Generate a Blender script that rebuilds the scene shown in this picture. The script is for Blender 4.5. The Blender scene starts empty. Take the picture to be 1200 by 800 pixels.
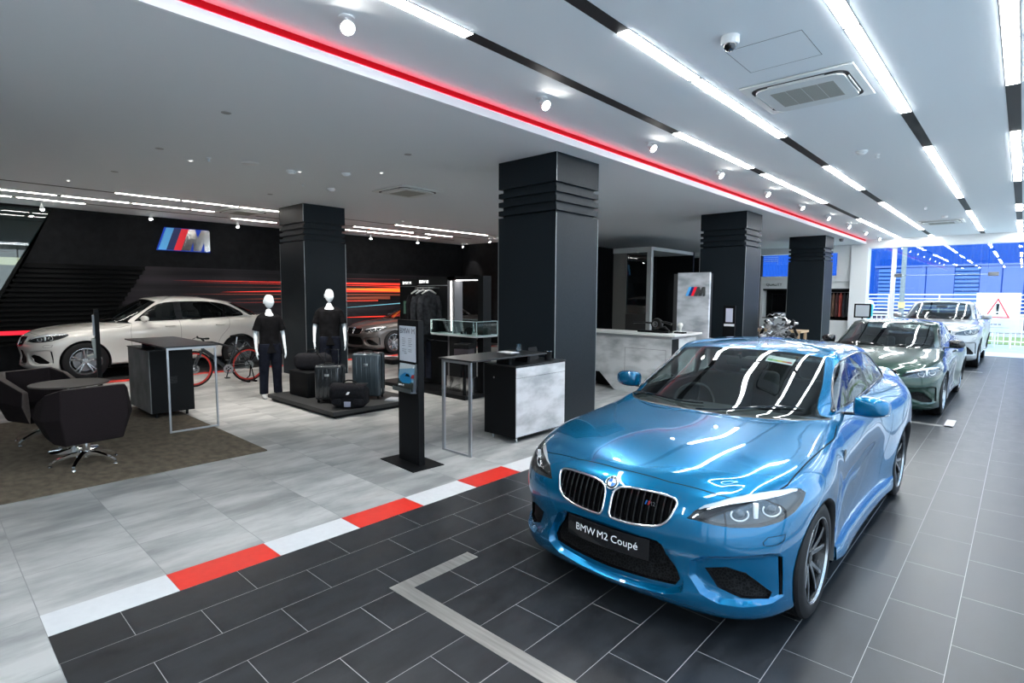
SKY, SUN, EXPO = 2.4, 2.2, 0.7
import bpy, bmesh, math, random
import numpy as np
from mathutils import Vector, Matrix, Euler
from mathutils.bvhtree import BVHTree
random.seed(7)
PI = math.pi
C = bpy.context.scene.collection
def R(a): return math.radians(a)

# ---------------------------------------------------------------- materials
MATS = {}
def mat(name, col=(.5, .5, .5), rough=.5, metal=0., coat=0., spec=.5, emit=None, estr=1., **kw):
    if name in MATS: return MATS[name]
    m = bpy.data.materials.new(name); m.use_nodes = True
    b = m.node_tree.nodes['Principled BSDF']
    b.inputs['Base Color'].default_value = (*col, 1)
    b.inputs['Roughness'].default_value = rough
    b.inputs['Metallic'].default_value = metal
    b.inputs['Coat Weight'].default_value = coat
    b.inputs['Coat Roughness'].default_value = .02
    b.inputs['Specular IOR Level'].default_value = spec
    if emit is not None:
        b.inputs['Emission Color'].default_value = (*emit, 1)
        b.inputs['Emission Strength'].default_value = estr
    MATS[name] = m
    m.diffuse_color = (*col, 1)
    return m
def nd(m, t, **kw):
    n = m.node_tree.nodes.new(t)
    for k, v in kw.items():
        if hasattr(n, k): setattr(n, k, v)
        else: n.inputs[k].default_value = v
    return n
def lk(m, a, ao, b, bi): m.node_tree.links.new(a.outputs[ao], b.inputs[bi])
def bsdf(m): return m.node_tree.nodes['Principled BSDF']
def noise_col(m, c0, c1, scale=4., detail=6., lo=.35, hi=.65, rough=None, bump=0., stretch=(1, 1, 1), bscale=None):
    """mix two colours by object-space noise"""
    tc = nd(m, 'ShaderNodeTexCoord'); mp = nd(m, 'ShaderNodeMapping'); mp.inputs['Scale'].default_value = stretch
    lk(m, tc, 'Object', mp, 'Vector')
    n = nd(m, 'ShaderNodeTexNoise'); n.inputs['Scale'].default_value = scale; n.inputs['Detail'].default_value = detail
    lk(m, mp, 0, n, 'Vector')
    r = nd(m, 'ShaderNodeValToRGB'); r.color_ramp.elements[0].position = lo; r.color_ramp.elements[1].position = hi
    r.color_ramp.elements[0].color = (*c0, 1); r.color_ramp.elements[1].color = (*c1, 1)
    lk(m, n, 'Fac', r, 'Fac'); lk(m, r, 'Color', bsdf(m), 'Base Color')
    if bump:
        n2 = nd(m, 'ShaderNodeTexNoise'); n2.inputs['Scale'].default_value = bscale or scale*8; n2.inputs['Detail'].default_value = 4
        lk(m, mp, 0, n2, 'Vector')
        bp = nd(m, 'ShaderNodeBump'); bp.inputs['Strength'].default_value = bump; bp.inputs['Distance'].default_value = .01
        lk(m, n2, 'Fac', bp, 'Height'); lk(m, bp, 0, bsdf(m), 'Normal')
    return m
def glass_mat(name, tint=(.9, .95, .95), refl=1., rough=0.):
    """thin pane: tinted see-through mixed with mirror by fresnel"""
    if name in MATS: return MATS[name]
    m = bpy.data.materials.new(name); m.use_nodes = True
    nt = m.node_tree; nt.nodes.clear()
    out = nt.nodes.new('ShaderNodeOutputMaterial')
    tr = nt.nodes.new('ShaderNodeBsdfTransparent'); tr.inputs[0].default_value = (*tint, 1)
    gl = nt.nodes.new('ShaderNodeBsdfGlossy'); gl.inputs['Roughness'].default_value = rough
    gl.inputs['Color'].default_value = (refl, refl, refl, 1)
    lw = nt.nodes.new('ShaderNodeLayerWeight'); lw.inputs[0].default_value = .5
    pw = nt.nodes.new('ShaderNodeMath'); pw.operation = 'POWER'; pw.inputs[1].default_value = 4.5
    fr = nt.nodes.new('ShaderNodeMapRange'); fr.inputs['To Min'].default_value = .06; fr.inputs['To Max'].default_value = 1
    nt.links.new(lw.outputs['Facing'], pw.inputs[0]); nt.links.new(pw.outputs[0], fr.inputs[0])
    mx = nt.nodes.new('ShaderNodeMixShader')
    nt.links.new(fr.outputs[0], mx.inputs[0]); nt.links.new(tr.outputs[0], mx.inputs[1]); nt.links.new(gl.outputs[0], mx.inputs[2])
    nt.links.new(mx.outputs[0], out.inputs[0])
    m.diffuse_color = (*tint, .3)
    MATS[name] = m; return m
def metal_rough(): pass

# ---------------------------------------------------------------- mesh builder
class MB:
    def __init__(s): s.v = []; s.f = []; s.mi = []; s.cur = 0
    def add(s, vs, fs):
        o = len(s.v); s.v += [tuple(map(float, v)) for v in vs]; s.f += [tuple(i+o for i in f) for f in fs]; s.mi += [s.cur]*len(fs); return s
    def box(s, x0, x1, y0, y1, z0, z1, M=None):
        vs = [(x, y, z) for z in (z0, z1) for y in (y0, y1) for x in (x0, x1)]
        if M is not None: vs = [M @ Vector(v) for v in vs]
        return s.add(vs, [(0, 2, 3, 1), (4, 5, 7, 6), (0, 1, 5, 4), (2, 6, 7, 3), (0, 4, 6, 2), (1, 3, 7, 5)])
    def rbox(s, x0, x1, y0, y1, z0, z1, r=.02, n=3, M=None):
        """box rounded on all edges (subdivided sphere-ish corners)"""
        cx, cy, cz = (x0+x1)/2, (y0+y1)/2, (z0+z1)/2; hx, hy, hz = (x1-x0)/2, (y1-y0)/2, (z1-z0)/2
        r = min(r, hx, hy, hz)
        bm = bmesh.new(); bmesh.ops.create_cube(bm, size=2)
        for v in bm.verts: v.co = Vector((v.co.x*hx, v.co.y*hy, v.co.z*hz))
        bmesh.ops.bevel(bm, geom=bm.edges[:], offset=r, segments=n, profile=.5, affect='EDGES')
        for v in bm.verts: v.co += Vector((cx, cy, cz))
        s.bm(bm, M); bm.free(); return s
    def bm(s, bm, M=None):
        bm.verts.ensure_lookup_table(); bm.verts.index_update()
        vs = [(M @ v.co) if M is not None else v.co.copy() for v in bm.verts]
        return s.add(vs, [[v.index for v in f.verts] for f in bm.faces])
    def cyl(s, p0, p1, r0, r1=None, n=16, cap=True):
        p0, p1 = Vector(p0), Vector(p1); r1 = r0 if r1 is None else r1
        d = (p1-p0).normalized(); a = d.orthogonal().normalized(); b = d.cross(a)
        vs = []
        for p, r in ((p0, r0), (p1, r1)):
            for i in range(n):
                t = 2*PI*i/n; vs.append(p+(a*math.cos(t)+b*math.sin(t))*r)
        fs = [(i, (i+1) % n, n+(i+1) % n, n+i) for i in range(n)]
        if cap: fs += [tuple(range(n))[::-1], tuple(range(n, 2*n))]
        return s.add(vs, fs)
    def tube(s, pts, r, n=8, closed=False, flat=None, cap=True):
        """tube along points; r scalar or list; flat = (vector, factor) squashes along a vector"""
        P = [Vector(p) for p in pts]; N = len(P); rr = r if hasattr(r, '__len__') else [r]*N
        vs = []; up = None
        for i, p in enumerate(P):
            if closed: t = P[(i+1) % N]-P[i-1]
            else: t = P[min(i+1, N-1)]-P[max(i-1, 0)]
            t = t.normalized() if t.length > 1e-9 else Vector((0, 0, 1))
            if up is None: up = t.orthogonal().normalized()
            up = (up-t*up.dot(t)); up = up.normalized() if up.length > 1e-6 else t.orthogonal().normalized()
            b = t.cross(up)
            for k in range(n):
                a = 2*PI*k/n; o = (up*math.cos(a)+b*math.sin(a))*rr[i]
                if flat: fv = Vector(flat[0]); o = o-fv*(o.dot(fv))*(1-flat[1])
                vs.append(p+o)
        m = N if closed else N-1
        fs = [(i*n+k, i*n+(k+1) % n, ((i+1) % N)*n+(k+1) % n, ((i+1) % N)*n+k) for i in range(m) for k in range(n)]
        if not closed and cap: fs += [tuple(range(n))[::-1], tuple(range((N-1)*n, N*n))]
        return s.add(vs, fs)
    def lathe(s, prof, n=32, M=None, closed=False, cap=True):
        """prof: list of (r, z) about the z axis"""
        vs = []; N = len(prof)
        for r, z in prof:
            for k in range(n):
                a = 2*PI*k/n; v = Vector((r*math.cos(a), r*math.sin(a), z)); vs.append(M @ v if M is not None else v)
        m = N if closed else N-1
        fs = [(i*n+k, i*n+(k+1) % n, ((i+1) % N)*n+(k+1) % n, ((i+1) % N)*n+k) for i in range(m) for k in range(n)]
        if not closed and cap:
            if prof[0][0] > 1e-4: fs.append(tuple(range(n))[::-1])
            if prof[-1][0] > 1e-4: fs.append(tuple(range((N-1)*n, N*n)))
        return s.add(vs, fs)
    def prism(s, poly, z0, z1, M=None):
        """2D polygon (x, y) extruded from z0 to z1, then M"""
        n = len(poly)
        a = sum(poly[i][0]*poly[(i+1) % n][1]-poly[(i+1) % n][0]*poly[i][1] for i in range(n))
        if a < 0: poly = poly[::-1]
        vs = [Vector((x, y, z)) for z in (z0, z1) for x, y in poly]
        if M is not None: vs = [M @ v for v in vs]
        return s.add(vs, [tuple(range(n))[::-1], tuple(range(n, 2*n))]+[(i, (i+1) % n, n+(i+1) % n, n+i) for i in range(n)])
    def grid(s, P, closed_u=False, closed_v=False):
        nu, nv = len(P), len(P[0]); vs = [p for row in P for p in row]
        fs = []
        for i in range(nu if closed_u else nu-1):
            for j in range(nv if closed_v else nv-1):
                i2, j2 = (i+1) % nu, (j+1) % nv
                fs.append((i*nv+j, i2*nv+j, i2*nv+j2, i*nv+j2))
        return s.add(vs, fs)
    def build(s, name, m, parent=None, smooth=True, angle=35, bevel=0, loc=None, recalc=True, solid=0, subsurf=0):
        me = bpy.data.meshes.new(name); me.from_pydata(s.v, [], s.f)
        ms = m if isinstance(m, (list, tuple)) else [m]
        for q in ms: me.materials.append(q)
        if len(ms) > 1: me.polygons.foreach_set('material_index', s.mi)
        bm = bmesh.new(); bm.from_mesh(me)
        bmesh.ops.remove_doubles(bm, verts=bm.verts, dist=1e-5)
        if recalc: bmesh.ops.recalc_face_normals(bm, faces=bm.faces)
        bm.to_mesh(me); bm.free(); me.update()
        o = bpy.data.objects.new(name, me); C.objects.link(o)
        if loc is not None: o.location = loc
        if parent is not None: o.parent = parent
        if smooth: shade(o, angle)
        if bevel:
            b = o.modifiers.new('b', 'BEVEL'); b.width = bevel; b.segments = 2; b.limit_method = 'ANGLE'; b.angle_limit = R(40)
        if solid:
            b = o.modifiers.new('s', 'SOLIDIFY'); b.thickness = solid
        if subsurf:
            b = o.modifiers.new('u', 'SUBSURF'); b.levels = subsurf; b.render_levels = subsurf
        return o
def shade(o, angle=35):
    me = o.data
    me.polygons.foreach_set('use_smooth', [True]*len(me.polygons))
    if angle < 180: me.set_sharp_from_angle(angle=R(angle))

def empty(name, loc=(0, 0, 0), rz=0, parent=None):
    o = bpy.data.objects.new(name, None); C.objects.link(o); o.location = loc; o.rotation_euler = (0, 0, rz)
    o.empty_display_size = .2
    if parent: o.parent = parent
    return o
def tag(o, label=None, cat=None, group=None, kind=None):
    if label: o['label'] = label
    if cat: o['category'] = cat
    if group: o['group'] = group
    if kind: o['kind'] = kind
    return o
def thing(name, label, cat, loc=(0, 0, 0), rz=0, group=None): return tag(empty(name, loc, rz), label, cat, group)
def struct(name, mb, m, **kw):
    o = mb.build(name, m, **kw); o['kind'] = 'structure'; return o
def copy_tree(o, parent=None):
    c = o.copy(); C.objects.link(c)
    if parent is not None: c.parent = parent
    for ch in [x for x in bpy.data.objects if x.parent == o]: copy_tree(ch, c)
    return c
def dup(root, loc, rz=None, label=None, group=None):
    r = copy_tree(root); r.location = loc
    if rz is not None: r.rotation_euler = (0, 0, rz)
    if label: r['label'] = label
    if group: r['group'] = group
    return r
def TX(loc=(0, 0, 0), rot=(0, 0, 0), sc=(1, 1, 1)):
    return Matrix.Translation(loc) @ Euler(rot).to_matrix().to_4x4() @ Matrix.Diagonal((*sc, 1))
def text_mb(body, size, M, depth=.001, align='CENTER', mb=None, bold=0.):
    """text as mesh: local x right, y up, extruded along z, then M"""
    cu = bpy.data.curves.new('t', 'FONT'); cu.body = body; cu.size = size; cu.extrude = depth; cu.align_x = align; cu.offset = bold
    cu.resolution_u = 3
    ob = bpy.data.objects.new('t', cu); C.objects.link(ob)
    dg = bpy.context.evaluated_depsgraph_get(); me = bpy.data.meshes.new_from_object(ob.evaluated_get(dg))
    mb = mb or MB()
    mb.add([M @ v.co for v in me.vertices], [tuple(p.vertices) for p in me.polygons])
    bpy.data.objects.remove(ob); bpy.data.curves.remove(cu); bpy.data.meshes.remove(me)
    return mb
def splb(P, n):
    """batch of dense centripetal-ish Catmull-Rom curves through P (m x k x d), n samples per span -> m x ((k-1)n+1) x d"""
    P = np.array(P, float); m_, k, dd = P.shape
    d = np.sqrt(np.linalg.norm(np.diff(P, axis=1), axis=2))+1e-6
    s = np.diff(P, axis=1)/d[..., None]
    T = np.zeros_like(P); T[:, 0] = s[:, 0]; T[:, -1] = s[:, -1]
    a, b = d[:, :-1, None], d[:, 1:, None]
    T[:, 1:-1] = (s[:, :-1]*b+s[:, 1:]*a)/(a+b)
    u = (np.arange(n)/n)[None, None, :, None]; h = d[:, :, None, None]
    P0, P1, T0, T1 = P[:, :-1, None], P[:, 1:, None], T[:, :-1, None], T[:, 1:, None]
    Q = (2*u**3-3*u**2+1)*P0+(u**3-2*u**2+u)*h*T0+(-2*u**3+3*u**2)*P1+(u**3-u**2)*h*T1
    return np.concatenate([Q.reshape(m_, (k-1)*n, dd), P[:, -1:]], axis=1)
def spl(P, n): return splb(np.array(P, float)[None], n)[0]
def Vx(p): return Vector((float(p[0]), float(p[1]), float(p[2])))
M_ = {}
def carpaint(name, col, rough=.32, metal=.55):
    m = mat(name, col, rough, metal, 1.0, spec=.1)
    # metallic flake: fine noise on the base normal
    n = nd(m, 'ShaderNodeTexNoise'); n.inputs['Scale'].default_value = 1800; n.inputs['Detail'].default_value = 1
    tc = nd(m, 'ShaderNodeTexCoord'); lk(m, tc, 'Object', n, 'Vector')
    b = nd(m, 'ShaderNodeBump'); b.inputs['Strength'].default_value = .06; b.inputs['Distance'].default_value = .001
    lk(m, n, 'Fac', b, 'Height'); lk(m, b, 0, bsdf(m), 'Normal')
    bsdf(m).inputs['Coat IOR'].default_value = 1.5
    return m
M_['blue'] = carpaint('blue_metallic_paint', (.0, .108, .238), .27, .55)
M_['green'] = carpaint('dark_green_metallic_paint', (.010, .032, .022))
M_['silver'] = carpaint('silver_metallic_paint', (.34, .35, .36))
M_['bronze_grey'] = carpaint('grey_metallic_paint', (.12, .108, .105))
M_['white'] = carpaint('pearl_white_paint', (.56, .555, .53), .35, .15)
M_['black_plastic'] = mat('black_plastic', (.012, .012, .013), .45)
M_['gloss_black'] = mat('gloss_black', (.006, .006, .007), .12, 0, .6)
M_['gap'] = mat('black_gap', (.003, .003, .003), .7, spec=.1)
M_['lining'] = mat('dark_lining', (.015, .015, .016), .8)
M_['interior'] = mat('charcoal_dashboard', (.03, .03, .032), .6)
M_['interior2'] = mat('black_leather', (.022, .022, .024), .45)
M_['rubber'] = mat('tyre_rubber', (.008, .008, .009), .65, spec=.25)
M_['chrome'] = mat('chrome', (.85, .86, .88), .08, 1)
M_['rim_dark'] = mat('black_rim', (.005, .005, .006), .25, .2, .3)
M_['rim_polish'] = mat('polished_rim', (.34, .35, .37), .24, 1)
M_['rim_silver'] = mat('silver_rim', (.35, .36, .38), .3, .9)
M_['disc'] = mat('brake_steel', (.22, .22, .23), .35, 1)
M_['caliper'] = mat('blue_caliper', (.01, .05, .22), .3, 0, .5)
M_['caliper_grey'] = mat('grey_caliper', (.12, .12, .13), .4, .5)
M_['lamp_housing'] = mat('lamp_housing', (.035, .036, .04), .2, .6)
M_['lamp_white'] = mat('lamp_white', (.88, .89, .92), .2, 0, .5)
M_['projector'] = mat('projector_glass', (.03, .035, .045), .05, .3, 1)
M_['car_glass'] = glass_mat('car_glass', (.50, .57, .56))
M_['side_glass'] = glass_mat('side_glass', (.42, .50, .49))
M_['lens'] = glass_mat('lamp_lens', (.92, .94, .95))
M_['badge_white'] = mat('badge_white', (.85, .85, .86), .3)
M_['badge_blue'] = mat('badge_blue', (.02, .16, .52), .3)
m = mat('intake_mesh', (.01, .01, .011), .5, spec=.12)
br = nd(m, 'ShaderNodeTexVoronoi'); br.inputs['Scale'].default_value = 60; br.feature = 'DISTANCE_TO_EDGE'
tc = nd(m, 'ShaderNodeTexCoord'); lk(m, tc, 'Object', br, 'Vector')
rp = nd(m, 'ShaderNodeValToRGB'); rp.color_ramp.elements[0].position = .05; rp.color_ramp.elements[0].color = (.014, .014, .015, 1); rp.color_ramp.elements[1].position = .12; rp.color_ramp.elements[1].color = (.002, .002, .002, 1)
lk(m, br, 'Distance', rp, 'Fac'); lk(m, rp, 'Color', bsdf(m), 'Base Color'); M_['intake_mesh'] = m
# ================================================================ CAR BODY NET
# car frame: x lateral, y from nose (0) to tail, z up.  Half net, mirrored afterwards.
# station: base x, base y, then nine (out, z) from underside to the top edge of the side/front/rear skin
FC = [(-.30, .14), (-.05, .16), (.0, .24), (-.012, .36), (.0, .48), (.0, .58), (-.03, .68), (-.075, .765), (-.17, .835)]
NET = [
 (0.00, .000, FC),
 (0.24, .018, FC),
 (0.46, .062, [(-.30, .135), (-.05, .15), (.0, .24), (-.012, .36), (.0, .48), (.0, .58), (-.028, .68), (-.08, .765), (-.18, .832)]),
 (0.645, .140, [(-.30, .13), (-.04, .145), (.0, .24), (-.01, .36), (.005, .48), (.0, .59), (-.03, .69), (-.09, .77), (-.19, .83)]),
 (0.785, .275, [(-.30, .13), (-.03, .15), (.0, .25), (-.005, .37), (.0, .49), (.0, .60), (-.025, .70), (-.085, .785), (-.175, .85)]),
 (0.862, .470, [(-.30, .14), (-.02, .16), (.0, .27), (.0, .38), (.0, .50), (.0, .62), (-.015, .73), (-.08, .82), (-.185, .88)]),
 (0.898, .680, [(-.30, .16), (-.02, .18), (.0, .28), (.0, .39), (.0, .52), (.0, .65), (-.01, .77), (-.085, .865), (-.205, .91)]),
 (0.905, .880, [(-.30, .17), (-.03, .19), (-.02, .28), (-.01, .40), (.0, .53), (.0, .67), (-.012, .79), (-.09, .885), (-.215, .93)]),
 (0.902, 1.130, [(-.30, .17), (-.02, .19), (-.015, .28), (-.015, .40), (-.01, .53), (-.005, .67), (-.02, .80), (-.09, .90), (-.205, .955)]),
 (0.885, 1.380, [(-.30, .17), (.0, .20), (-.02, .30), (-.03, .42), (-.025, .56), (-.015, .69), (-.03, .82), (-.085, .925), (-.17, .98)]),
 (0.876, 1.600, [(-.30, .17), (.0, .20), (-.025, .30), (-.04, .42), (-.03, .57), (-.01, .70), (-.025, .84), (-.08, .945), (-.135, .998)]),
 (0.872, 1.950, [(-.30, .17), (.0, .20), (-.03, .30), (-.045, .43), (-.035, .58), (-.01, .71), (-.02, .86), (-.075, .96), (-.122, 1.010)]),
 (0.872, 2.400, [(-.30, .17), (.0, .20), (-.03, .31), (-.045, .44), (-.035, .60), (-.01, .73), (-.02, .88), (-.075, .975), (-.122, 1.022)]),
 (0.880, 2.780, [(-.30, .17), (.0, .20), (-.02, .31), (-.03, .44), (-.02, .60), (-.005, .74), (-.02, .90), (-.08, .99), (-.135, 1.035)]),
 (0.925, 3.140, [(-.30, .17), (-.02, .20), (-.015, .31), (-.005, .44), (.0, .60), (.005, .76), (-.015, .90), (-.09, 1.005), (-.175, 1.050)]),
 (0.952, 3.480, [(-.30, .17), (-.04, .20), (-.03, .31), (-.01, .46), (.0, .62), (.0, .78), (-.018, .92), (-.10, 1.02), (-.215, 1.068)]),
 (0.940, 3.780, [(-.30, .18), (-.04, .21), (-.03, .33), (-.01, .47), (.0, .62), (.0, .78), (-.02, .93), (-.11, 1.025), (-.24, 1.072)]),
 (0.895, 4.060, [(-.30, .19), (-.02, .22), (.0, .34), (.0, .48), (.0, .63), (-.01, .80), (-.04, .95), (-.12, 1.035), (-.24, 1.075)]),
 (0.835, 4.280, [(-.30, .20), (-.02, .23), (.0, .35), (.0, .49), (.0, .64), (-.02, .81), (-.05, .97), (-.10, 1.045), (-.18, 1.08)]),
 (0.700, 4.410, [(-.30, .20), (-.02, .23), (.0, .35), (.0, .49), (.0, .64), (-.04, .82), (-.06, .98), (-.07, 1.06), (-.09, 1.092)]),
 (0.380, 4.460, [(-.30, .20), (-.02, .23), (.0, .35), (.0, .49), (.0, .64), (-.05, .82), (-.06, .98), (-.05, 1.07), (-.05, 1.102)]),
 (0.000, 4.475, [(-.30, .20), (-.02, .23), (.0, .35), (.0, .49), (.0, .64), (-.05, .82), (-.06, .98), (-.05, 1.07), (-.05, 1.105)]),
]
IA, IB, IC, ID = 3, 10, 16, 19       # hood corner, A-pillar base, C-pillar base, boot corner
HOODC = [(.170, .835), (.38, .895), (.65, .95), (.95, .99), (1.17, 1.015)]      # (y, z) along the bonnet centre
COWL = [(0, 1.17, 1.015), (.30, 1.20, 1.013), (.55, 1.32, 1.008), None]         # centre to A-pillar base
RBASE = [None, (.58, 3.98, 1.085), (.32, 4.05, 1.092), (0, 4.07, 1.095)]
DECKC = [(4.07, 1.095), (4.20, 1.10), (4.33, 1.10), (4.425, 1.105)]
# greenhouse rings above the base at key columns: window bottom, mid, window top, roof edge, roof mid, spine
GH = dict(
 WC=[(0, 1.23, 1.045), (0, 1.66, 1.245), (0, 2.06, 1.405), (0, 2.14, 1.424), (0, 2.34, 1.450), (0, 2.50, 1.460)],
 W1=[(.33, 1.27, 1.043), (.30, 1.69, 1.24), (.275, 2.08, 1.398), (.27, 2.15, 1.417), (.16, 2.34, 1.446), (0, 2.52, 1.461)],
 W2=[(.58, 1.40, 1.038), (.515, 1.80, 1.225), (.470, 2.14, 1.382), (.455, 2.20, 1.402), (.27, 2.37, 1.442), (0, 2.55, 1.462)],
 A=[(.715, 1.66, 1.03), (.655, 1.98, 1.205), (.595, 2.24, 1.345), (.568, 2.28, 1.378), (.33, 2.42, 1.437), (0, 2.58, 1.462)],
 D=[(.738, 2.10, 1.045), (.695, 2.20, 1.22), (.638, 2.36, 1.365), (.600, 2.38, 1.402), (.35, 2.48, 1.445), (0, 2.62, 1.463)],
 B=[(.738, 2.60, 1.055), (.698, 2.64, 1.23), (.642, 2.66, 1.374), (.605, 2.66, 1.410), (.35, 2.66, 1.447), (0, 2.70, 1.463)],
 E=[(.728, 3.20, 1.075), (.685, 3.16, 1.23), (.635, 3.10, 1.365), (.600, 3.06, 1.398), (.35, 2.90, 1.442), (0, 2.80, 1.462)],
 CP=[(.690, 3.74, 1.105), (.645, 3.58, 1.215), (.605, 3.38, 1.332), (.575, 3.30, 1.366), (.33, 3.04, 1.428), (0, 2.92, 1.458)],
 R1=[(.55, 3.92, 1.13), (.53, 3.72, 1.225), (.50, 3.50, 1.33), (.475, 3.40, 1.362), (.28, 3.10, 1.424), (0, 2.96, 1.455)],
 R2=[(.28, 3.99, 1.14), (.275, 3.77, 1.24), (.26, 3.52, 1.345), (.25, 3.42, 1.374), (.16, 3.15, 1.426), (0, 2.99, 1.453)],
 RC=[(0, 4.0, 1.142), (0, 3.78, 1.245), (0, 3.53, 1.35), (0, 3.43, 1.378), (0, 3.18, 1.426), (0, 3.02, 1.452)])
NS, NR, NG = 7, 5, 4

def warp_fn(xs, ys, zs):
    """piecewise linear remap of the car frame: pairs (from, to) per axis"""
    def f(P):
        P = np.array(P, float); Q = P.copy()
        for k, t in enumerate((xs, ys, zs)):
            if t: a = np.array(t, float); Q[..., k] = np.sign(P[..., k])*np.interp(np.abs(P[..., k]), a[:, 0], a[:, 1]) if k == 0 else np.interp(P[..., k], a[:, 0], a[:, 1])
        return Q
    return f

def car_surface(tweak=None, warp=None, gh=None):
    net = NET
    B = np.array([(s[0], s[1]) for s in net])
    # outward horizontal normals of the base plan
    ext = np.vstack([[-B[1, 0], B[1, 1]], B, [-B[-2, 0], B[-2, 1]]])
    T = ext[2:]-ext[:-2]; T /= np.linalg.norm(T, axis=1)[:, None]; Nn = np.c_[T[:, 1], -T[:, 0]]
    K = np.zeros((len(net), 9, 3))
    for i, s in enumerate(net):
        for j, (o, z) in enumerate(s[2]):
            K[i, j] = (B[i, 0]+Nn[i, 0]*o, B[i, 1]+Nn[i, 1]*o, z)
    K[0, :, 0] = 0; K[-1, :, 0] = 0
    if tweak: tweak(K)
    # dense in station direction (with mirrored end tangents), then in ring direction
    def dense_s(row):
        m0 = row[1]*np.array([-1, 1, 1]); m1 = row[-2]*np.array([-1, 1, 1])
        e = np.vstack([m0, row, m1]); return spl(e, NS)[NS:-NS]
    D1 = np.array([dense_s(K[:, j]) for j in range(9)])
    ns = D1.shape[1]
    S = splb(D1.transpose(1, 0, 2), NR)
    a, b, c, d = IA*NS, IB*NS, IC*NS, ID*NS
    top = S[:, -1]
    # bonnet patch
    def resample(P, n):
        P = np.array(P); l = np.r_[0, np.cumsum(np.linalg.norm(np.diff(P, axis=0), axis=1))]; t = np.linspace(0, l[-1], n)
        return np.c_[np.interp(t, l, P[:, 0]), np.interp(t, l, P[:, 1]), np.interp(t, l, P[:, 2])]
    def coons(c0, c1, d0, d1):
        """c0,c1: curves along v at u=0,1; d0,d1 along u at v=0,1"""
        nv, nu = len(c0), len(d0); P = np.zeros((nu, nv, 3))
        for i in range(nu):
            u = i/(nu-1)
            for j in range(nv):
                v = j/(nv-1)
                P[i, j] = (1-u)*c0[j]+u*c1[j]+(1-v)*d0[i]+v*d1[i]-((1-u)*(1-v)*c0[0]+(1-u)*v*c0[-1]+u*(1-v)*c1[0]+u*v*c1[-1])
        return P
    Ab, Cb = top[b], top[c]
    cowl = resample(spl([Ab if p is None else p for p in COWL], 8), a+1)
    hc = resample(spl([(0, y, z) for y, z in HOODC], 8), b-a+1); hc[0] = top[0]; hc[-1] = cowl[0]
    H = coons(top[:a+1], cowl, hc, top[a:b+1])
    rb = resample(spl([Cb if p is None else p for p in RBASE], 8), ns-1-d+1)[::-1]
    dc = resample(spl([(0, y, z) for y, z in DECKC], 8), d-c+1); dc[-1] = top[-1]; dc[0] = rb[0]
    # deck: u from glass base to tail edge, v from centre to side
    Dk = coons(rb, top[d:][::-1], dc, top[c:d+1])
    # bonnet relief: centre dome with two creases
    nu, nv = H.shape[:2]
    for i in range(nu):
        for j in range(nv):
            u, v = i/(nu-1), j/(nv-1); w = math.sin(PI*u)**2
            H[i, j, 2] += .006*math.exp(-((v-.55-.10*u)/.20)**2)*w*(1-v)**.3 + .014*(1-v*v)*w*.6
    # greenhouse: base ring = cowl + belt + rear base
    base = np.vstack([cowl[:-1], top[b:c+1], rb[::-1][1:]])
    G = gh or GH
    nb = len(base); n0, n1 = a, a+(c-b)
    keys = [(0, 'WC'), (int(n0*.5), 'W1'), (n0-int(NS*.45), 'W2'), (n0+3, 'A'), (n0+int((n1-n0)*.33), 'D'), (n0+int((n1-n0)*.57), 'B'), (n0+int((n1-n0)*.83), 'E'), (n1+1, 'CP'), (n1+int((nb-1-n1)*.45), 'R1'), (n1+int((nb-1-n1)*.75), 'R2'), (nb-1, 'RC')]
    kk = np.array([k for k, _ in keys], float)
    rings = [base]
    for r in range(6):
        P = np.array([G[n][r] for _, n in keys], float)
        ts = np.arange(nb, dtype=float)
        # cubic hermite on key index
        m = np.zeros_like(P)
        for i in range(len(P)):
            if i == 0: m[i] = (P[1]-P[0])/(kk[1]-kk[0])*np.array([1, 0, 0])
            elif i == len(P)-1: m[i] = (P[-1]-P[-2])/(kk[-1]-kk[-2])*np.array([1, 0, 0])
            else:
                h0, h1 = kk[i]-kk[i-1], kk[i+1]-kk[i]; m[i] = ((P[i]-P[i-1])/h0*h1+(P[i+1]-P[i])/h1*h0)/(h0+h1)
        Q = np.zeros((nb, 3))
        for q, t in enumerate(ts):
            i = min(max(np.searchsorted(kk, t, side='right')-1, 0), len(kk)-2); h = kk[i+1]-kk[i]; u = (t-kk[i])/h
            Q[q] = (2*u**3-3*u**2+1)*P[i]+(u**3-2*u**2+u)*h*m[i]+(-2*u**3+3*u**2)*P[i+1]+(u**3-u**2)*h*m[i+1]
        def even(q0, q1, names):
            pts = [(kk[[n for _, n in keys].index(n)], G[n][r]) for n in names]
            A = np.array([[1, p[0]**2, p[0]**4] for _, p in pts]); Wt = np.array([1, 1, 1, 2.5][:len(pts)])[:, None]
            for ax in (1, 2):
                c_ = np.linalg.lstsq(A*Wt, np.array([p[ax] for _, p in pts])*Wt[:, 0], rcond=None)[0]
                X = Q[q0:q1, 0]; Q[q0:q1, ax] = c_[0]+c_[1]*X**2+c_[2]*X**4
        if r < 5:
            even(0, n0+3, ['WC', 'W1', 'W2', 'A']); even(n1+2, nb, ['RC', 'R2', 'R1', 'CP'])
        if r == 5: Q[:, 0] = 0
        Q[:, 0] = np.maximum(Q[:, 0], 0)
        rings.append(Q)
    Gr = np.array([np.array([rings[r][q] for r in range(7)]) for q in range(nb)])      # nb x 7 x 3
    Gd = np.concatenate([splb(Gr[:, :4], NG), splb(Gr[:, 3:], NG)[:, 1:]], axis=1)
    out = dict(S=S, H=H, D=Dk, G=Gd, a=a, b=b, c=c, d=d, n0=n0, n1=n1)
    if warp:
        for k in 'SHDG': out[k] = warp(out[k])
    return out

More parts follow.
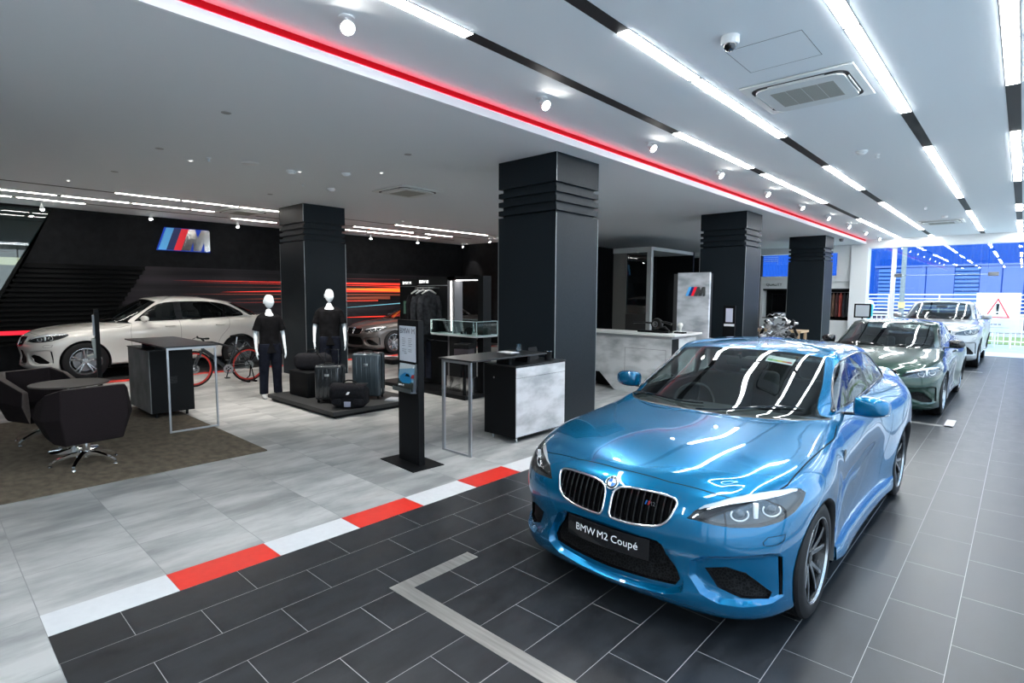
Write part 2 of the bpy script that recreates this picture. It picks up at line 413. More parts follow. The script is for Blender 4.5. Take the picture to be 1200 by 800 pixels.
def surf_bm(s):
    """both halves in one bmesh; face layer 'reg': 0 skin 1 bonnet 2 deck 3 greenhouse ; 'gi','gj' grid indices"""
    bm = bmesh.new(); lr = bm.faces.layers.int.new('reg'); li = bm.faces.layers.int.new('gi'); lj = bm.faces.layers.int.new('gj'); lp = bm.faces.layers.int.new('part')
    for reg, key in enumerate('SHDG'):
        P = s[key]; nu, nv = P.shape[:2]
        for sgn in (1, -1):
            vs = [[bm.verts.new((p[0]*sgn, p[1], p[2])) for p in row] for row in P]
            for i in range(nu-1):
                for j in range(nv-1):
                    q = [vs[i][j], vs[i+1][j], vs[i+1][j+1], vs[i][j+1]]
                    fl = (sgn < 0) ^ (key in 'HD')
                    if key == 'H': fl = (sgn > 0)
                    try: f = bm.faces.new(q if not fl else q[::-1])
                    except ValueError: continue
                    f[lr] = reg; f[li] = i; f[lj] = j; f.smooth = True
    bmesh.ops.remove_doubles(bm, verts=bm.verts, dist=2e-4)
    bmesh.ops.dissolve_degenerate(bm, edges=bm.edges, dist=1e-5)
    bmesh.ops.recalc_face_normals(bm, faces=bm.faces)
    # relax the bonnet and wing tops so that reflections run smoothly
    my = max(v.co.y for v in bm.verts); cowl_y = max(p[1] for p in s['H'].reshape(-1, 3)[:, :]) ; zlo = s['H'][..., 2].min()-.07
    sel = [v for v in bm.verts if v.co.z > zlo and v.co.y < cowl_y*.93 and any(f[lr] in (0, 1) for f in v.link_faces) and not any(f[lr] == 3 for f in v.link_faces)]
    for _ in range(14): bmesh.ops.smooth_vert(bm, verts=sel, factor=.5, use_axis_x=True, use_axis_y=False, use_axis_z=True)
    allv = [v for v in bm.verts if not v.is_boundary and not any(f[lr] == 3 for f in v.link_faces)]
    for _ in range(3): bmesh.ops.smooth_vert(bm, verts=allv, factor=.4, use_axis_x=True, use_axis_y=True, use_axis_z=True)
    # make sure they point outwards
    zt = max(v.co.z for v in bm.verts)-.03
    t = [f for f in bm.faces if f.calc_center_median().z > zt]
    if sum(f.normal.z for f in t) < 0: bmesh.ops.reverse_faces(bm, faces=bm.faces)
    return bm

# ---------------------------------------------------------------- cutting the skin
EX, EY, EZ = Vector((1, 0, 0)), Vector((0, 1, 0)), Vector((0, 0, 1))
def inpoly(x, y, P):
    c = False; j = len(P)-1
    for i in range(len(P)):
        if (P[i][1] > y) != (P[j][1] > y) and x < (P[j][0]-P[i][0])*(y-P[i][1])/(P[j][1]-P[i][1])+P[i][0]: c = not c
        j = i
    return c
def ribbon(P, w):
    """thin closed polygon around a 2D polyline"""
    P = [Vector(p) for p in P]; L, Rr = [], []
    for i, p in enumerate(P):
        t = (P[min(i+1, len(P)-1)]-P[max(i-1, 0)]).normalized(); n = Vector((-t.y, t.x))*w/2
        L.append(p+n); Rr.append(p-n)
    return [tuple(q) for q in L+Rr[::-1]]
def offset_poly(P, w):
    n = len(P); a = sum(P[i][0]*P[(i+1) % n][1]-P[(i+1) % n][0]*P[i][1] for i in range(n)); s = 1 if a > 0 else -1
    out = []
    for i in range(n):
        p0, p, p1 = Vector(P[i-1]), Vector(P[i]), Vector(P[(i+1) % n])
        t0, t1 = (p-p0).normalized(), (p1-p).normalized(); n0, n1 = Vector((-t0.y, t0.x)), Vector((-t1.y, t1.x))
        m = (n0+n1); m = m.normalized() if m.length > 1e-6 else n0; k = w/max(.5, m.dot(n0)); out.append(tuple(p+m*k*s))
    return out
def cut(bm, P, u, v, ok, part=None, only=None):
    """cut the skin along the 2D polygon P seen in the (u, v) projection; faces inside get 'part'"""
    lp = bm.faces.layers.int['part']
    x0, x1 = min(p[0] for p in P)-.002, max(p[0] for p in P)+.002; y0, y1 = min(p[1] for p in P)-.002, max(p[1] for p in P)+.002
    def bb(f):
        a = [q.co.dot(u) for q in f.verts]; b = [q.co.dot(v) for q in f.verts]; return min(a), max(a), min(b), max(b)
    cand = {}
    for f in bm.faces:
        if not ok(f): continue
        b = bb(f)
        if b[1] < x0 or b[0] > x1 or b[3] < y0 or b[2] > y1: continue
        cand[f] = b
    for i in range(len(P)):
        p, q = P[i], P[(i+1) % len(P)]; dx, dy = q[0]-p[0], q[1]-p[1]; L = math.hypot(dx, dy)
        if L < 1e-6: continue
        sx0, sx1, sy0, sy1 = min(p[0], q[0])-1e-4, max(p[0], q[0])+1e-4, min(p[1], q[1])-1e-4, max(p[1], q[1])+1e-4
        sel = [f for f, b in cand.items() if not (b[1] < sx0 or b[0] > sx1 or b[3] < sy0 or b[2] > sy1)]
        if not sel: continue
        es = {e for f in sel for e in f.edges}; vs = {w for f in sel for w in f.verts}
        co = u*p[0]+v*p[1]; no = (u*(-dy)+v*dx)/L
        for f in sel: cand.pop(f)
        r = bmesh.ops.bisect_plane(bm, geom=list(vs)+list(es)+sel, dist=2e-5, plane_co=co, plane_no=no)
        for g in list(sel)+[g for g in r['geom'] if isinstance(g, bmesh.types.BMFace)]:
            if g.is_valid: cand[g] = bb(g)
    res = []
    for f in cand:
        if not f.is_valid: continue
        c = f.calc_center_median()
        if inpoly(c.dot(u), c.dot(v), P) and (only is None or f[lp] in only): 
            res.append(f)
            if part is not None: f[lp] = part
    return res
def take(bm, parts, name, mats, parent, orig=None, disp=None, matfn=None, thick=0, angle=None):
    """mesh object from the faces whose part is in parts"""
    lp = bm.faces.layers.int['part']; ps = set(parts) if hasattr(parts, '__iter__') else {parts}
    idx = {}; vs = []; fs = []; mi = []
    for f in bm.faces:
        if f[lp] in ps:
            q = []
            for v in f.verts:
                if v not in idx: idx[v] = len(vs); vs.append(v.co.copy())
                q.append(idx[v])
            fs.append(q); mi.append(matfn(f[lp]) if matfn else 0)
    if not fs: return None
    if disp is not None: vs = [disp(v) for v in vs]
    me = bpy.data.meshes.new(name); me.from_pydata([tuple(v) for v in vs], [], fs)
    for m in (mats if isinstance(mats, (list, tuple)) else [mats]): me.materials.append(m)
    me.polygons.foreach_set('material_index', mi)
    me.polygons.foreach_set('use_smooth', [True]*len(fs)); me.update()
    if orig is not None:
        nn = [orig(v) for v in vs]; me.normals_split_custom_set_from_vertices([tuple(n) for n in nn])
    elif angle: me.set_sharp_from_angle(angle=R(angle))
    o = bpy.data.objects.new(name, me); C.objects.link(o); o.parent = parent
    if thick: b = o.modifiers.new('s', 'SOLIDIFY'); b.thickness = thick; b.offset = -1
    return o
class Orig:
    """smooth normals of the uncut skin"""
    def __init__(s, bm):
        from mathutils.interpolate import poly_3d_calc
        bm.normal_update(); bm.verts.ensure_lookup_table(); bm.verts.index_update()
        s.v = [v.co.copy() for v in bm.verts]; s.n = [v.normal.copy() for v in bm.verts]
        s.f = [[v.index for v in f.verts] for f in bm.faces]
        s.bvh = BVHTree.FromPolygons(s.v, s.f); s.pc = poly_3d_calc
    def __call__(s, co):
        p, n, i, d = s.bvh.find_nearest(co)
        w = s.pc([s.v[k] for k in s.f[i]], p); r = Vector((0, 0, 0))
        for k, q in zip(s.f[i], w): r += s.n[k]*q
        return r.normalized() if r.length > 1e-6 else n
    def on(s, u, v, a, b, w):
        """surface point hit along -w from outside at projected coordinates"""
        o = u*a+v*b+w*6
        h = s.bvh.ray_cast(o, -w); return (h[0], h[1]) if h[0] is not None else None

# ---------------------------------------------------------------- wheels
def make_wheel(parent, r, w, rim_r, M, dup_of=None, style='double', mats=None, disc_blue=False):
    tyre, dark, pol, disc, cal = mats
    k = MB(); hw = w/2
    prof = [(rim_r-.012, -hw+.02), (rim_r+.004, -hw+.004), (rim_r+.03, -hw), (r-.03, -hw+.003), (r-.008, -hw+.016), (r, -hw+.035)]
    for g in (-.33, -.12, .12, .33):
        prof += [(r, g*w-.006), (r-.006, g*w-.004), (r-.006, g*w+.004), (r, g*w+.006)]
    prof += [(r, hw-.035), (r-.008, hw-.016), (r-.03, hw-.003), (rim_r+.03, hw), (rim_r+.006, hw-.004), (rim_r-.008, hw-.012)]
    k.lathe(prof, 64, M, cap=False); o = k.build('wheel', tyre, parent, angle=28)
    rm = MB(); rm.cur = 1
    rm.lathe([(rim_r+.004, hw-.010), (rim_r+.002, hw-.003), (rim_r-.006, hw-.002), (rim_r-.012, hw-.014)], 64, M, cap=False)
    rm.cur = 0
    rm.lathe([(rim_r-.012, hw-.014), (rim_r-.022, hw-.05), (rim_r-.035, -.02), (rim_r-.02, -hw+.02)], 64, M, cap=False)
    def spoke(a0, a1, r0, r1, w0, w1, z0, z1, bend=0.):
        N = 7; L = []; 
        for i in range(N):
            t = i/(N-1); rr = r0+(r1-r0)*t; a = a0+(a1-a0)*t+bend*math.sin(PI*t); ww = w0+(w1-w0)*t; z = z0+(z1-z0)*math.sin(t*PI/2)
            ca, sa = math.cos(a), math.sin(a); c = Vector((rr*ca, rr*sa, 0)); n = Vector((-sa, ca, 0))
            L.append([c-n*ww*.5+EZ*(z-.004), c-n*ww*.3+EZ*z, c+n*ww*.3+EZ*z, c+n*ww*.5+EZ*(z-.004), c+n*ww*.42+EZ*(z-.035), c-n*ww*.42+EZ*(z-.035)])
        for i in range(N-1):
            for j in range(6):
                rm.cur = 1 if j == 1 else 0
                q = [L[i][j], L[i][(j+1) % 6], L[i+1][(j+1) % 6], L[i+1][j]]
                rm.add([M @ p for p in q], [(0, 1, 2, 3)])
    zr, zh = hw-.02, hw-.045
    n = 5
    for i in range(n):
        a = 2*PI*i/n+PI/2
        if style == 'double':
            spoke(a-.12, a-.27, .045, rim_r-.008, .036, .026, zh, zr, -.03); spoke(a+.12, a+.27, .045, rim_r-.008, .036, .026, zh, zr, .03)
        elif style == 'twin':
            spoke(a-.10, a-.14, .045, rim_r-.008, .030, .030, zh, zr); spoke(a+.10, a+.14, .045, rim_r-.008, .030, .030, zh, zr)
        else:
            spoke(a-.05, a-.30, .05, rim_r-.008, .035, .022, zh, zr, -.05); spoke(a+.05, a+.30, .05, rim_r-.008, .035, .022, zh, zr, .05); 
    rm.cur = 0; rm.lathe([(.07, zh-.04), (.068, zh-.004), (.058, zh), (.034, zh+.001), (.033, zh+.006), (0, zh+.007)], 24, M)
    rr = rm.build('rim', [dark, pol], o, angle=25)
    hb = MB(); hb.lathe([(.0, zh+.0075), (.026, zh+.0075), (.0, zh+.0095)], 20, M)
    d = MB(); d.lathe([(.06, .03), (rim_r-.065, .03), (rim_r-.065, .005), (.06, .005)], 40, M, closed=True); d.lathe([(0, .05), (.07, .05), (.085, .03)], 24, M)
    d.build('brake_disc', disc, o, angle=25)
    c = MB(); L = []
    for i in range(9):
        a = -.5+1.0*i/8+2.6; rr_, r2 = rim_r-.12, rim_r-.045
        L.append([M @ Vector((math.cos(a)*q, math.sin(a)*q, z)) for q, z in ((rr_, .045), (r2, .045), (r2, -.01), (rr_, -.01))])
    c.grid(L, closed_v=True); c.build('brake_caliper', cal, o, angle=30)
    return o
# ---------------------------------------------------------------- whole car
KIDNEY = [(.022, .605), (.034, .583), (.07, .577), (.15, .577), (.24, .586), (.305, .603), (.345, .635), (.368, .69), (.376, .728), (.362, .746), (.30, .757), (.20, .759), (.11, .755), (.055, .743), (.028, .715)]
HEAD = [(.438, .076, .668), (.468, .105, .710), (.502, .144, .742), (.586, .214, .776), (.66, .28, .797), (.733, .346, .809), (.832, .485, .812), (.866, .533, .803), (.886, .552, .782), (.884, .50, .748), (.868, .415, .711), (.83, .317, .680), (.756, .226, .661), (.643, .143, .654), (.569, .114, .657), (.50, .09, .664)]
LOWER = [(.30, .518), (.355, .483), (.404, .40), (.438, .325), (.437, .268), (.35, .228), (.16, .214), (0, .210), (-.16, .214), (-.35, .228), (-.437, .268), (-.438, .325), (-.404, .40), (-.355, .483), (-.30, .518), (0, .535)]
MESH = [(.30, .50), (.335, .43), (.385, .365), (.405, .315), (.385, .278), (.25, .268), (0, .262), (-.25, .268), (-.385, .278), (-.405, .315), (-.385, .365), (-.335, .43), (-.30, .50)]
SIDE = [(.465, .45), (.52, .488), (.60, .505), (.70, .518), (.785, .526), (.815, .518), (.826, .49), (.832, .275), (.80, .252), (.70, .238), (.60, .245), (.52, .28), (.46, .36)]
SMESH = [(.525, .415), (.62, .44), (.695, .415), (.742, .36), (.79, .30), (.782, .268), (.68, .272), (.58, .315)]
SLOT = [(.806, .50), (.822, .492), (.827, .285), (.812, .28)]
DLO = [(1.70, 1.035), (1.78, 1.085), (1.95, 1.185), (2.12, 1.27), (2.24, 1.32), (2.38, 1.348), (2.66, 1.362), (2.96, 1.358), (3.20, 1.330), (3.38, 1.275), (3.53, 1.20), (3.63, 1.135), (3.64, 1.105), (3.58, 1.090), (3.2, 1.068), (2.6, 1.048), (2.1, 1.035)]
HOODT = [(0, .150), (.30, .166), (.54, .215), (.60, .235), (.70, .31), (.745, .365), (.785, .52), (.797, .70), (.803, 1.18), (.806, 1.42), (.78, 1.60), (.70, 1.62), (.60, 1.345), (.31, 1.20), (0, 1.168)]

def build_car(name, label, loc, spec):
    t = thing(name, label, spec.get('cat', 'car'), loc, spec.get('rz', 0))
    xw, yw, zw = spec.get('xw'), spec.get('yw'), spec.get('zw')
    W = warp_fn(xw, yw, zw)
    fx = lambda x: float(W([x, 0, 0])[0]) if x >= 0 else -float(W([-x, 0, 0])[0])
    fy = lambda y: float(W([0, y, 0])[1]); fz = lambda z: float(W([0, 0, z])[2])
    fxz = lambda P: [(fx(a), fz(b)) for a, b in P]; fyz = lambda P: [(fy(a), fz(b)) for a, b in P]; fxy = lambda P: [(fx(a), fy(b)) for a, b in P]
    s = car_surface(warp=W, gh=spec.get('gh')); bm = surf_bm(s)
    O = Orig(bm)
    if spec.get('tweak_kidney'): pass
    lp = bm.faces.layers.int['part']; lr = bm.faces.layers.int['reg']; li = bm.faces.layers.int['gi']; lj = bm.faces.layers.int['gj']
    n0, n1, nb = s['n0'], s['n1'], s['G'].shape[0]
    paint, black, gloss, glass, dark, chrome = spec['paint'], M_['black_plastic'], M_['gloss_black'], M_['car_glass'], M_['rubber'], M_['chrome']
    # part ids: 0 body 1 bonnet 2 door 3 windscreen 4 side glass 5 rear glass 6 hole 7 lens 8 seam 9 kidney 10 lower scoop 11 lower mesh 12 side scoop 13 side mesh 14 slot 15 cowl 16 roof 17 pillar black 18 boot lid 19 rear door
    for f in bm.faces:
        g, i, j = f[lr], f[li], f[lj]
        if g == 1: f[lp] = 1
        elif g == 2: f[lp] = 18
        elif g == 3:
            if i < n0+1 and j < NG*3: f[lp] = 3 if j >= 1 else 15
            elif i >= n1+2 and j < NG*3: f[lp] = 5 if j >= 1 else 0
            elif j >= NG*3: f[lp] = 16
    front = lambda f: f.normal.y < -.05 and f.calc_center_median().y < 1.0*spec.get('ys', 1) and f[lr] == 0
    for sg in (1, -1):
        U = EX*sg
        fr = lambda f, sg=sg: f[lr] == 0 and f.normal.y < -.02 and f.verts[0].co.y < fy(.75)
        sd = lambda f, sg=sg: f.normal.x*sg > .15 and f.verts[0].co.x*sg > .2
        # headlight seen along its own diagonal
        wdir = Vector((.60*sg, -.80, .0)).normalized(); uu = Vector((.80*sg, .60, 0))
        HP = [W(p) for p in HEAD]; HP = [(Vector((p[0]*sg, p[1], p[2])).dot(uu), p[2]) for p in HP]
        cut(bm, HP, uu, EZ, lambda f, wd=wdir: f[lr] in (0, 1) and f.normal.dot(wd) > 0 and f.verts[0].co.y < fy(.8) and f.verts[0].co.x*sg > .1, 7)
        kid = fxz(KIDNEY)
        cut(bm, kid, U, EZ, fr, 9)
        if spec.get('bumper', 1):
            SI = fxz(SIDE)
            cut(bm, SI, U, EZ, lambda f, sg=sg: fr(f) and f.verts[0].co.x*sg > .3, 12)
            cut(bm, offset_poly(SI, .020), U, EZ, lambda f, sg=sg: fr(f) and f.verts[0].co.x*sg > .3, 20, only=(12,))
            cut(bm, fxz(ribbon([(.766, .568), (.760, .585), (.776, .611), (.829, .611), (.825, .580), (.808, .565), (.770, .566)], .0035)), U, EZ, lambda f, sg=sg: fr(f) and f.verts[0].co.x*sg > .5, 8, only=(0,))
            cut(bm, fxz(SMESH), U, EZ, lambda f, sg=sg: fr(f) and f.verts[0].co.x*sg > .3, 13, only=(12, 20))
            cut(bm, fxz(SLOT), U, EZ, lambda f, sg=sg: fr(f) and f.verts[0].co.x*sg > .3, 14, only=(12, 20))
        # bonnet line seen from above, with its shut line
        top = lambda f, sg=sg: f.normal.z > .2 and f.verts[0].co.x*sg > -.01 and f.verts[0].co.y < fy(1.75) and f.verts[0].co.z > fz(.6) and f[lr] in (0, 1)
        HT = fxy(HOODT)
        cut(bm, HT, U, EY, top, 1, only=(0,))
        cut(bm, ribbon(HT[:11], .006), U, EY, top, 8, only=(0, 1))
        # side windows
        cut(bm, fyz(spec.get('dlo', DLO)), EY, EZ, lambda f, sg=sg: sd(f) and f[lr] in (0, 3), 4)
        for P in spec.get('pillars', [[(2.865, 1.40), (2.925, 1.40), (2.875, 1.0), (2.815, 1.0)]]):
            cut(bm, fyz(P), EY, EZ, lambda f, sg=sg: sd(f) and f[lr] in (0, 3), 17, only=(4,))
        # doors
        for pid, P in zip((2, 19), spec.get('doors', [[(1.63, .992), (1.585, .85), (1.585, .60), (1.63, .34), (1.67, .235), (2.74, .235), (2.84, .42), (2.935, .62), (2.99, .82), (2.97, 1.00), (2.93, 1.12), (1.68, 1.06)]])):
            Q = fyz(P)
            cut(bm, Q, EY, EZ, lambda f, sg=sg: sd(f) and f[lr] in (0,), pid, only=(0,))
            cut(bm, ribbon(Q[:-1], .005), EY, EZ, lambda f, sg=sg: sd(f) and f[lr] == 0, 8, only=(0, 2, 19))
        # wheel arches
        for ya, ra in spec['axles']:
            P = [(ya+ra*math.cos(a), spec['wr']+ra*math.sin(a)) for a in np.linspace(0, 2*PI, 40, endpoint=False)]
            cut(bm, P, EY, EZ, lambda f, sg=sg: f.verts[0].co.x*sg > .45 and f[lr] == 0 and f.verts[0].co.z < spec['wr']+ra+.1, 6)
    fr2 = lambda f: f[lr] == 0 and f.normal.y < -.02 and f.verts[0].co.y < fy(.6)
    if spec.get('bumper', 1):
        LO = fxz(LOWER)
        cut(bm, LO, EX, EZ, fr2, 10, only=(0,)); cut(bm, offset_poly(LO, .022), EX, EZ, fr2, 21, only=(10,)); cut(bm, fxz(MESH), EX, EZ, fr2, 11, only=(10, 21))
    # ---- denting the scoops: depth grows from nothing at the outline to full a little way in
    d = spec.get('dent', .035)
    def pdist(x, z, P):
        b = 9
        for i in range(len(P)):
            ax, az = P[i]; bx, bz = P[(i+1) % len(P)]; dx, dz = bx-ax, bz-az; L2 = dx*dx+dz*dz
            k = max(0, min(1, ((x-ax)*dx+(z-az)*dz)/L2)) if L2 else 0; b = min(b, math.hypot(x-ax-k*dx, z-az-k*dz))
        return b
    if spec.get('bumper', 1):
        for parts, P, ab, f0 in (((12, 20, 13, 14), SI, True, .62), ((10, 21, 11), LO, False, 1.0)):
            for v in {v for f in bm.faces if f[lp] in parts for v in f.verts}:
                x = abs(v.co.x) if ab else v.co.x
                k = min(1, pdist(x, v.co.z, P)/.022); 
                v.co.y += k*d*1.15*min(1, max(f0, (fz(.56)-v.co.z)/(fz(.56)-fz(.30))))
        SH = {}
        for nm, parts, P in (('m', (11,), fxz(MESH)), ('r', (13,), fxz(SMESH)), ('l', (13,), [(-a, b) for a, b in fxz(SMESH)])):
            tmpb = BVHTree.FromBMesh(bm); Q = [Vector((a, 0, b)) for a, b in P]; pts = []
            for i in range(len(Q)):
                for q in (0, .33, .66): pts.append(Q[i].lerp(Q[(i+1) % len(Q)], q))
            row = []
            for p in pts:
                h = tmpb.ray_cast(Vector((p.x, -3, p.z)), EY)
                if h[0] is not None: row.append([h[0]+Vector((0, -.001, 0)), h[0]+Vector((0, .034, 0))])
            SH[nm] = row
    # ---- parts
    mf = lambda p: 1 if p == 8 else 0
    body_ids = [0, 8, 15]
    mk = lambda p: {8: 1, 15: 2}.get(p, 0)
    take(bm, body_ids, 'body', [paint, M_['gap'], black], t, O, matfn=mk)
    take(bm, [10, 21], 'bumper_scoop', spec.get('scoop', paint), t, None, angle=50); ai = take(bm, 11, 'air_intake', M_['intake_mesh'], t, None, angle=40, disp=lambda v: v+Vector((0, .032, 0)))
    if spec.get('bumper', 1):
        m = MB(); m.grid(SH['m'], closed_u=True); m.build('intake_surround', gloss, ai, angle=50)
    for sg in (1, -1):
        for src, tmp, nm, mt in (((12, 20), 40, 'bumper_scoop', spec.get('scoop', paint)), ((13,), 41, 'air_intake', M_['intake_mesh']), ((14,), 42, 'air_slot', M_['gap'])):
            for f in bm.faces:
                if f[lp] in src and f.verts[0].co.x*sg > 0: f[lp] = tmp
            oo = take(bm, tmp, nm, mt, t, None, angle=32, disp=(lambda v: v+Vector((0, .032, 0))) if nm != 'bumper_scoop' else None)
            if nm == 'air_intake' and oo: m = MB(); m.grid(SH['r' if sg > 0 else 'l'], closed_u=True); m.build('intake_surround', gloss, oo, angle=50)
            for f in bm.faces:
                if f[lp] == tmp: f[lp] = tmp+10
    take(bm, 1, 'bonnet', paint, t, O); take(bm, 18, 'boot_lid', paint, t, O)
    take(bm, 16, 'roof', spec.get('roofm', paint), t, O)
    for pid in (2, 19):
        for sg in (1, -1):
            for f in bm.faces:
                if f[lp] == pid and f.verts[0].co.x*sg > 0: f[lp] = 30
            dr = take(bm, 30, 'door', paint, t, O)
            if dr:
                ys = [v.co.y for v in dr.data.vertices]; hy = max(ys)-.22*(max(ys)-min(ys)); hz = fz(.905)
                h = O.on(EY, EZ, hy, hz, EX*sg)
                if h:
                    hm = MB(); p = h[0]; ln = .10
                    hm.tube([p+Vector((.002*sg, -ln, 0)), p+Vector((.028*sg, -ln*.8, .0)), p+Vector((.036*sg, 0, .002)), p+Vector((.028*sg, ln*.8, .004)), p+Vector((.002*sg, ln, .006))], [.009, .012, .013, .012, .009], 8)
                    hm.build('door_handle', spec.get('handle', paint), dr)
            for f in bm.faces:
                if f[lp] == 30: f[lp] = 31
    take(bm, 3, 'windscreen', glass, t, O)
    for sg in (1, -1):
        for f in bm.faces:
            if f[lp] == 4 and f.verts[0].co.x*sg > 0: f[lp] = 32
        take(bm, 32, 'side_window', M_['side_glass'], t, O)
        for f in bm.faces:
            if f[lp] == 32: f[lp] = 33
    take(bm, 5, 'rear_window', glass, t, O)
    take(bm, 17, 'pillar_trim', gloss, t, O)
    # dark lining behind the skin
    def line(v): n = O(v); return v-n*.022
    lo = take(bm, [0, 8, 15, 1, 16, 17, 2, 19, 31, 18], 'lining', M_['lining'], t, None, disp=line)
    # window surround
    for sg in (1, -1):
        pts = []
        for a, b in fyz(spec.get('dlo', DLO)):
            h = O.on(EY, EZ, a, b, EX*sg)
            if h: pts.append(h[0]+h[1]*.002)
        if len(pts) > 5:
            pts = splb(np.array([list(p) for p in pts]+[list(pts[0])])[None], 4)[0][:-1]
            w = MB(); w.tube([Vx(p) for p in pts], .009, 6, closed=True); w.build('window_trim', spec.get('trim', gloss), t, angle=60)
    # kidneys
    for sg in (1, -1):
        kid = [(a*sg, b) for a, b in fxz(KIDNEY)]
        for f in bm.faces:
            if f[lp] == 9 and f.verts[0].co.x*sg > 0: f[lp] = 34
        back = take(bm, 34, 'grille', M_['gap'], t, None, disp=lambda v: v+Vector((0, .055, 0)))
        for f in bm.faces:
            if f[lp] == 34: f[lp] = 35
        fr3 = []
        for a, b in kid:
            h = O.on(EX, EZ, a, b, -EY)
            if h: fr3.append(h[0])
        P = [Vx(p) for p in splb(np.array([list(p) for p in fr3]+[list(fr3[0])])[None], 5)[0][:-1]]
        m = MB(); m.tube([p+Vector((0, -.004, 0)) for p in P], .0075*spec.get('kf', 1), 8, closed=True)
        m.build('grille_frame', spec.get('kframe', chrome), back, angle=60)
        m = MB(); q = offset_poly([(p.x, p.z) for p in P], .006)
        n = len(P); m.grid([[P[i], Vector((q[i][0], P[i].y+.05, q[i][1]))] for i in range(n)], closed_u=True)
        m.build('grille_shroud', gloss, back, angle=60)
        xs = sorted(a for a, b in [(abs(a), b) for a, b in kid]); xa, xb = xs[0], xs[-1]; nsl = spec.get('slats', 9)
        K2 = [(abs(a), b) for a, b in [(p.x, p.z) for p in P]]
        for i in range(nsl):
            x = xa+(xb-xa)*(i+.8)/(nsl+.6); zz = []
            for z in np.linspace(min(b for a, b in K2), max(b for a, b in K2), 60):
                if inpoly(x, z, K2): zz.append(z)
            if len(zz) < 6: continue
            L = []
            for z in np.linspace(zz[0], zz[-1], 7):
                h = O.on(EX, EZ, x*sg, z, -EY)
                if h:
                    y = h[0].y+.006
                    L.append([Vector((x*sg-.0045, y, z)), Vector((x*sg+.0045, y, z)), Vector((x*sg+.003, y+.035, z)), Vector((x*sg-.003, y+.035, z))])
            m = MB(); m.grid(L, closed_v=True); m.build('grille_slat', gloss, back, angle=30)
    # headlights
    for sg in (1, -1):
        for f in bm.faces:
            if f[lp] == 7 and f.verts[0].co.x*sg > 0: f[lp] = 36
        wd = Vector((.60*sg, -.80, 0)).normalized(); uu = Vector((.80*sg, .60, 0))
        bk = take(bm, 36, 'headlight', M_['lamp_housing'], t, None, disp=lambda v: v-wd*.045-Vector((0, 0, 0)))
        HP = [W(p) for p in HEAD]; H3 = [Vector((p[0]*sg, p[1], p[2])) for p in HP]
        ux = [p.dot(uu) for p in H3]; 
        S3 = []
        for p in H3:
            h = O.on(uu, EZ, p.dot(uu), p.z, wd)
            S3.append(h[0] if h else p)
        m = MB(); n = len(S3); m.grid([[p+wd*.0005, p-wd*.046] for p in S3], closed_u=True); m.build('lamp_rim', black, bk, angle=50)
        # pale brow along the top, two ringed projectors
        def at(fu, fv, dep):
            """fu 0..1 across, fv 0..1 up within the outline"""
            uq = min(ux)+(max(ux)-min(ux))*fu; zs = [z for z in np.linspace(fz(.63), fz(.84), 70) if inpoly(uq, z, [(a, b.z) for a, b in zip(ux, H3)])]
            if not zs: return None
            z = zs[0]+(zs[-1]-zs[0])*fv; h = O.on(uu, EZ, uq, z, wd)
            return (h[0]-wd*dep) if h else None
        m = MB(); L = []
        for fu in np.linspace(.10, .93, 18):
            a, b = at(fu, .76, .022), at(fu, .99, .006)
            if a and b: L.append([a, b, b-wd*.006, a-wd*.008])
        if len(L) > 3: m.grid(L, closed_v=True); m.build('daytime_light_brow', M_['lamp_white'], bk, angle=40)
        m = MB(); m2 = MB(); 
        for fu, sc in ((.40, 1.0), (.66, 1.0)):
            c = at(fu, .40, .022)
            if c is None: continue
            rr = .040*spec.get('ls', 1)
            for q, r_ in ((m, .0045),):
                pts = [c+uu*rr*1.12*math.cos(a)+EZ*rr*.86*math.sin(a) for a in np.linspace(R(150), R(395), 14)]
                q.tube(pts, r_, 6)
            L = []
            for k2, (ra, dz) in enumerate(((.034, 0), (.030, .004), (.022, .008), (.012, .013), (.002, .015))):
                L.append([c+(uu*math.cos(a)+EZ*math.sin(a))*ra*.8*spec.get('ls', 1)+wd*(dz-.004) for a in np.linspace(0, 2*PI, 20, endpoint=False)])
            m2.grid(L, closed_v=True)
        m.build('light_ring', M_['lamp_white'], bk, angle=60); m2.build('projector', M_['projector'], bk, angle=60)
        m = MB(); c = at(.53, .45, .03)
        if c: m.rbox(-.012, .012, -.012, .012, -.040, .040, .004, 2, Matrix.Translation(c) @ Matrix((uu, -wd, EZ)).transposed().to_4x4()); m.build('lamp_divider', M_['lamp_white'], bk)
        take(bm, 36, 'lamp_lens', M_['lens'], bk, O)
        for f in bm.faces:
            if f[lp] == 36: f[lp] = 37
    # badge
    h = O.on(EX, EZ, 0, fz(.755) if not spec.get('badge_z') else spec['badge_z'], -EY)
    if h: badge(t, h[0], h[1], .039)
    if spec.get('bonnet_badge'): pass
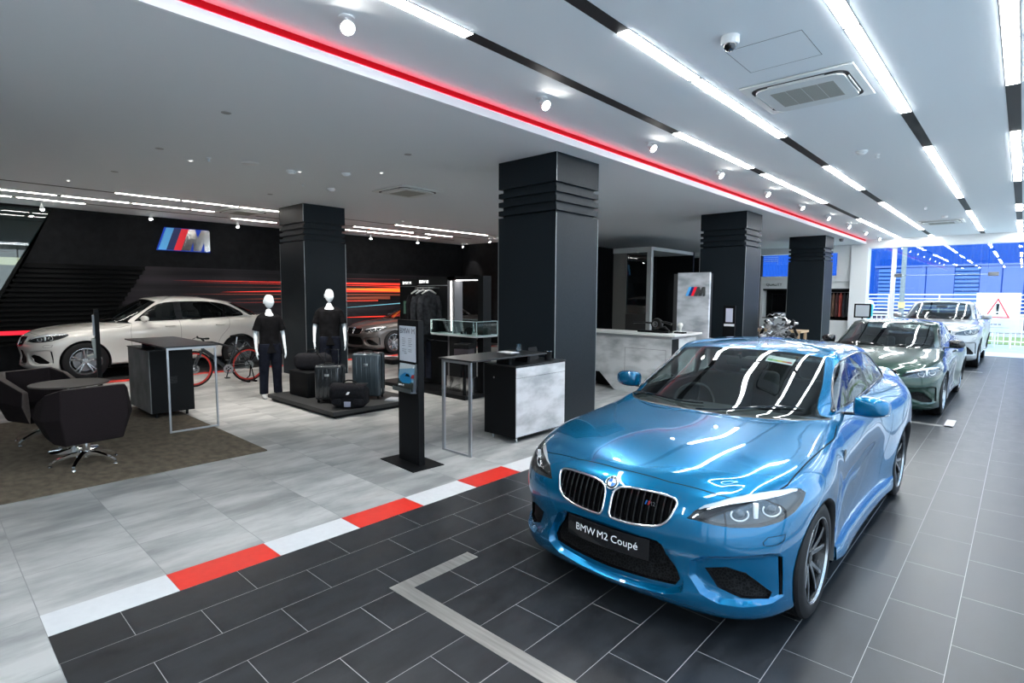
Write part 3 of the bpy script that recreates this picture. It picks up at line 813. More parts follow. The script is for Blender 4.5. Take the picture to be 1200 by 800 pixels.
    # wheels, arch liners
    for sg in (1, -1):
        for k, (ya, ra) in enumerate(spec['axles']):
            xo = spec['track'][k]; w = spec['tw']
            Mx = Matrix.Translation((sg*(xo-w/2), ya, spec['wr'])) @ (Matrix.Rotation(PI/2*sg, 4, 'Y'))
            if sg < 0: pass
            make_wheel(t, spec['wr'], w, spec['rim'], Mx @ Matrix.Rotation(.3+k*.5, 4, 'Z'), style=spec.get('wstyle', 'double'), mats=(dark, spec.get('rimd', M_['rim_dark']), M_['rim_polish'], M_['disc'], spec.get('cal', M_['caliper'])))
            m = MB(); L = []
            for a in np.linspace(-.35, PI+.35, 24):
                y, z = ya+math.cos(a)*(ra-.003), spec['wr']+math.sin(a)*(ra-.003)
                h = O.on(EY, EZ, y, max(z, .25), EX*sg); x1 = abs(h[0].x) if h else xo
                L.append([Vector((sg*(x1+.004), ya+math.cos(a)*(ra+.0), z)), Vector((sg*(x1-.006), ya+math.cos(a)*(ra-.012), spec['wr']+math.sin(a)*(ra-.012))), Vector((sg*(x1-.035), ya+math.cos(a)*(ra-.012), spec['wr']+math.sin(a)*(ra-.012))), Vector((sg*.35, y, z))])
            m.grid([[p for p in row] for row in L]); m.build('wheel_arch_liner', black, t, angle=60)
    m = MB(); m.box(-fx(.70), fx(.70), fy(.25), fy(4.25), fz(.17), fz(.20)); m.build('floor_pan', black, t)
    m = MB(); m.box(-fx(.68), fx(.68), fy(1.30), fy(1.36), fz(.2), fz(.78)); m.build('bulkhead', M_['lining'], t)
    # mirrors
    for sg in (1, -1):
        my, mz, mx = fy(1.86), fz(1.075), fx(.90)
        m = MB(); c = Vector((sg*(mx+.03), my, mz)); L = []
        prof = [(-.115, .030, .040, .02), (-.105, .052, .055, .0), (-.05, .062, .062, -.012), (.03, .062, .060, -.012), (.085, .055, .046, .0), (.11, .035, .03, .02)]
        for px, ry, rz_, oy in prof:
            L.append([c+Vector((sg*px, oy+ry*math.copysign(abs(math.cos(a))**.75, math.cos(a)), 1.2*rz_*math.copysign(abs(math.sin(a))**.75, math.sin(a)))) for a in np.linspace(0, 2*PI, 16, endpoint=False)])
        m.grid(L, closed_v=True); m.add(L[0], [tuple(range(16))]); m.add(L[-1], [tuple(range(16))])
        mo = m.build('wing_mirror', spec.get('mirror', paint), t, angle=50, subsurf=1)
        m = MB(); m.tube([c+Vector((-sg*.20, .03, -.075)), c+Vector((-sg*.10, .01, -.062)), c+Vector((sg*.04, .0, -.058)), c+Vector((sg*.10, .0, -.045))], [.022, .020, .014, .008], 8, flat=(EZ, .6)); m.build('mirror_foot', gloss, mo)
        m = MB(); m.tube([c+Vector((-sg*.06, -.045, -.045)), c+Vector((sg*.05, -.045, -.045)), c+Vector((sg*.105, -.01, -.038))], .006, 6); m.build('turn_signal', M_['chrome'], mo)
    # interior: dashboard, wheel, seats
    m = MB(); L = []
    for y, z, x in ((1.30, .93, .66), (1.50, .985, .68), (1.68, .98, .69), (1.80, .93, .69), (1.86, .80, .69), (1.84, .5, .69)):
        L.append([Vector((fx(x)*k, fy(y), fz(z)+(.01 if abs(k) < .5 else 0))) for k in np.linspace(-1, 1, 9)])
    m.grid(L); m.build('dashboard', M_['interior'], t, angle=60)
    cx, cy, cz = -fx(.37), fy(1.98), fz(.90)
    m = MB(); uh = Vector((0, .40, .92)).normalized(); m.tube([Vector((cx, cy, cz))+EX*.18*math.cos(a)+uh*.18*math.sin(a) for a in np.linspace(0, 2*PI, 36, endpoint=False)], .015, 8, closed=True)
    for a in (0, PI, -PI/2): m.tube([Vector((cx, cy-.02, cz)), Vector((cx, cy, cz))+EX*.17*math.cos(a)+uh*.17*math.sin(a)], .014, 6)
    m.cyl((cx, cy, cz), (cx, cy-.12, cz-.05), .045); m.build('steering_wheel', M_['interior2'], t, angle=60)
    for sg in (1, -1):
        for sy, sc in ((2.55, 1.0),)+(((3.35, .9),) if spec.get('rear_seats', 1) else ()):
            x0 = sg*fx(.37); y0 = fy(sy); zb = fz(.52)
            m = MB()
            m.rbox(-.25, .25, -.45, .08, -.12, .06, .06, 3, TX((x0, y0, zb)))
            m.rbox(-.25, .25, -.07, .07, 0, .60*sc, .06, 3, TX((x0, y0+.05, zb), (R(-14), 0, 0)))
            m.rbox(-.13, .13, -.05, .05, .60*sc, .76*sc, .05, 3, TX((x0, y0+.05, zb), (R(-12), 0, 0)))
            m.build('seat', M_['interior2'], t, angle=50)
    # rear-view mirror
    m = MB(); m.rbox(-.12, .12, -.02, .02, -.035, .035, .02, 3, TX((0, fy(2.02), fz(1.30)))); m.cyl((0, fy(2.02), fz(1.32)), (0, fy(1.98), fz(1.365)), .012, n=8); m.build('rear_view_mirror', M_['interior2'], t)
    # wipers
    for x0, x1, z_ in ((-.62, .02, 0), (.0, .60, 0)):
        m = MB(); P = []
        for k in np.linspace(0, 1, 12):
            x = x0+(x1-x0)*k; y = 1.175+.35*(abs(x)/.7)**2.2+.075*k
            h = O.on(EX, EY, fx(x), fy(y), EZ)
            if h: P.append(h[0]+h[1]*.014)
        if len(P) > 3:
            m.tube(P, [.007]*(len(P)-1)+[.004], 6); m.build('wiper', gloss, t)
    bm.free()
    t['_o'] = 0; del t['_o']
    return t, O, W

def badge(parent, p, n, r):
    """round badge: black ring with four quadrants, blue and white"""
    z = n.normalized(); x = EX-z*EX.dot(z); x.normalize(); y = z.cross(x)
    Mx = Matrix.Translation(p+z*.002) @ Matrix((x, y, z)).transposed().to_4x4()
    m = MB(); m.lathe([(r+.003, -.004), (r+.003, .004), (r, .006), (r-.003, .004)], 40, Mx)
    o = m.build('badge', M_['chrome'], parent, angle=40)
    m = MB(); m.lathe([(r-.002, .004), (r*.62, .0045)], 40, Mx); m.build('badge_ring', M_['gloss_black'], o)
    m = MB(); m.lathe([(r*.60, .0047), (r*.64, .0062), (r*.66, .0047)], 40, Mx); m.build('badge_bezel', M_['chrome'], o)
    for q, mt, nm in ((0, 'badge_white', 'badge_quarter'), (1, 'badge_blue', 'badge_quarter'), (2, 'badge_white', 'badge_quarter'), (3, 'badge_blue', 'badge_quarter')):
        m = MB(); a0 = q*PI/2; pts = [(0, 0)]+[(r*.61*math.cos(a0+PI/2*k/8), r*.61*math.sin(a0+PI/2*k/8)) for k in range(9)]
        m.prism(pts, .003, .0052, Mx); m.build(nm, M_[mt], o)
    m = MB()
    for k, ch in enumerate('BMW'):
        a = R(130-40*k); Mt = Mx @ Matrix.Translation((math.cos(a)*r*.80, math.sin(a)*r*.80, .0048)) @ Matrix.Rotation(a-PI/2, 4, 'Z') @ Matrix.Translation((0, -r*.13, 0))
        text_mb(ch, r*.36, Mt, .0004, mb=m)
    m.build('badge_lettering', M_['badge_white'], o, smooth=False)
    return o
SX = 1.045
M2 = dict(xw=[(0, 0), (1, SX)], yw=None, zw=None, paint=M_['blue'], axles=[(.80, .362), (3.49, .366)], wr=.333, rim=.246, track=(.925, .955), tw=.25)
def cars_hero():
    t, O, W = build_car('coupe_car', 'metallic blue two-door sports coupe in the foreground on the dark tiles', (-1.70, 2.656, 0), M2)
    # number-plate panel with its lettering
    m = MB(); L = []
    for x in np.linspace(-.275, .275, 13):
        h = O.on(EX, EZ, x, .45, -EY); y = h[0].y-.006
        L.append([Vector((x, y, .39)), Vector((x, y, .512)), Vector((x, y+.006, .512)), Vector((x, y+.006, .39))])
    m.grid(L, closed_v=True); pl = m.build('number_plate', M_['gloss_black'], t, angle=60)
    y = min(p[1] for p in m.v)
    for word, cx in (('BMW', -.140), ('M2', -.016), ('Coupé', .124)):
        tx = text_mb(word, .062, TX((cx, y-.002, .435), (PI/2, 0, 0)), .001)
        tx.v = [(a, O.on(EX, EZ, a, .45, -EY)[0].y-.0073, c) for a, b, c in tx.v]      # follow the curve of the plate
        tx.build('plate_lettering', M_['badge_white'], pl, smooth=False)
    # M2 badge in the right-hand grille
    h = O.on(EX, EZ, .25, .70, -EY)
    g = [c for c in t.children if c.name.startswith('grille')]
    m = MB(); text_mb('M2', .034, TX((.262, h[0].y-.002, .692), (PI/2, 0, .12)), .002, mb=m); m.build('grille_badge', M_['chrome'], t, smooth=False)
    for k, c in enumerate(('badge_blue', 'gap', 'badge_red')):
        m = MB(); x = .222+k*.008; m.prism([(x, .692), (x+.008, .692), (x+.016, .715), (x+.008, .715)], -.002, .002, TX((0, h[0].y-.004, 0), (PI/2, 0, 0))); m.build('badge_stripe', M_[c], t, smooth=False)
    # fender gills
    for sg in (1, -1):
        h = O.on(EY, EZ, 1.47, .79, EX*sg)
        m = MB(); m.rbox(-.004, .006, -.05, .05, -.014, .014, .004, 2, Matrix.Translation(h[0]) @ TX(rot=(R(60), 0, 0))); m.build('fender_vent', M_['gloss_black'], t)
    for sg in (1, -1):
        m = MB(); L = []
        for y in np.linspace(1.20, 3.10, 16):
            h = O.on(EY, EZ, y, .235, EX*sg); x0 = abs(h[0].x); e = min(1, (y-1.17)/.12, (3.14-y)/.12)
            L.append([Vector((sg*(x0-.03), y, .30)), Vector((sg*(x0+.004), y, .275)), Vector((sg*(x0+.030*e), y, .225)), Vector((sg*(x0+.032*e), y, .195)), Vector((sg*(x0-.03), y, .185))])
        m.grid(L, closed_v=True); m.build('side_skirt', M_['blue'], t, angle=40)
    # info sticker behind the windscreen glass
    st = MB()
    A = O.on(EX, EY, .30, 1.98, EZ); 
    h0 = O.on(EX, EY, .32, 1.98, EZ); n = h0[1]; zc = n; xc = (EX-n*EX.dot(n)).normalized(); yc = zc.cross(xc)
    Mx = Matrix.Translation(h0[0]-n*.02) @ Matrix((xc, yc, zc)).transposed().to_4x4()
    m = MB(); m.box(-.10, .10, -.05, .05, -.001, .001, Mx); so = m.build('windscreen_card', M_['badge_white'], t, smooth=False)
    for k, c in enumerate(((.1, .5, .1), (.35, .6, .1), (.8, .65, .1), (.75, .3, .05), (.6, .05, .05))):
        m = MB(); m.box(-.09+k*.036, -.09+(k+1)*.036, -.03, -.005, .001, .0016, Mx); m.build('rating_bar', mat('rating_%d' % k, c), so, smooth=False)
    return t
M_['badge_red'] = mat('badge_red', (.6, .01, .02), .3)
# ================================================================ ROOM SHELL
ZL, ZU, XB, XR, YF, XF = 3.755, 3.915, -16.4, .46, 24.3, -4.43
wall_white = mat('white_plaster', (.78, .80, .80), .6)
ceil_m = mat('white_ceiling_paint', (.80, .83, .85), .7)
dark_wall = noise_col(mat('black_wall_panel', (.02, .02, .022),   .6, spec=.08), (.0055, .006, .007), (.009, .0095, .011), 6)
black_m = mat('matt_black', (.005, .0055, .006), .6, spec=.12)
black_metal = mat('black_powder_coat', (.0055, .006, .0068), .5, 0, spec=.12)
col_m = noise_col(mat('column_charcoal_laminate', (.02, .024, .027), .45, spec=.16), (.0070, .0105, .0135), (.012, .017, .0215), 90, 3)
alu = mat('brushed_aluminium', (.55, .57, .60), .3, 1)
steel = mat('satin_steel_frame', (.46, .48, .51), .35, .85)
def tile_mat(name, c0, c1, grout, bw, bh, off, x0, y0, mort, rough, c2=None, nscale=3., r2=None):
    m = mat(name, c0, rough)
    tc = nd(m, 'ShaderNodeTexCoord'); sp = nd(m, 'ShaderNodeSeparateXYZ'); cb = nd(m, 'ShaderNodeCombineXYZ')
    lk(m, tc, 'Object', sp, 0)
    a = nd(m, 'ShaderNodeMath', operation='SUBTRACT'); a.inputs[1].default_value = y0-500*bw; lk(m, sp, 'Y', a, 0)
    b = nd(m, 'ShaderNodeMath', operation='SUBTRACT'); b.inputs[1].default_value = x0-400*bh; lk(m, sp, 'X', b, 0)
    lk(m, a, 0, cb, 'X'); lk(m, b, 0, cb, 'Y')
    br = nd(m, 'ShaderNodeTexBrick'); br.offset = off; br.offset_frequency = 2; br.squash = 1
    br.inputs['Scale'].default_value = 1; br.inputs['Brick Width'].default_value = bw; br.inputs['Row Height'].default_value = bh
    br.inputs['Mortar Size'].default_value = mort; br.inputs['Mortar Smooth'].default_value = 0; br.inputs['Bias'].default_value = 0
    br.inputs['Color1'].default_value = (.42, .42, .42, 1); br.inputs['Color2'].default_value = (.58, .58, .58, 1); br.inputs['Mortar'].default_value = (.5, .5, .5, 1)
    lk(m, cb, 0, br, 'Vector')
    mp = nd(m, 'ShaderNodeMapping'); mp.inputs['Scale'].default_value = (1.6, .55, 1); lk(m, tc, 'Object', mp, 0)
    n = nd(m, 'ShaderNodeTexNoise'); n.inputs['Scale'].default_value = nscale; n.inputs['Detail'].default_value = 7; n.inputs['Roughness'].default_value = .6
    # shift the cloudiness from tile to tile
    mul = nd(m, 'ShaderNodeVectorMath', operation='MULTIPLY_ADD'); mul.inputs[1].default_value = (7, 7, 7)
    lk(m, br, 'Color', mul, 0); lk(m, mp, 0, mul, 2); lk(m, mul, 0, n, 'Vector')
    r = nd(m, 'ShaderNodeValToRGB'); r.color_ramp.elements[0].position = .36; r.color_ramp.elements[1].position = .62
    r.color_ramp.elements[0].color = (*c0, 1); r.color_ramp.elements[1].color = (*c1, 1); lk(m, n, 'Fac', r, 0)
    mx = nd(m, 'ShaderNodeMix', data_type='RGBA'); lk(m, br, 'Fac', mx, 0); lk(m, r, 0, mx, 6); mx.inputs[7].default_value = (*grout, 1)
    lk(m, mx, 2, bsdf(m), 'Base Color')
    rr = nd(m, 'ShaderNodeMapRange'); rr.inputs['To Min'].default_value = rough-.06; rr.inputs['To Max'].default_value = rough+.10; lk(m, n, 'Fac', rr, 0); lk(m, rr, 0, bsdf(m), 'Roughness')
    bp = nd(m, 'ShaderNodeBump'); bp.inputs['Strength'].default_value = .5; bp.inputs['Distance'].default_value = .002; bp.invert = True
    lk(m, br, 'Fac', bp, 'Height'); lk(m, bp, 0, bsdf(m), 'Normal')
    return m
grey_tile = tile_mat('grey_stone_tile', (.22, .228, .225), (.46, .46, .448), (.24, .24, .24), .643, .655, 0, -4.03, .407, .0026, .40, nscale=2.0)
dark_tile = tile_mat('anthracite_tile', (.0105, .0115, .0135), (.020, .0225, .026), (.34, .34, .34), .65, .3255, .5, -3.75, .407, .0016, .36, nscale=5)
stripe_red = noise_col(mat('red_floor_tile', (.7, .03, .02), .4), (.66, .028, .018), (.70, .032, .020), 20)
stripe_white = noise_col(mat('white_floor_tile', (.7, .7, .7), .4), (.60, .61, .62), (.63, .64, .65), 20)

YB = -5.5
m = MB(); m.box(XB, XF+.68, YB, YF, -.2, 0); m.box(XF+.68, XR, YB, .407, -.2, 0); o = struct('floor', m, grey_tile, smooth=False)
m = MB(); m.box(-3.75, .13, .407, 22.7, -.2, 0); struct('floor.001', m, dark_tile, smooth=False)
m = MB(); m.box(.13, XR+.1, .407, YF, -.2, .004); m.box(-3.75, .13, 22.7, YF, -.2, .003); struct('floor.002', m, noise_col(mat('pale_floor_strip', (.7, .7, .7), .5), (.60, .61, .62), (.70, .71, .72), 5), smooth=False)  # paler floor along the right glass and at the far end
# red and white kerb stripe: individual tiles set flush
y = .407; k = 0; proto = {}
while y < 22.3:
    nm = 'red_floor_tile' if k % 2 else 'white_floor_tile'
    m = MB(); m.box(-4.03, -3.75, y+.001, y+.636, -.01, .0016); o = m.build('trim_%d' % (k+1), stripe_red if k % 2 else stripe_white, smooth=False); o['kind'] = 'structure'
    y += .637; k += 1
# ceilings with a stepped edge
m = MB(); m.box(XB, XF, YB, YF, ZL, ZL+.4); struct('ceiling', m, ceil_m, smooth=False)
m = MB(); m.box(XF, XR+.3, YB, YF, ZU, ZU+.3); struct('ceiling.001', m, ceil_m, smooth=False)
m = MB(); m.box(XF, XF+.034, YB, YF-.13, ZL-.001, ZL+.088); struct('trim_60', m, mat('white_fascia', (.88, .89, .90), .5), smooth=False)
m = MB(); m.box(XF+.0015, XF+.010, YB+.02, YF-.15, ZL+.092, ZU-.002)
rl = tag(m.build('red_light_strip', mat('red_led', (.10, .001, .003), .6, spec=.1, emit=(1, .006, .02), estr=.22), smooth=False), 'long red light strip running along the stepped edge of the white ceiling', 'light strip')
m = MB(); m.box(XF+.014, XF+.030, YB+.1, YF-.2, ZL+.089, ZL+.093); m.build('cove_light', mat('red_cove_led', (.6, .01, .02), .5, emit=(1, .03, .07), estr=5), rl, smooth=False)
# beam over the far glass
m = MB(); m.box(-4.9, XR+.3, YF-.12, YF+.25, 3.60, ZU); struct('trim_61', m, wall_white, smooth=False)
m = MB(); m.box(XB, -4.9, YF-.12, YF+.25, 3.50, ZU); struct('trim_62', m, wall_white, smooth=False)
# back (left) wall with its leaning black cladding; glazed left of the slant
yz = lambda pts: pts
def wallpoly(P, x0, x1):    # P in (y, z), extruded along x
    m = MB(); Mx = Matrix(((0, 0, 1, 0), (1, 0, 0, 0), (0, 1, 0, 0), (0, 0, 0, 1))); m.prism(P, x0, x1, Mx); return m
m = wallpoly([(2.50, ZL), (1.72, 2.49), (1.10, 1.25), (.70, .0), (14.9, 0), (14.9, ZL)], XB-.25, XB); struct('wall_left', m, dark_wall, smooth=False)
m = wallpoly([(YB, 0), (.70, 0), (1.02, 1.0), (YB, 1.0)], XB-.25, XB-.01); struct('wall_left.001', m, black_m, smooth=False)
m = wallpoly([(2.50, ZL), (2.38, ZL), (.56, 0), (.70, 0), (1.10, 1.25), (1.72, 2.49)], XB-.24, XB+.03); struct('trim_63', m, black_m, smooth=False)
m = wallpoly([(YB, 1.0), (1.02, 1.0), (2.38, ZL), (YB, ZL)], XB-.1, XB-.085); struct('window_1', m, glass_mat('dark_window_glass', (.45, .52, .50)), smooth=False)
m = wallpoly([(YB, ZL-.06), (2.4, ZL-.06), (2.4, ZL), (YB, ZL)], XB-.12, XB+.02); struct('trim_64', m, black_m, smooth=False)
m = MB(); m.box(XB-.01, XB+.05, -1.2, 2.6, .89, .99); tag(m.build('red_wall_light', mat('red_led2', (.6, .01, .02), .5, emit=(1, .01, .03), estr=.9), smooth=False), 'glowing red horizontal light line low on the black back wall at the far left', 'light strip')
m = MB(); m.box(-20.2, -20, YB-2, 3.0, 0, 4.5); m.box(-20, XB-.26, 2.8, 3.0, 0, 4.5); m.box(-20, XB-.26, YB-2.2, YB-2, 0, 4.5); m.box(-20, XB-.26, YB-2, 3.0, 4.3, 4.5); struct('wall_left.002', m, noise_col(mat('window_backdrop', (.05, .06, .055), .6), (.03, .036, .034), (.07, .08, .075), 1.2), smooth=False)  # dark box added behind the left window so the glass reads dark
m = MB(); m.box(-19.98, -19.9, YB-1.5, 2.7, 2.55, 2.75); tag(m.build('light_band', mat('cream_light_band', (.8, .7, .5), .5, emit=(1, .88, .62), estr=.9), smooth=False), 'cream horizontal light band seen through the dark window at far left', 'light band')
m = MB(); m.box(-19.98, -19.9, YB-1.5, 2.7, .6, 1.7); tag(m.build('teal_panel', mat('teal_panel_glow', (.05, .25, .25), .5, emit=(.10, .42, .42), estr=.25), smooth=False), 'teal panel seen through the dark window at far left', 'panel')  # panel is no lamp; a weak glow is put into its colour
# louvres
lv = thing('louvre_panel', 'black horizontal louvre panel on the back wall behind the white car', 'wall panel', (XB+.002, 0, 0))
def slope(z, P0, P1): return P0[0]+(P1[0]-P0[0])*(z-P0[1])/(P1[1]-P0[1])
nl = 17
for i in range(nl):
    z = .70+i*(2.44-.70)/(nl-1); ya = slope(z, (1.12, 1.25), (1.80, 2.49)) if z > 1.0 else .95; yb = slope(z, (3.30, 1.1), (4.15, 2.5))
    m = MB(); m.add([(0, ya, z-.045), (0, yb, z-.045), (.055, yb, z-.05), (.055, ya, z-.05), (.012, yb, z+.045), (.012, ya, z+.045), (0, yb, z+.045), (0, ya, z+.045)], [(0, 3, 2, 1), (3, 5, 4, 2), (5, 7, 6, 4), (0, 1, 6, 7), (0, 7, 5, 3), (1, 2, 4, 6)])
    m.build('louvre_slat', mat('louvre_black', (.0035, .0038, .0042), .7, spec=.04), lv, smooth=False)
# mural: printed light trails on charcoal, given a glow because the wall is dim
mu = thing('light_trail_mural', 'large wall mural of red and orange light trails behind the parked cars', 'mural', (XB+.002, 0, 0))
mural_m = noise_col(mat('mural_ground', (.03, .028, .03), .5, spec=.15), (.008, .007, .0085), (.026, .022, .027), 1.2, 3, stretch=(1, .12, 3))
m = wallpoly([(3.30, 1.1), (4.15, 2.50), (14.8, 2.50), (14.8, .12), (2.72, .12)], .0, .012); m.build('mural_panel', mural_m, mu, smooth=False)
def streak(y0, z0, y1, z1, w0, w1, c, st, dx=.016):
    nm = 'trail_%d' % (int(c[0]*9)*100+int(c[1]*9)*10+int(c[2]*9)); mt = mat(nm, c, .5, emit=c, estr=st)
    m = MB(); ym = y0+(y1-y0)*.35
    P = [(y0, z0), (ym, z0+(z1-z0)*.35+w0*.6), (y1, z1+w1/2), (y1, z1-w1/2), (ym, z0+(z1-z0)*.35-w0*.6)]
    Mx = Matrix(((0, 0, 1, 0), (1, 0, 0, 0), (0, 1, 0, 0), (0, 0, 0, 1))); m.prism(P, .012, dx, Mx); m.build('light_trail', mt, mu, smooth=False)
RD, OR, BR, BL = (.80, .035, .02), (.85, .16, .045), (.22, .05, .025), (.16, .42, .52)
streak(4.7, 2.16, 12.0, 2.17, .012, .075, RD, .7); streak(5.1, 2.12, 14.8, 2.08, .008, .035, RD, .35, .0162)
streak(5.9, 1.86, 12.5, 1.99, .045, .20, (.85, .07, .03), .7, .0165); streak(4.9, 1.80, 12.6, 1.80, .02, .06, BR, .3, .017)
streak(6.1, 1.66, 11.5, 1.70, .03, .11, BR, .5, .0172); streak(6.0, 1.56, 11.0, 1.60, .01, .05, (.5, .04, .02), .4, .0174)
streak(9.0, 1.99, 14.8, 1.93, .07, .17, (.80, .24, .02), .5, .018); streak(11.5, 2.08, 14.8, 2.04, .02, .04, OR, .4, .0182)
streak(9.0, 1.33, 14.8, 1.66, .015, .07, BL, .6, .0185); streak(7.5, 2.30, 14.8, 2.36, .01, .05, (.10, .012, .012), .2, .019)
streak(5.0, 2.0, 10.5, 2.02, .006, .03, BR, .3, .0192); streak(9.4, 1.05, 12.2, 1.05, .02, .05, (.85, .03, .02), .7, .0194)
# glowing logo on the wall
def m_logo(x, y0, z0, w, h, name, label, depth=.06, Mx=None, glow=True, group=None):
    """three slanted stripes and a chrome M, lying in the local (a, b) plane, extruded along the local normal"""
    t = thing(name, label, 'logo sign'); 
    def pr(P, c0, c1, nm, mt): mm = MB(); mm.prism([(a*w, b*h) for a, b in P], c0, c1, Mx); return mm.build(nm, mt, t, smooth=False)
    s = .135
    for k, (c, mt) in enumerate((('light', mat('logo_light_blue', (.10, .42, .80), .3, emit=(.08, .40, .8), estr=.12 if glow else 0)), ('dark', mat('logo_navy', (.008, .03, .16), .3)), ('red', mat('logo_red', (.75, .015, .03), .3, emit=(.8, .01, .03), estr=.2 if glow else 0)))):
        a = .02+k*s; pr([(a, 0), (a+s, 0), (a+s+.16, 1), (a+.16, 1)], 0, depth, 'logo_stripe', mt)
    a = .02+3*s
    M1 = [(a, 0), (a+.16, 1), (a+.28, 1), (a+.325, .62), (a+.40, 1), (.955, 1), (.985, .94), (.985, .06), (.955, 0), (.87, 0), (.87, .42), (.80, 0), (.745, 0), (.66, .0), (.66, .42), (.60, 0)]
    pr(M1, 0, depth, 'logo_letter', mat('logo_chrome', (.85, .84, .83), .16, 1))
    if glow:
        pr([(-.005, -.03), (.155, 1.03), (.975, 1.03), (1.0, .9), (1.0, -.03)], -.02, -.008, 'glow_edge', mat('logo_glow', (.0, .02, .2), .5, emit=(.01, .08, .8), estr=.25))
    return t
Mlw = Matrix.Translation((XB+.03, 4.40, 2.94)) @ Matrix(((0, 0, 1, 0), (1, 0, 0, 0), (0, 1, 0, 0), (0, 0, 0, 1)))
m_logo(0, 0, 0, 1.27, .56, 'wall_logo', 'big backlit striped M logo high on the black back wall above the white car', .06, Mlw)
# end wall of the left bay, and further walls
m = MB(); m.box(XB-.2, -12.7, 14.9, 15.1, 0, ZL); struct('wall_back', m, dark_wall, smooth=False)
m = MB(); m.box(XB-.2, -8.15, YF, YF+.2, 0, 3.5); struct('wall_far', m, dark_wall, smooth=False)
m = MB(); m.box(-12.9, -12.7, 15.1, YF, 0, ZL); struct('wall_back.001', m, dark_wall, smooth=False)
m = MB(); m.box(XB-.2, XR+.3, YB-.2, YB, 0, ZU+.2); struct('wall_near', m, mat('grey_rear_wall', (.25, .26, .27), .6), smooth=False)
# niche wall with clerestory glass above
m = MB(); m.box(-8.15, -4.45, YF, YF+.25, 0, .90); m.box(-8.15, -4.45, YF, YF+.25, 2.12, 2.62); m.box(-8.15, -8.05, YF, YF+.25, .9, 2.12); m.box(-5.82, -5.60, YF, YF+.25, .9, 2.12) if False else None
m.box(-4.66, -4.45, YF, YF+.25, .9, 2.12); m.box(-8.15, -4.45, YF+.55, YF+.65, .8, 2.2); m.box(-8.15, -8.05, YF+.25, YF+.55, .9, 2.12); m.box(-4.66, -4.56, YF+.25, YF+.55, .9, 2.12); struct('wall_far.001', m, wall_white, smooth=False)
m = MB(); m.box(-8.05, -4.66, YF+.02, YF+.54, .90, .93); m.box(-8.05, -4.66, YF+.02, YF+.54, 2.05, 2.12); m.box(-8.05, -4.66, YF+.5, YF+.55, .93, 2.05); struct('trim_65', m, black_m, smooth=False)
m = MB(); m.box(-8.15, -5.33, YF+.1, YF+.112, 2.62, 3.5); struct('window_2', m, glass_mat('clear_glass', (.95, .98, .98)), smooth=False)
m = MB(); m.box(-5.33, -4.45, YF-.1, YF+.25, 2.4, 3.6); struct('wall_far.002', m, wall_white, smooth=False)
m = MB(); m.box(-4.84, -4.30, YF-.25, YF+.3, 0, 3.62); struct('wall_far.003', m, wall_white, smooth=False)
m = MB(); m.box(-8.0, -7.4, YF+.0, YF+.012, 3.2, 3.45); 
for k in range(3): pass
tag(MB().box(-8.05, -7.5, YF-.015, YF, 3.40, 3.42).box(-8.05, -7.5, YF-.015, YF, 3.32, 3.34).box(-8.05, -7.5, YF-.015, YF, 3.24, 3.26).build('window_grille', wall_white, smooth=False), 'small white slatted grille in the high window beside the second column', 'grille')
m = MB(); text_mb('QUALITY', .15, TX((-7.62, YF-.004, 2.24), (PI/2, 0, 0)), .003, mb=m); tag(m.build('wall_lettering', black_m, smooth=False), 'black capital lettering on the white wall above the display niche', 'lettering')
# far glazing with patch-fitted doors
cg = glass_mat('clear_glass')
for i, (a, b) in enumerate(((-4.30, -3.52), (-3.50, -.92), (-.90, XR))):
    m = MB(); m.box(a, b, YF+.05, YF+.062, .02, 3.60); struct('window_%d' % (3+i), m, cg, smooth=False)
m = MB(); m.box(-3.60, -3.46, YF+.02, YF+.10, 0, 3.6); struct('trim_66', m, mat('white_metal', (.8, .81, .82), .4), smooth=False)
for x, w in ((-3.45, .18), (-.85, .22)):
    m = MB(); m.rbox(x-.06, x+w, YF+.02, YF+.10, 2.52, 2.66, .01, 2); tag(m.build('door_fitting', mat('grey_steel_patch', (.18, .19, .20), .4, .7), smooth=False), 'grey metal patch fitting on the glass door, %s end of its clear pane' % ('left' if x < -2 else 'right'), 'door fitting', group=None)
m = MB(); m.box(-3.4, -.8, YF+.045, YF+.066, 2.58, 2.60); struct('trim_67', m, mat('glass_edge', (.4, .5, .5), .2), smooth=False)
# right glass front
n = 0
for i in range(10):
    y0 = YB+i*3.0; y1 = min(y0+3.0, YF)
    if y0 >= YF: break
    m = MB(); m.box(XR, XR+.012, y0+.02, y1-.02, .08, ZU-.2); struct('window_%d' % (6+i), m, cg, smooth=False)
    m = MB(); m.box(XR-.03, XR+.05, y0-.03, y0+.03, 0, ZU); struct('trim_%d' % (70+i), m, mat('grey_mullion', (.25, .27, .28), .4, .5), smooth=False)
m = MB(); m.box(XR-.03, XR+.05, YB, YF, 0, .08); m.box(XR-.03, XR+.05, YB, YF, ZU-.2, ZU); struct('trim_68', m, mat('grey_mullion'), smooth=False)

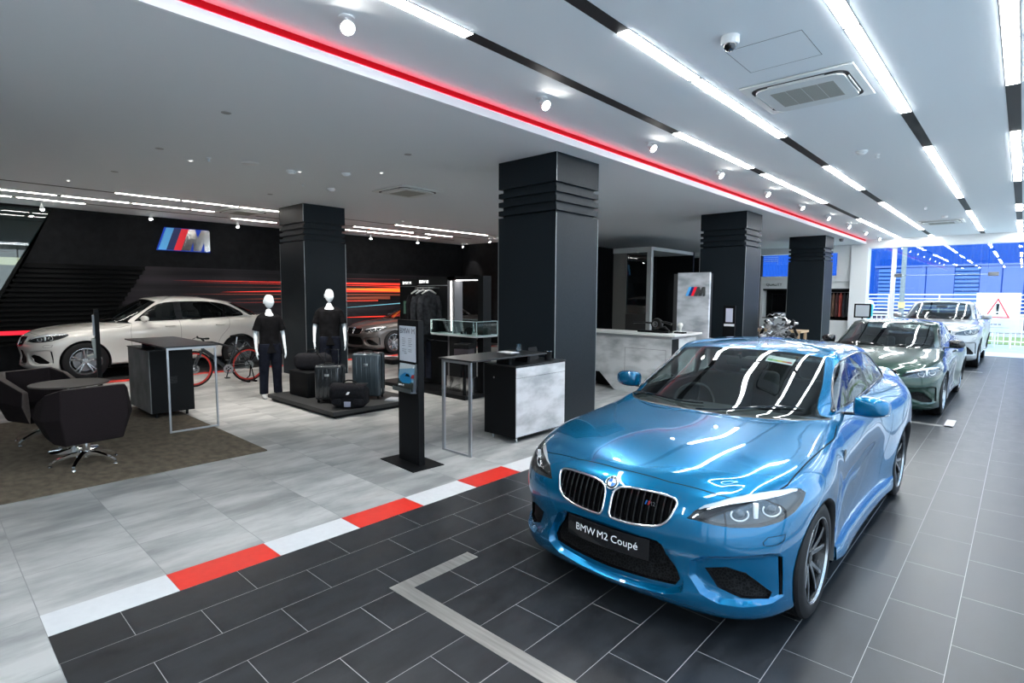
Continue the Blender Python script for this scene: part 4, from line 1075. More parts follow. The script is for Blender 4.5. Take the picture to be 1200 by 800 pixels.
# ---------------------------------------------------------------- columns
def column(x0, x1, y0, y1, z1, label, group='black clad columns'):
    t = thing('column', label, 'column', ((x0+x1)/2, (y0+y1)/2, 0), 0, group)
    hx, hy = (x1-x0)/2, (y1-y0)/2
    gs = [2.98, 3.075, 3.11, 3.205, 3.24, 3.335]     # three ribs
    m = MB(); m.box(-hx, hx, -hy, hy, 0, 2.955); m.build('shaft', col_m, t, smooth=False)
    m = MB(); m.box(-hx+.05, hx-.05, -hy+.05, hy-.05, 2.955, 3.37); m.build('neck', col_m, t, smooth=False)
    for a, b in ((2.99, 3.06), (3.115, 3.185), (3.24, 3.31)):
        m = MB(); m.box(-hx, hx, -hy, hy, a, b); m.build('rib', col_m, t, smooth=False)
    m = MB(); m.box(-hx, hx, -hy, hy, 3.37, z1-.0); m.build('capital', col_m, t, smooth=False)
    e = mat('corner_bead', (.35, .37, .38), .35, .6)
    for sx in (-1, 1):
        m = MB(); m.box(sx*hx-.004, sx*hx+.004, -hy-.004, -hy+.004, 0, 2.955); m.build('corner_bead', e, t, smooth=False)
    m = MB(); m.box(hx-.004, hx+.004, -hy-.004, -hy+.004, 3.37, z1); m.build('corner_bead', e, t, smooth=False)
    m = MB(); m.box(hx-.004, hx+.004, hy-.004, hy+.004, 0, 2.955); m.build('corner_bead', e, t, smooth=False)
    return t
column(-5.79, -4.71, 6.0, 7.0, ZL, 'black square column with ribbed neck beside the blue car, largest of the columns')
column(-5.79, -4.71, 12.98, 13.96, ZL, 'black ribbed-neck column behind the concrete logo panel')
column(-5.79, -4.71, 19.8, 20.8, ZL, 'black ribbed-neck column between the engine and the hanging clothes, smallest of the front row')
column(-12.55, -11.42, 5.83, 6.82, ZL, 'black ribbed-neck column behind the two mannequins')
column(-12.55, -11.42, 13.3, 14.3, ZL, 'far black column half hidden behind the largest column')

# ---------------------------------------------------------------- ceiling lights
lamp_m = mat('linear_lamp_diffuser', (.9, .9, .9), .5, emit=(.95, .985, 1), estr=36)
lamp_m2 = mat('linear_lamp_diffuser_dim', (.9, .9, .9), .5, emit=(1, .94, .87), estr=26)
chan_m = mat('black_channel', (.006, .006, .007), .6)
def strip(x, y0, y1, z, w, segs, label, lm):
    t = thing('linear_ceiling_light', label, 'ceiling light', (x, (y0+y1)/2, z), 0, None)
    yc = (y0+y1)/2
    m = MB(); m.box(-w/2-.008, w/2+.008, y0-yc, y1-yc, -.004, -.0005); m.build('channel', chan_m, t, smooth=False)
    for a, b in segs:
        m = MB(); m.box(-w/2, w/2, a-yc, b-yc, -.009, -.0045); m.build('lamp_panel', lm, t, smooth=False)
S = [(-.2, 'rightmost of the four long ceiling light channels over the cars', [(-5, -3.8), (-3.7, -2.5), (-.2, 1.0), (1.06, 2.34), (2.40, 3.70), (3.76, 4.78), (4.84, 6.08), (6.13, 7.40), (9.52, 10.83), (10.88, 12.18), (12.24, 13.56), (16.97, 18.3), (20.5, 21.9), (22.0, 24.0)]),
     (-1.10, 'second from the right of the four long ceiling light channels', [(-4.5, -3.2), (-3.1, -1.8), (2.40, 3.68), (3.74, 5.02), (5.07, 6.38), (6.43, 7.73), (9.70, 10.98), (11.04, 12.32), (12.38, 13.66), (13.72, 15.05), (17.5, 18.8), (18.86, 20.16), (20.22, 21.5), (21.6, 22.9)]),
     (-2.45, 'third from the right of the four long ceiling light channels', [(-4.5, -3.2), (-1.0, .3), (3.94, 5.23), (5.29, 6.58), (6.63, 7.88), (10.09, 11.38), (11.44, 12.73), (14.77, 16.1), (16.16, 17.5), (17.56, 18.9), (18.96, 20.3), (20.36, 21.5), (23.6, 24.1)]),
     (-3.40, 'leftmost of the four long ceiling light channels, nearest the red strip', [(-4.6, -3.3), (.55, 1.85), (1.90, 3.17), (6.80, 8.09), (8.14, 9.43), (10.02, 11.32), (11.38, 12.66), (12.72, 14.0), (17.5, 18.8), (18.86, 20.2), (20.3, 21.6), (21.7, 23.0), (23.1, 24.1)])]
for x, lb, sg in S: strip(x, YB+.1, YF-.2, ZU, .10, sg, lb, lamp_m)
strip(-13.02, YB+.1, 13.4, ZL, .05, [(2.85, 3.95), (4.02, 5.12), (5.19, 6.3), (9.36, 10.5), (10.57, 11.66), (11.75, 12.95)], 'thin light channel above the parked cars, nearest of three at the back wall', lamp_m2)
strip(-14.25, YB+.1, 13.4, ZL, .05, [(-1.5, -.4), (-.3, .9), (1.0, 2.13), (2.22, 3.34), (3.42, 4.50), (4.58, 5.7), (8.8, 9.9), (9.98, 10.9), (11.4, 12.5)], 'thin light channel above the parked cars, middle of three at the back wall', lamp_m2)
strip(-15.15, YB+.1, 13.4, ZL, .05, [(.4, 1.55), (1.64, 2.75), (5.8, 6.95), (8.7, 9.75), (9.85, 11.0), (11.1, 12.3)], 'thin light channel above the parked cars, furthest of three at the back wall', lamp_m2)
# adjustable spots
spot_w = mat('spot_white_metal', (.80, .81, .82), .35)
spot_l2 = mat('added_downlight_lens', (.6, .6, .6), .3, emit=(1, .97, .92), estr=1.2)
spot_l = mat('spot_lens', (1, 1, 1), .3, emit=(1, .97, .92), estr=60)
def spotlight(x, y, z, d, label, group, power=0., size=70, r=.055, flush=False):
    t = thing('ceiling_spotlight', label, 'spotlight', (x, y, z), 0, group)
    m = MB(); m.cyl((0, 0, 0), (0, 0, -.012), r*1.05, n=24); m.build('mount', spot_w, t)
    dv = Vector(d).normalized(); c = Vector((0, 0, -.05))
    if flush:
        c = Vector((0, 0, -.02)); m = MB(); m.lathe([(r*.7, -.013), (r*.5, -.018), (0, -.02)], 16); m.build('lens', spot_l2, t)
    m = MB()
    if not flush: m.cyl((0, 0, -.01), tuple(c), .012, n=8); m.cyl(tuple(c-dv*.02), tuple(c+dv*.085), r*.45, r, 24); m.build('lamp_head', spot_w, t, angle=50)
    bulge = .35 if r > .05 else 1.0
    if not flush: q = dv.to_track_quat('Z', 'Y').to_matrix().to_4x4(); m = MB(); m.lathe([(r*.86*math.cos(a_), r*.86*bulge*math.sin(a_)) for a_ in np.linspace(0, PI/2-.01, 6)], 20, Matrix.Translation(c+dv*.083) @ q); m.build('lens', spot_l, t)
    if power:
        l = bpy.data.lights.new('spot_lamp', 'SPOT'); l.energy = power; l.spot_size = R(size); l.spot_blend = .6; l.shadow_soft_size = .05; l.color = (1, .95, .88)
        lo = bpy.data.objects.new('spot_lamp', l); C.objects.link(lo); lo.location = Vector((x, y, z))+c+dv*(.10+r); lo.rotation_euler = dv.to_track_quat('-Z', 'Y').to_euler()
    return t
ords = ['nearest the camera', 'second from the camera', 'third from the camera', 'fourth from the camera', 'fifth from the camera', 'sixth from the camera', 'seventh from the camera', 'eighth from the camera', 'ninth from the camera', 'tenth from the camera']
for k in range(10):
    y = 2.36+2.302*k
    d = (.55, -.25, -.55) if k == 0 else (.75, -.10, -.55)
    spotlight(-3.87, y, ZU, d, 'white ceiling spotlight beside the red strip, %s in the row' % ords[k], 'spotlights beside the red strip', 130 if k < 5 else 90)
for k, y in enumerate((2.09, 4.12, 6.15, 10.3, 12.2, 14.3)):
    spotlight(-15.7, y, ZL, (-.12, .1, -1) if k < 5 else (.0, .35, -.8), 'small spotlight over the back wall, %s from the left of its row' % ['first', 'second', 'third', 'fourth', 'fifth', 'sixth'][k], 'spotlights over the back wall', 40, 60, .045)
spotlight(-13.6, 13.6, ZL, (0, 1.1, -1.6), 'small ceiling spotlight aimed at the dark end wall', None, 700, 46, .045)
# downlights added over the merchandise and parked cars to brighten the bay
for x, y, d, p in ((-9.0, 2.9, (-.3, .4, -1), 230), (-8.5, 4.3, (0, .2, -1), 230), (-12.2, 2.0, (-.2, .4, -1), 200), (-12.2, 9.0, (-.5, .2, -1), 420), (-7.6, 5.2, (-.3, .3, -1), 120)):
    spotlight(x, y, ZL, d, 'tiny added downlight in the grey ceiling above %s' % {(-9.0): 'the dark display desk', (-8.5): 'the luggage podium', (-7.6): 'the clothes wall', (-12.2): 'the white car' if y < 5 else 'the silver grey saloon'}[x], None, p, 85, .035, True)

# ---------------------------------------------------------------- ceiling fittings
def cassette(x, y, z, s, label, dim=False):
    t = thing('air_conditioner', label, 'ceiling air conditioner', (x, y, z-.003)); w1 = mat('ac_white', (.70, .72, .71), .5); bk = mat('ac_slot', (.01, .01, .011), .5)
    m = MB(); m.rbox(-s/2, s/2, -s/2, s/2, -.022, .0, .012, 2); m.build('panel', w1, t)
    def rr(h, r, z0, z1, n=8):
        P = []
        for cx, cy, a0 in ((h-r, h-r, 0), (-h+r, h-r, 90), (-h+r, -h+r, 180), (h-r, -h+r, 270)):
            for k in range(n+1): a = R(a0+90*k/n); P.append((cx+r*math.cos(a), cy+r*math.sin(a)))
        m = MB(); m.prism(P, z0, z1); return m
    rr(s*.43, s*.12, -.028, -.0215).build('air_slot', bk, t, smooth=False)
    rr(s*.395, s*.10, -.045, -.0275).build('grille_plate', w1, t, bevel=.004)
    m = MB()
    for k in range(4): m.box(-s*.28+k*s*.143, -s*.28+(k+1)*s*.143-.006, -s*.24, s*.24, -.0475, -.0445)
    m.build('filter_grille', noise_col(mat('ac_filter', (.36, .36, .32), .7), (.30, .30, .265), (.38, .38, .34), 300, 2), t, smooth=False)
    for sx, sy in ((1, 0), (-1, 0), (0, 1), (0, -1)):
        m = MB(); w = s*.25; q = s*.413
        if sx: m.box(sx*q-.006, sx*q+.006, -w, w, -.040, -.028)
        else: m.box(-w, w, sy*q-.006, sy*q+.006, -.040, -.028)
        m.build('louvre', w1, t, smooth=False)
cassette(-1.73, 6.27, ZU, 1.0, 'large white square air conditioner in the bright ceiling above the blue car')
cassette(-1.80, 19.6, ZU, 1.0, 'white square air conditioner in the far end of the bright ceiling')
cassette(-8.60, 6.46, ZL, .95, 'white square air conditioner in the grey lower ceiling left of the largest column')
cassette(-13.7, 5.5, ZL, .95, 'square air conditioner in the lower ceiling left of the back column')
m = MB(); m.box(-.30, .30, -.30, .30, -.0022, -.0002); m.box(-.296, .296, -.296, .296, -.003, -.002)
t = thing('ceiling_hatch', 'flush square access hatch in the white ceiling beside the camera dome', 'hatch', (-1.70, 5.15, ZU))
m = MB(); 
for a, b, c, d in ((-.3, .3, -.3, -.296), (-.3, .3, .296, .3), (-.3, -.296, -.3, .3), (.296, .3, -.3, .3)): m.box(a, b, c, d, -.002, -.0)
m.build('hatch_gap', mat('hatch_gap', (.2, .2, .2), .8), t, smooth=False); m = MB(); m.box(-.295, .295, -.295, .295, -.0012, -.0); m.build('hatch_panel', ceil_m, t, smooth=False)
t = thing('dome_camera', 'white security dome camera on the ceiling left of the large air conditioner', 'security camera', (-1.86, 4.60, ZU))
m = MB(); m.lathe([(.072, 0), (.072, -.045), (.062, -.062), (.0, -.066)], 32); m.build('housing', spot_w, t, angle=50)
m = MB(); m.lathe([(.052, -.060), (.050, -.075), (.038, -.098), (.018, -.110), (0, -.113)], 28); m.build('dome', mat('smoked_dome', (.02, .02, .025), .08, 0, 1), t, angle=80)
m = MB(); m.cyl((.0, -.02, -.08), (.0, -.065, -.105), .022, n=16); m.build('lens', black_m, t)
def detector(x, y, z, label, kind):
    nm, cat = {'smoke': ('smoke_detector', 'smoke detector'), 'sprinkler': ('sprinkler_head', 'sprinkler'), 'speaker': ('ceiling_speaker', 'speaker'), 'down': ('recessed_downlight', 'downlight')}[kind]
    m = MB()
    if kind == 'smoke': m.lathe([(.075, 0), (.075, -.02), (.06, -.028), (.058, -.04), (.035, -.055), (0, -.057)], 28)
    elif kind == 'sprinkler': m.lathe([(.035, 0), (.035, -.006), (.012, -.012), (.010, -.05), (.03, -.055), (.03, -.06), (0, -.062)], 20); m.tube([(-.02, 0, -.055), (-.028, 0, -.03), (-.012, 0, -.012)], .003, 6); m.tube([(.02, 0, -.055), (.028, 0, -.03), (.012, 0, -.012)], .003, 6)
    elif kind == 'speaker': m.lathe([(.125, 0), (.125, -.006), (.115, -.012), (.0, -.008)], 36)
    else: m.lathe([(.05, 0), (.05, -.004), (.036, -.006), (.030, -.001), (0, -.001)], 24)
    o = m.build(nm, spot_w if kind != 'down' else mat('downlight_grey', (.4, .4, .4), .4, .5), loc=(x, y, z), angle=40); tag(o, label, cat)
detector(-1.83, 9.38, ZU, 'round smoke detector on the bright ceiling beyond the large air conditioner', 'smoke')
detector(-1.70, 9.75, ZU, 'small sprinkler just beyond the smoke detector on the bright ceiling', 'sprinkler')
detector(-1.80, 16.2, ZU, 'tiny sprinkler near the far end of the bright ceiling', 'sprinkler')
detector(-1.62, 18.3, ZU, 'small detector beside the far air conditioner', 'smoke')
detector(-8.66, 3.03, ZL, 'white sprinkler head on the grey ceiling, left of the round speaker', 'sprinkler')
detector(-8.54, 3.56, ZL, 'flat round speaker in the grey lower ceiling', 'speaker')
detector(-8.57, 4.20, ZL, 'round white smoke detector right of the ceiling speaker', 'smoke')
detector(-8.09, 4.87, ZL, 'round white smoke detector nearest the square air conditioner', 'smoke')
detector(-9.41, 4.81, ZL, 'sprinkler head above the mannequins between two detectors', 'sprinkler')
detector(-9.47, 5.39, ZL, 'round detector just above the ribbed neck of the back column', 'smoke')
for x, y, w in ((-6.37, 2.42, 'nearest the camera'), (-8.6, 2.40, 'left of the sprinkler head'), (-10.77, 2.36, 'furthest left'), (-6.36, 4.79, 'beside the largest column'), (-10.9, 4.9, 'above the bicycle side')):
    detector(x, y, ZL, 'small recessed downlight in the grey ceiling, %s' % w, 'down')
t = thing('dome_camera', 'small dark camera under the ceiling edge beside the smallest column', 'security camera', (-4.62, 21.4, ZL)); m = MB(); m.lathe([(.07, 0), (.07, -.04), (.05, -.09), (0, -.10)], 24); m.build('housing', mat('camera_grey', (.15, .15, .16), .4), t)
# metal floor inlays
m = MB(); m.prism([(-2.83, 1.95), (-2.83, 2.62), (-2.72, 2.62), (-2.72, 2.06)], -.004, .0016); m2 = m; m2.prism([(-2.83, 1.95), (-2.72, 2.06), (-.55, 2.06), (-.55, 1.95)], -.004, .0016)
inlay = noise_col(mat('brushed_steel_inlay', (.42, .41, .38), .35, .9), (.52, .51, .48), (.66, .65, .62), 3, stretch=(1, 20, 1)); tag(m2.build('floor_inlay', inlay, smooth=False), 'L-shaped brushed steel inlay in the dark floor in front of the blue car', 'floor inlay')
m = MB(); m.box(-2.9, -.62, 9.87, 9.98, -.004, .0016); m.box(-.73, -.62, 9.87, 10.5, -.004, .0016); tag(m.build('floor_inlay', inlay, smooth=False), 'steel inlay in the dark floor in front of the green car', 'floor inlay')
m = MB(); m.box(-2.9, -.62, 17.6, 17.72, -.004, .0016); tag(m.build('floor_inlay', inlay, smooth=False), 'steel inlay in the dark floor in front of the silver car', 'floor inlay')

# ---------------------------------------------------------------- OUTSIDE
m = MB(); m.box(-60, 60, YF+.1, 60, -.25, -.05); m.box(XR+.12, 60, -30, YF+.1, -.25, -.05); struct('ground_outside', m, noise_col(mat('pale_concrete_paving', (.5, .5, .5), .7), (.42, .42, .42), (.52, .52, .51), 3), smooth=False)
m = MB(); m.box(-30, 20, 29.2, 34.5, -.06, -.02); tag(m.build('lawn', noise_col(mat('grass', (.16, .24, .06), .9), (.13, .20, .05), (.24, .32, .10), 30, bump=.6), smooth=False), 'strip of pale green grass behind the outdoor fence', 'grass', kind='stuff')
bl = thing('warehouse', 'big blue corrugated building across the road behind the glass', 'building', (0, 38, 0))
blue_m = mat('blue_corrugated_steel', (.002, .06, .36), .6, spec=.2)
wv = nd(blue_m, 'ShaderNodeTexWave'); wv.inputs['Scale'].default_value = 2.2; tcx = nd(blue_m, 'ShaderNodeTexCoord'); lk(blue_m, tcx, 'Object', wv, 0); bpx = nd(blue_m, 'ShaderNodeBump'); bpx.inputs['Distance'].default_value = .05; lk(blue_m, wv, 'Color', bpx, 'Height'); lk(blue_m, bpx, 0, bsdf(blue_m), 'Normal')
m = MB(); m.box(-40, 18, 0, 6, 1.0, 7.5); m.build('cladding', blue_m, bl, smooth=False)
m = MB(); m.box(-40, 18, .1, 6, 0, 1.0); m.build('plinth', mat('pale_render', (.5, .52, .55), .7), bl, smooth=False)
pale = mat('pale_blue_door', (.08, .14, .42), .5)
for a, b in ((-5.0, -4.0), (-4.0, -2.75), (-1.75, -.85), (-.85, 0)):
    m = MB(); m.box(a+.03, b-.03, -.05, .0, 1.05, 3.45); m.build('door_leaf', pale, bl, smooth=False)
m = MB(); m.box(-6.4, 3, -.10, 0, 3.45, 3.55); m.build('lintel', pale, bl, smooth=False)
for a, b in ((-6.2, -5.0), (-2.75, -1.75), (0.1, 1.6)):
    m = MB()
    for k in range(11): z = 1.1+k*.21; m.add([(a, 0, z+.19), (b, 0, z+.19), (b, -.10, z), (a, -.10, z), (a, 0, z), (b, 0, z)], [(0, 3, 2, 1), (3, 4, 5, 2), (0, 4, 3), (1, 2, 5)])
    m.build('vent_louvre', mat('blue_louvre', (.008, .09, .36), .5), bl, smooth=False)
for k in range(12):
    a = -9+k*1.3; m = MB(); m.box(a, a+1.0, .04, .1, .15, .85); m.build('window', mat('dark_window', (.05, .04, .07), .15), bl, smooth=False)
white_m = mat('white_painted_steel', (.82, .84, .86), .4)
fn = thing('railing', 'white horizontal-bar railing in front of the blue building', 'railing', (0, 34.8, 0))
for z in (1.0, 1.18, 1.36, 1.54, 1.72, 1.92):
    m = MB(); m.cyl((-14, 0, z), (6, 0, z), .025, n=8); m.build('rail', white_m, fn)
for k in range(10): m = MB(); m.box(-13.6+k*2.1, -13.54+k*2.1, -.03, .03, 0, 1.92); m.build('post', white_m, fn, smooth=False)
fp = thing('picket_fence', 'low white picket fence outside the far glass', 'fence', (0, 29.0, 0))
m = MB(); m.box(-10, 4, -.02, .02, .98, 1.03); m.box(-10, 4, -.02, .02, .08, .12); m.build('rail', white_m, fp, smooth=False)
for k in range(80): m = MB(); m.box(-10+k*.17, -9.975+k*.17, -.012, .012, -.05, 1.0); m.build('picket', white_m, fp, smooth=False)
# warning sign
t = thing('warning_sign', 'white warning sign with red triangle on two posts outside', 'sign', (-.67, 27.2, 0))
m = MB(); m.rbox(-.62, .62, -.012, .012, .52, 1.98, .03, 2); m.build('board', white_m, t)
for x in (-.02, .42): m = MB(); m.cyl((x, .03, -.05), (x, .03, 1.9), .03, n=10); m.build('post', white_m, t)
m = MB(); P = [(-.36, 1.06), (.36, 1.06), (0, 1.80)]; Q = [(-.29, 1.10), (.29, 1.10), (0, 1.70)]
m.add([(x, -.015, z) for x, z in P+Q]+[(x, -.010, z) for x, z in P+Q], [(0, 1, 4, 3), (1, 2, 5, 4), (2, 0, 3, 5)]); m.build('triangle', mat('sign_red', (.7, .05, .07), .5), t, smooth=False)
m = MB(); m.prism([(-.035, 1.30), (.035, 1.30), (.05, 1.58), (-.05, 1.58)], .0, .004, TX((0, -.013, 0), (PI/2, 0, 0))); m.lathe([(.035, 0), (.035, .004), (0, .004)], 16, TX((0, -.013, 1.22), (PI/2, 0, 0))); m.build('exclamation_mark', black_m, t, smooth=False)
m = MB(); [m.box(a, b, -.016, -.013, .80, .84) for a, b in ((-.30, -.18), (-.16, -.10), (-.08, .02), (.05, .13))]; m.box(-.36, .36, -.016, -.013, .70, .71); m.build('lettering', mat('sign_grey', (.2, .2, .25), .5), t, smooth=False)
# lamp post, flag pole, turquoise canopy machine
t = thing('lamp_post', 'grey lamp post with yellow band outside the glass', 'lamp post', (-3.75, 28.3, 0)); m = MB(); m.cyl((0, 0, -.05), (0, 0, 6), .10, .08, 12); m.build('pole', mat('grey_pole', (.22, .26, .28), .5), t); m = MB(); m.cyl((0, 0, 1.35), (0, 0, 1.6), .125, n=14); m.build('band', mat('yellow_band', (.75, .60, .25), .5), t)
t = thing('barrier_machine', 'white and turquoise ticket machine standing outside the glass', 'machine', (-5.15, 27.2, 0)); tq = mat('turquoise_paint', (.02, .50, .55), .4)
m = MB(); m.prism([(-.55, 1.35), (.50, 1.15), (.60, 1.40), (.50, 1.66), (-.35, 1.82), (-.55, 1.70)], -.3, .3, TX(rot=(PI/2, 0, 0))); m.build('hood', white_m, t, bevel=.03, smooth=False)
for x in (-.36, .40): m = MB(); m.box(x-.07, x+.07, -.08, .08, -.05, 1.35); m.build('post', tq, t, smooth=False)
m = MB(); m.rbox(.25, .6, -.32, -.1, 1.0, 1.5, .03, 2); m.build('screen_box', tq, t)
# ================================================================ FURNITURE AND MERCHANDISE
conc = noise_col(mat('pale_concrete_panel', (.5, .5, .5), .5), (.30, .32, .34), (.56, .58, .60), 2.6, 9, .34, .60, stretch=(1, 1, 2.2))
conc_warm = noise_col(mat('light_concrete_counter', (.5, .5, .5), .5), (.30, .31, .31), (.58, .585, .58), 2.2, 9, .32, .58, stretch=(1, 1, 2.2))
conc_dark = noise_col(mat('dark_concrete_panel', (.1, .1, .1), .55), (.085, .092, .095), (.20, .205, .21), 3, 9, .32, .66)
top_m = noise_col(mat('graphite_table_top', (.05, .05, .05), .3), (.016, .017, .018), (.024, .025, .027), 40)
brown = noise_col(mat('dark_brown_wool', (.03, .02, .02), .95, spec=.1), (.010, .0075, .0085), (.018, .0135, .0145), 250, 2, bump=.25, bscale=500)
brown_in = noise_col(mat('taupe_leather_edge', (.09, .07, .062), .5), (.075, .058, .052), (.10, .078, .07), 40)
bronze_top = mat('bronze_table_top', (.085, .075, .070), .33, .35)
# rug
rug_m = noise_col(mat('brown_pile_rug', (.1, .08, .05), .95), (.085, .066, .045), (.155, .122, .084), 8, 8, .34, .66, bump=.8, bscale=160, stretch=(1, 1.6, 1))
m = MB(); m.rbox(-10.4, -6.42, -3.2, 2.76, 0.0, .016, .006, 2); tag(m.build('rug', rug_m), 'mottled brown rectangular rug under the armchairs and the dark desk', 'rug')

# tub armchairs on five-star chrome bases
def armchair(loc, rz, label):
    t = thing('armchair', label, 'armchair', loc, rz, 'tub armchairs around the round table')
    # faceted shell: local +y is the opening. plan loop of outer / inner wall
    outb = [(-.27, .28), (-.30, -.12), (-.25, -.30), (.25, -.30), (.30, -.12), (.27, .28)]
    outm = [(-.36, .34), (-.40, -.14), (-.29, -.36), (.29, -.36), (.40, -.14), (.36, .34)]
    zs_t = [.66, .80, .86, .86, .80, .66]
    zm = [.50, .54, .56, .56, .54, .50]
    outt = [(-.33, .30), (-.36, -.15), (-.28, -.34), (.28, -.34), (.36, -.15), (.33, .30)]
    inn = [(-.27, .30), (-.295, -.11), (-.225, -.275), (.225, -.275), (.295, -.11), (.27, .30)]
    m = MB(); A = [Vector((x, y, .28)) for x, y in outb]; B = [Vector((x, y, z)) for (x, y), z in zip(outm, zm)]; D = [Vector((x, y, z)) for (x, y), z in zip(outt, zs_t)]
    m.cur = 0; m.grid([A, B, D]); m.add([Vector((x, y, .28)) for x, y in outb], [(0, 1, 2, 3, 4, 5)])
    E_ = [Vector((x, y, z-.0)) for (x, y), z in zip(inn, zs_t)]; F = [Vector((x*.93, y*.95, .40)) for x, y in inn]
    m.cur = 1; m.grid([D, E_]); m.cur = 0; m.grid([E_, F]); m.cur = 1
    for s in (0, 5): m.add([A[s], B[s], D[s], E_[s], F[s]], [(0, 1, 2, 3, 4)])
    m.build('shell', [brown, brown_in], t, bevel=.012, angle=20)
    m = MB(); m.rbox(-.25, .25, -.24, .31, .34, .46, .045, 3); m.build('seat_cushion', brown, t)
    m = MB(); m.cyl((0, 0, .10), (0, 0, .22), .034, n=20); m.cyl((0, 0, .22), (0, 0, .34), .020, n=16); m.lathe([(.0, .055), (.03, .06), (.034, .10)], 16); m.build('gas_column', M_['chrome'], t)
    m = MB()
    for k in range(5):
        a = 2*PI*k/5+.3; c, s_ = math.cos(a), math.sin(a)
        L = [(0.03, .115, .028, .022), (.12, .108, .024, .018), (.24, .075, .019, .012), (.305, .042, .015, .010), (.315, .03, .012, .008)]
        m.grid([[Vector((r*c-w*s_, r*s_+w*c, z+h)), Vector((r*c+w*s_, r*s_-w*c, z+h)), Vector((r*c+w*s_, r*s_-w*c, z-h)), Vector((r*c-w*s_, r*s_+w*c, z-h))] for r, z, w, h in L], closed_v=True)
        m.cyl((.308*c, .308*s_, .03), (.308*c, .308*s_, .016), .008, n=8); m.lathe([(.016, .0), (.02, .004), (.016, .012), (0, .013)], 14, TX((.308*c, .308*s_, .0)))
    m.build('star_base', M_['chrome'], t, angle=50)
    return t
armchair((-7.30, 1.21, .016), R(96), 'dark brown tub armchair in front of the round table, back towards the camera')
armchair((-8.84, 1.06, .016), R(-72), 'dark brown tub armchair behind the round table, open side towards the camera')
t = thing('round_table', 'round taupe pedestal table between the two tub armchairs', 'table', (-8.05, 1.22, .016))
m = MB(); m.lathe([(0, .765), (.345, .765), (.372, .772), (.375, .780), (.372, .786), (0, .786)], 56); m.build('table_top', bronze_top, t, angle=30)
m = MB(); m.cyl((0, 0, .01), (0, 0, .765), .032, n=20); m.build('pedestal', M_['chrome'], t)
m = MB(); m.lathe([(.235, 0), (.235, .006), (.225, .012), (.05, .018), (.034, .03), (0, .03)], 40); m.build('base_plate', M_['chrome'], t, angle=40)

# display desks: pedestal cabinet, table top, steel loop leg
def loop_leg(p0, p1, z, w, parent):
    m = MB(); p0, p1 = Vector(p0), Vector(p1); d = (p1-p0).normalized(); L = (p1-p0).length; n = Vector((-d.y, d.x, 0))
    Mx = Matrix.Translation(p0) @ Matrix((d, n, EZ)).transposed().to_4x4()
    m.box(0, w, -.012, .012, 0, z, Mx); m.box(L-w, L, -.012, .012, 0, z, Mx); m.box(w, L-w, -.012, .012, 0, .022, Mx); m.box(w, L-w, -.012, .012, z-.03, z, Mx)
    return m.build('loop_leg', steel, parent, smooth=False, bevel=.002)
t = thing('display_desk', 'dark display desk with concrete-look side and steel loop leg on the rug', 'desk', (-9.69, 2.58, .016))
m = MB(); m.box(-.55, .55, -.28, .28, .075, .985); m.build('cabinet', black_metal, t, smooth=False, bevel=.004)
m = MB(); m.box(-.545, .545, -.292, -.281, .08, .98); m.build('side_panel', conc_dark, t, smooth=False)
m = MB(); m.box(-.56, .56, -.30, .29, .986, 1.0); m.build('cabinet_top', top_m, t, smooth=False)
m = MB(); m.box(-.25, 1.64, -.39, .27, 1.115, 1.133); m.build('table_top', top_m, t, smooth=False, bevel=.002)
for x in (-.15, .45): m = MB(); m.box(x, x+.05, -.2, .1, 1.0, 1.115); m.build('bracket', black_metal, t, smooth=False)
for x in (-.45, .45):
    for y in (-.2, .2): m = MB(); m.cyl((x, y, 0), (x, y, .075), .02, n=12); m.build('foot', black_metal, t)
loop_leg((1.61, -.36, 0), (1.61, .24, 0), 1.115, .022, t)
m = MB()
for k in range(6): m.box(.5495, .553, -.06, .06, .50+k*.018, .508+k*.018)
m.build('vent_slots', chan_m, t, smooth=False)
t = thing('display_desk', 'display desk with pale concrete cabinet and steel loop leg beside the largest column', 'desk', (-4.765, 5.46, 0))
m = MB(); m.box(-.275, .265, -.49, .49, .07, .955); m.build('cabinet', black_metal, t, smooth=False, bevel=.003)
m = MB(); m.box(.266, .278, -.485, .485, .085, .815); m.build('door', conc, t, smooth=False); m = MB(); m.box(.266, .278, -.485, .485, .82, .945); m.build('drawer', conc, t, smooth=False)
m = MB(); m.box(-.285, .28, -.50, .50, .956, .972); m.build('cabinet_top', top_m, t, smooth=False)
m = MB(); m.box(-.27, .31, -1.26, .06, 1.085, 1.103); m.build('table_top', top_m, t, smooth=False, bevel=.002)
for y in (-.45, -.1): m = MB(); m.box(-.1, .12, y, y+.05, .972, 1.085); m.build('bracket', black_metal, t, smooth=False)
for y in (-.4, .4):
    for x in (-.2, .2): m = MB(); m.cyl((x, y, 0), (x, y, .07), .018, n=12); m.build('foot', alu, t)
loop_leg((-.225, -1.235, 0), (.275, -1.235, 0), 1.085, .042, t)
m = MB(); m.cyl((-.10, -.492, .80), (-.10, -.498, .80), .012, n=12); m.build('lock', alu, t)
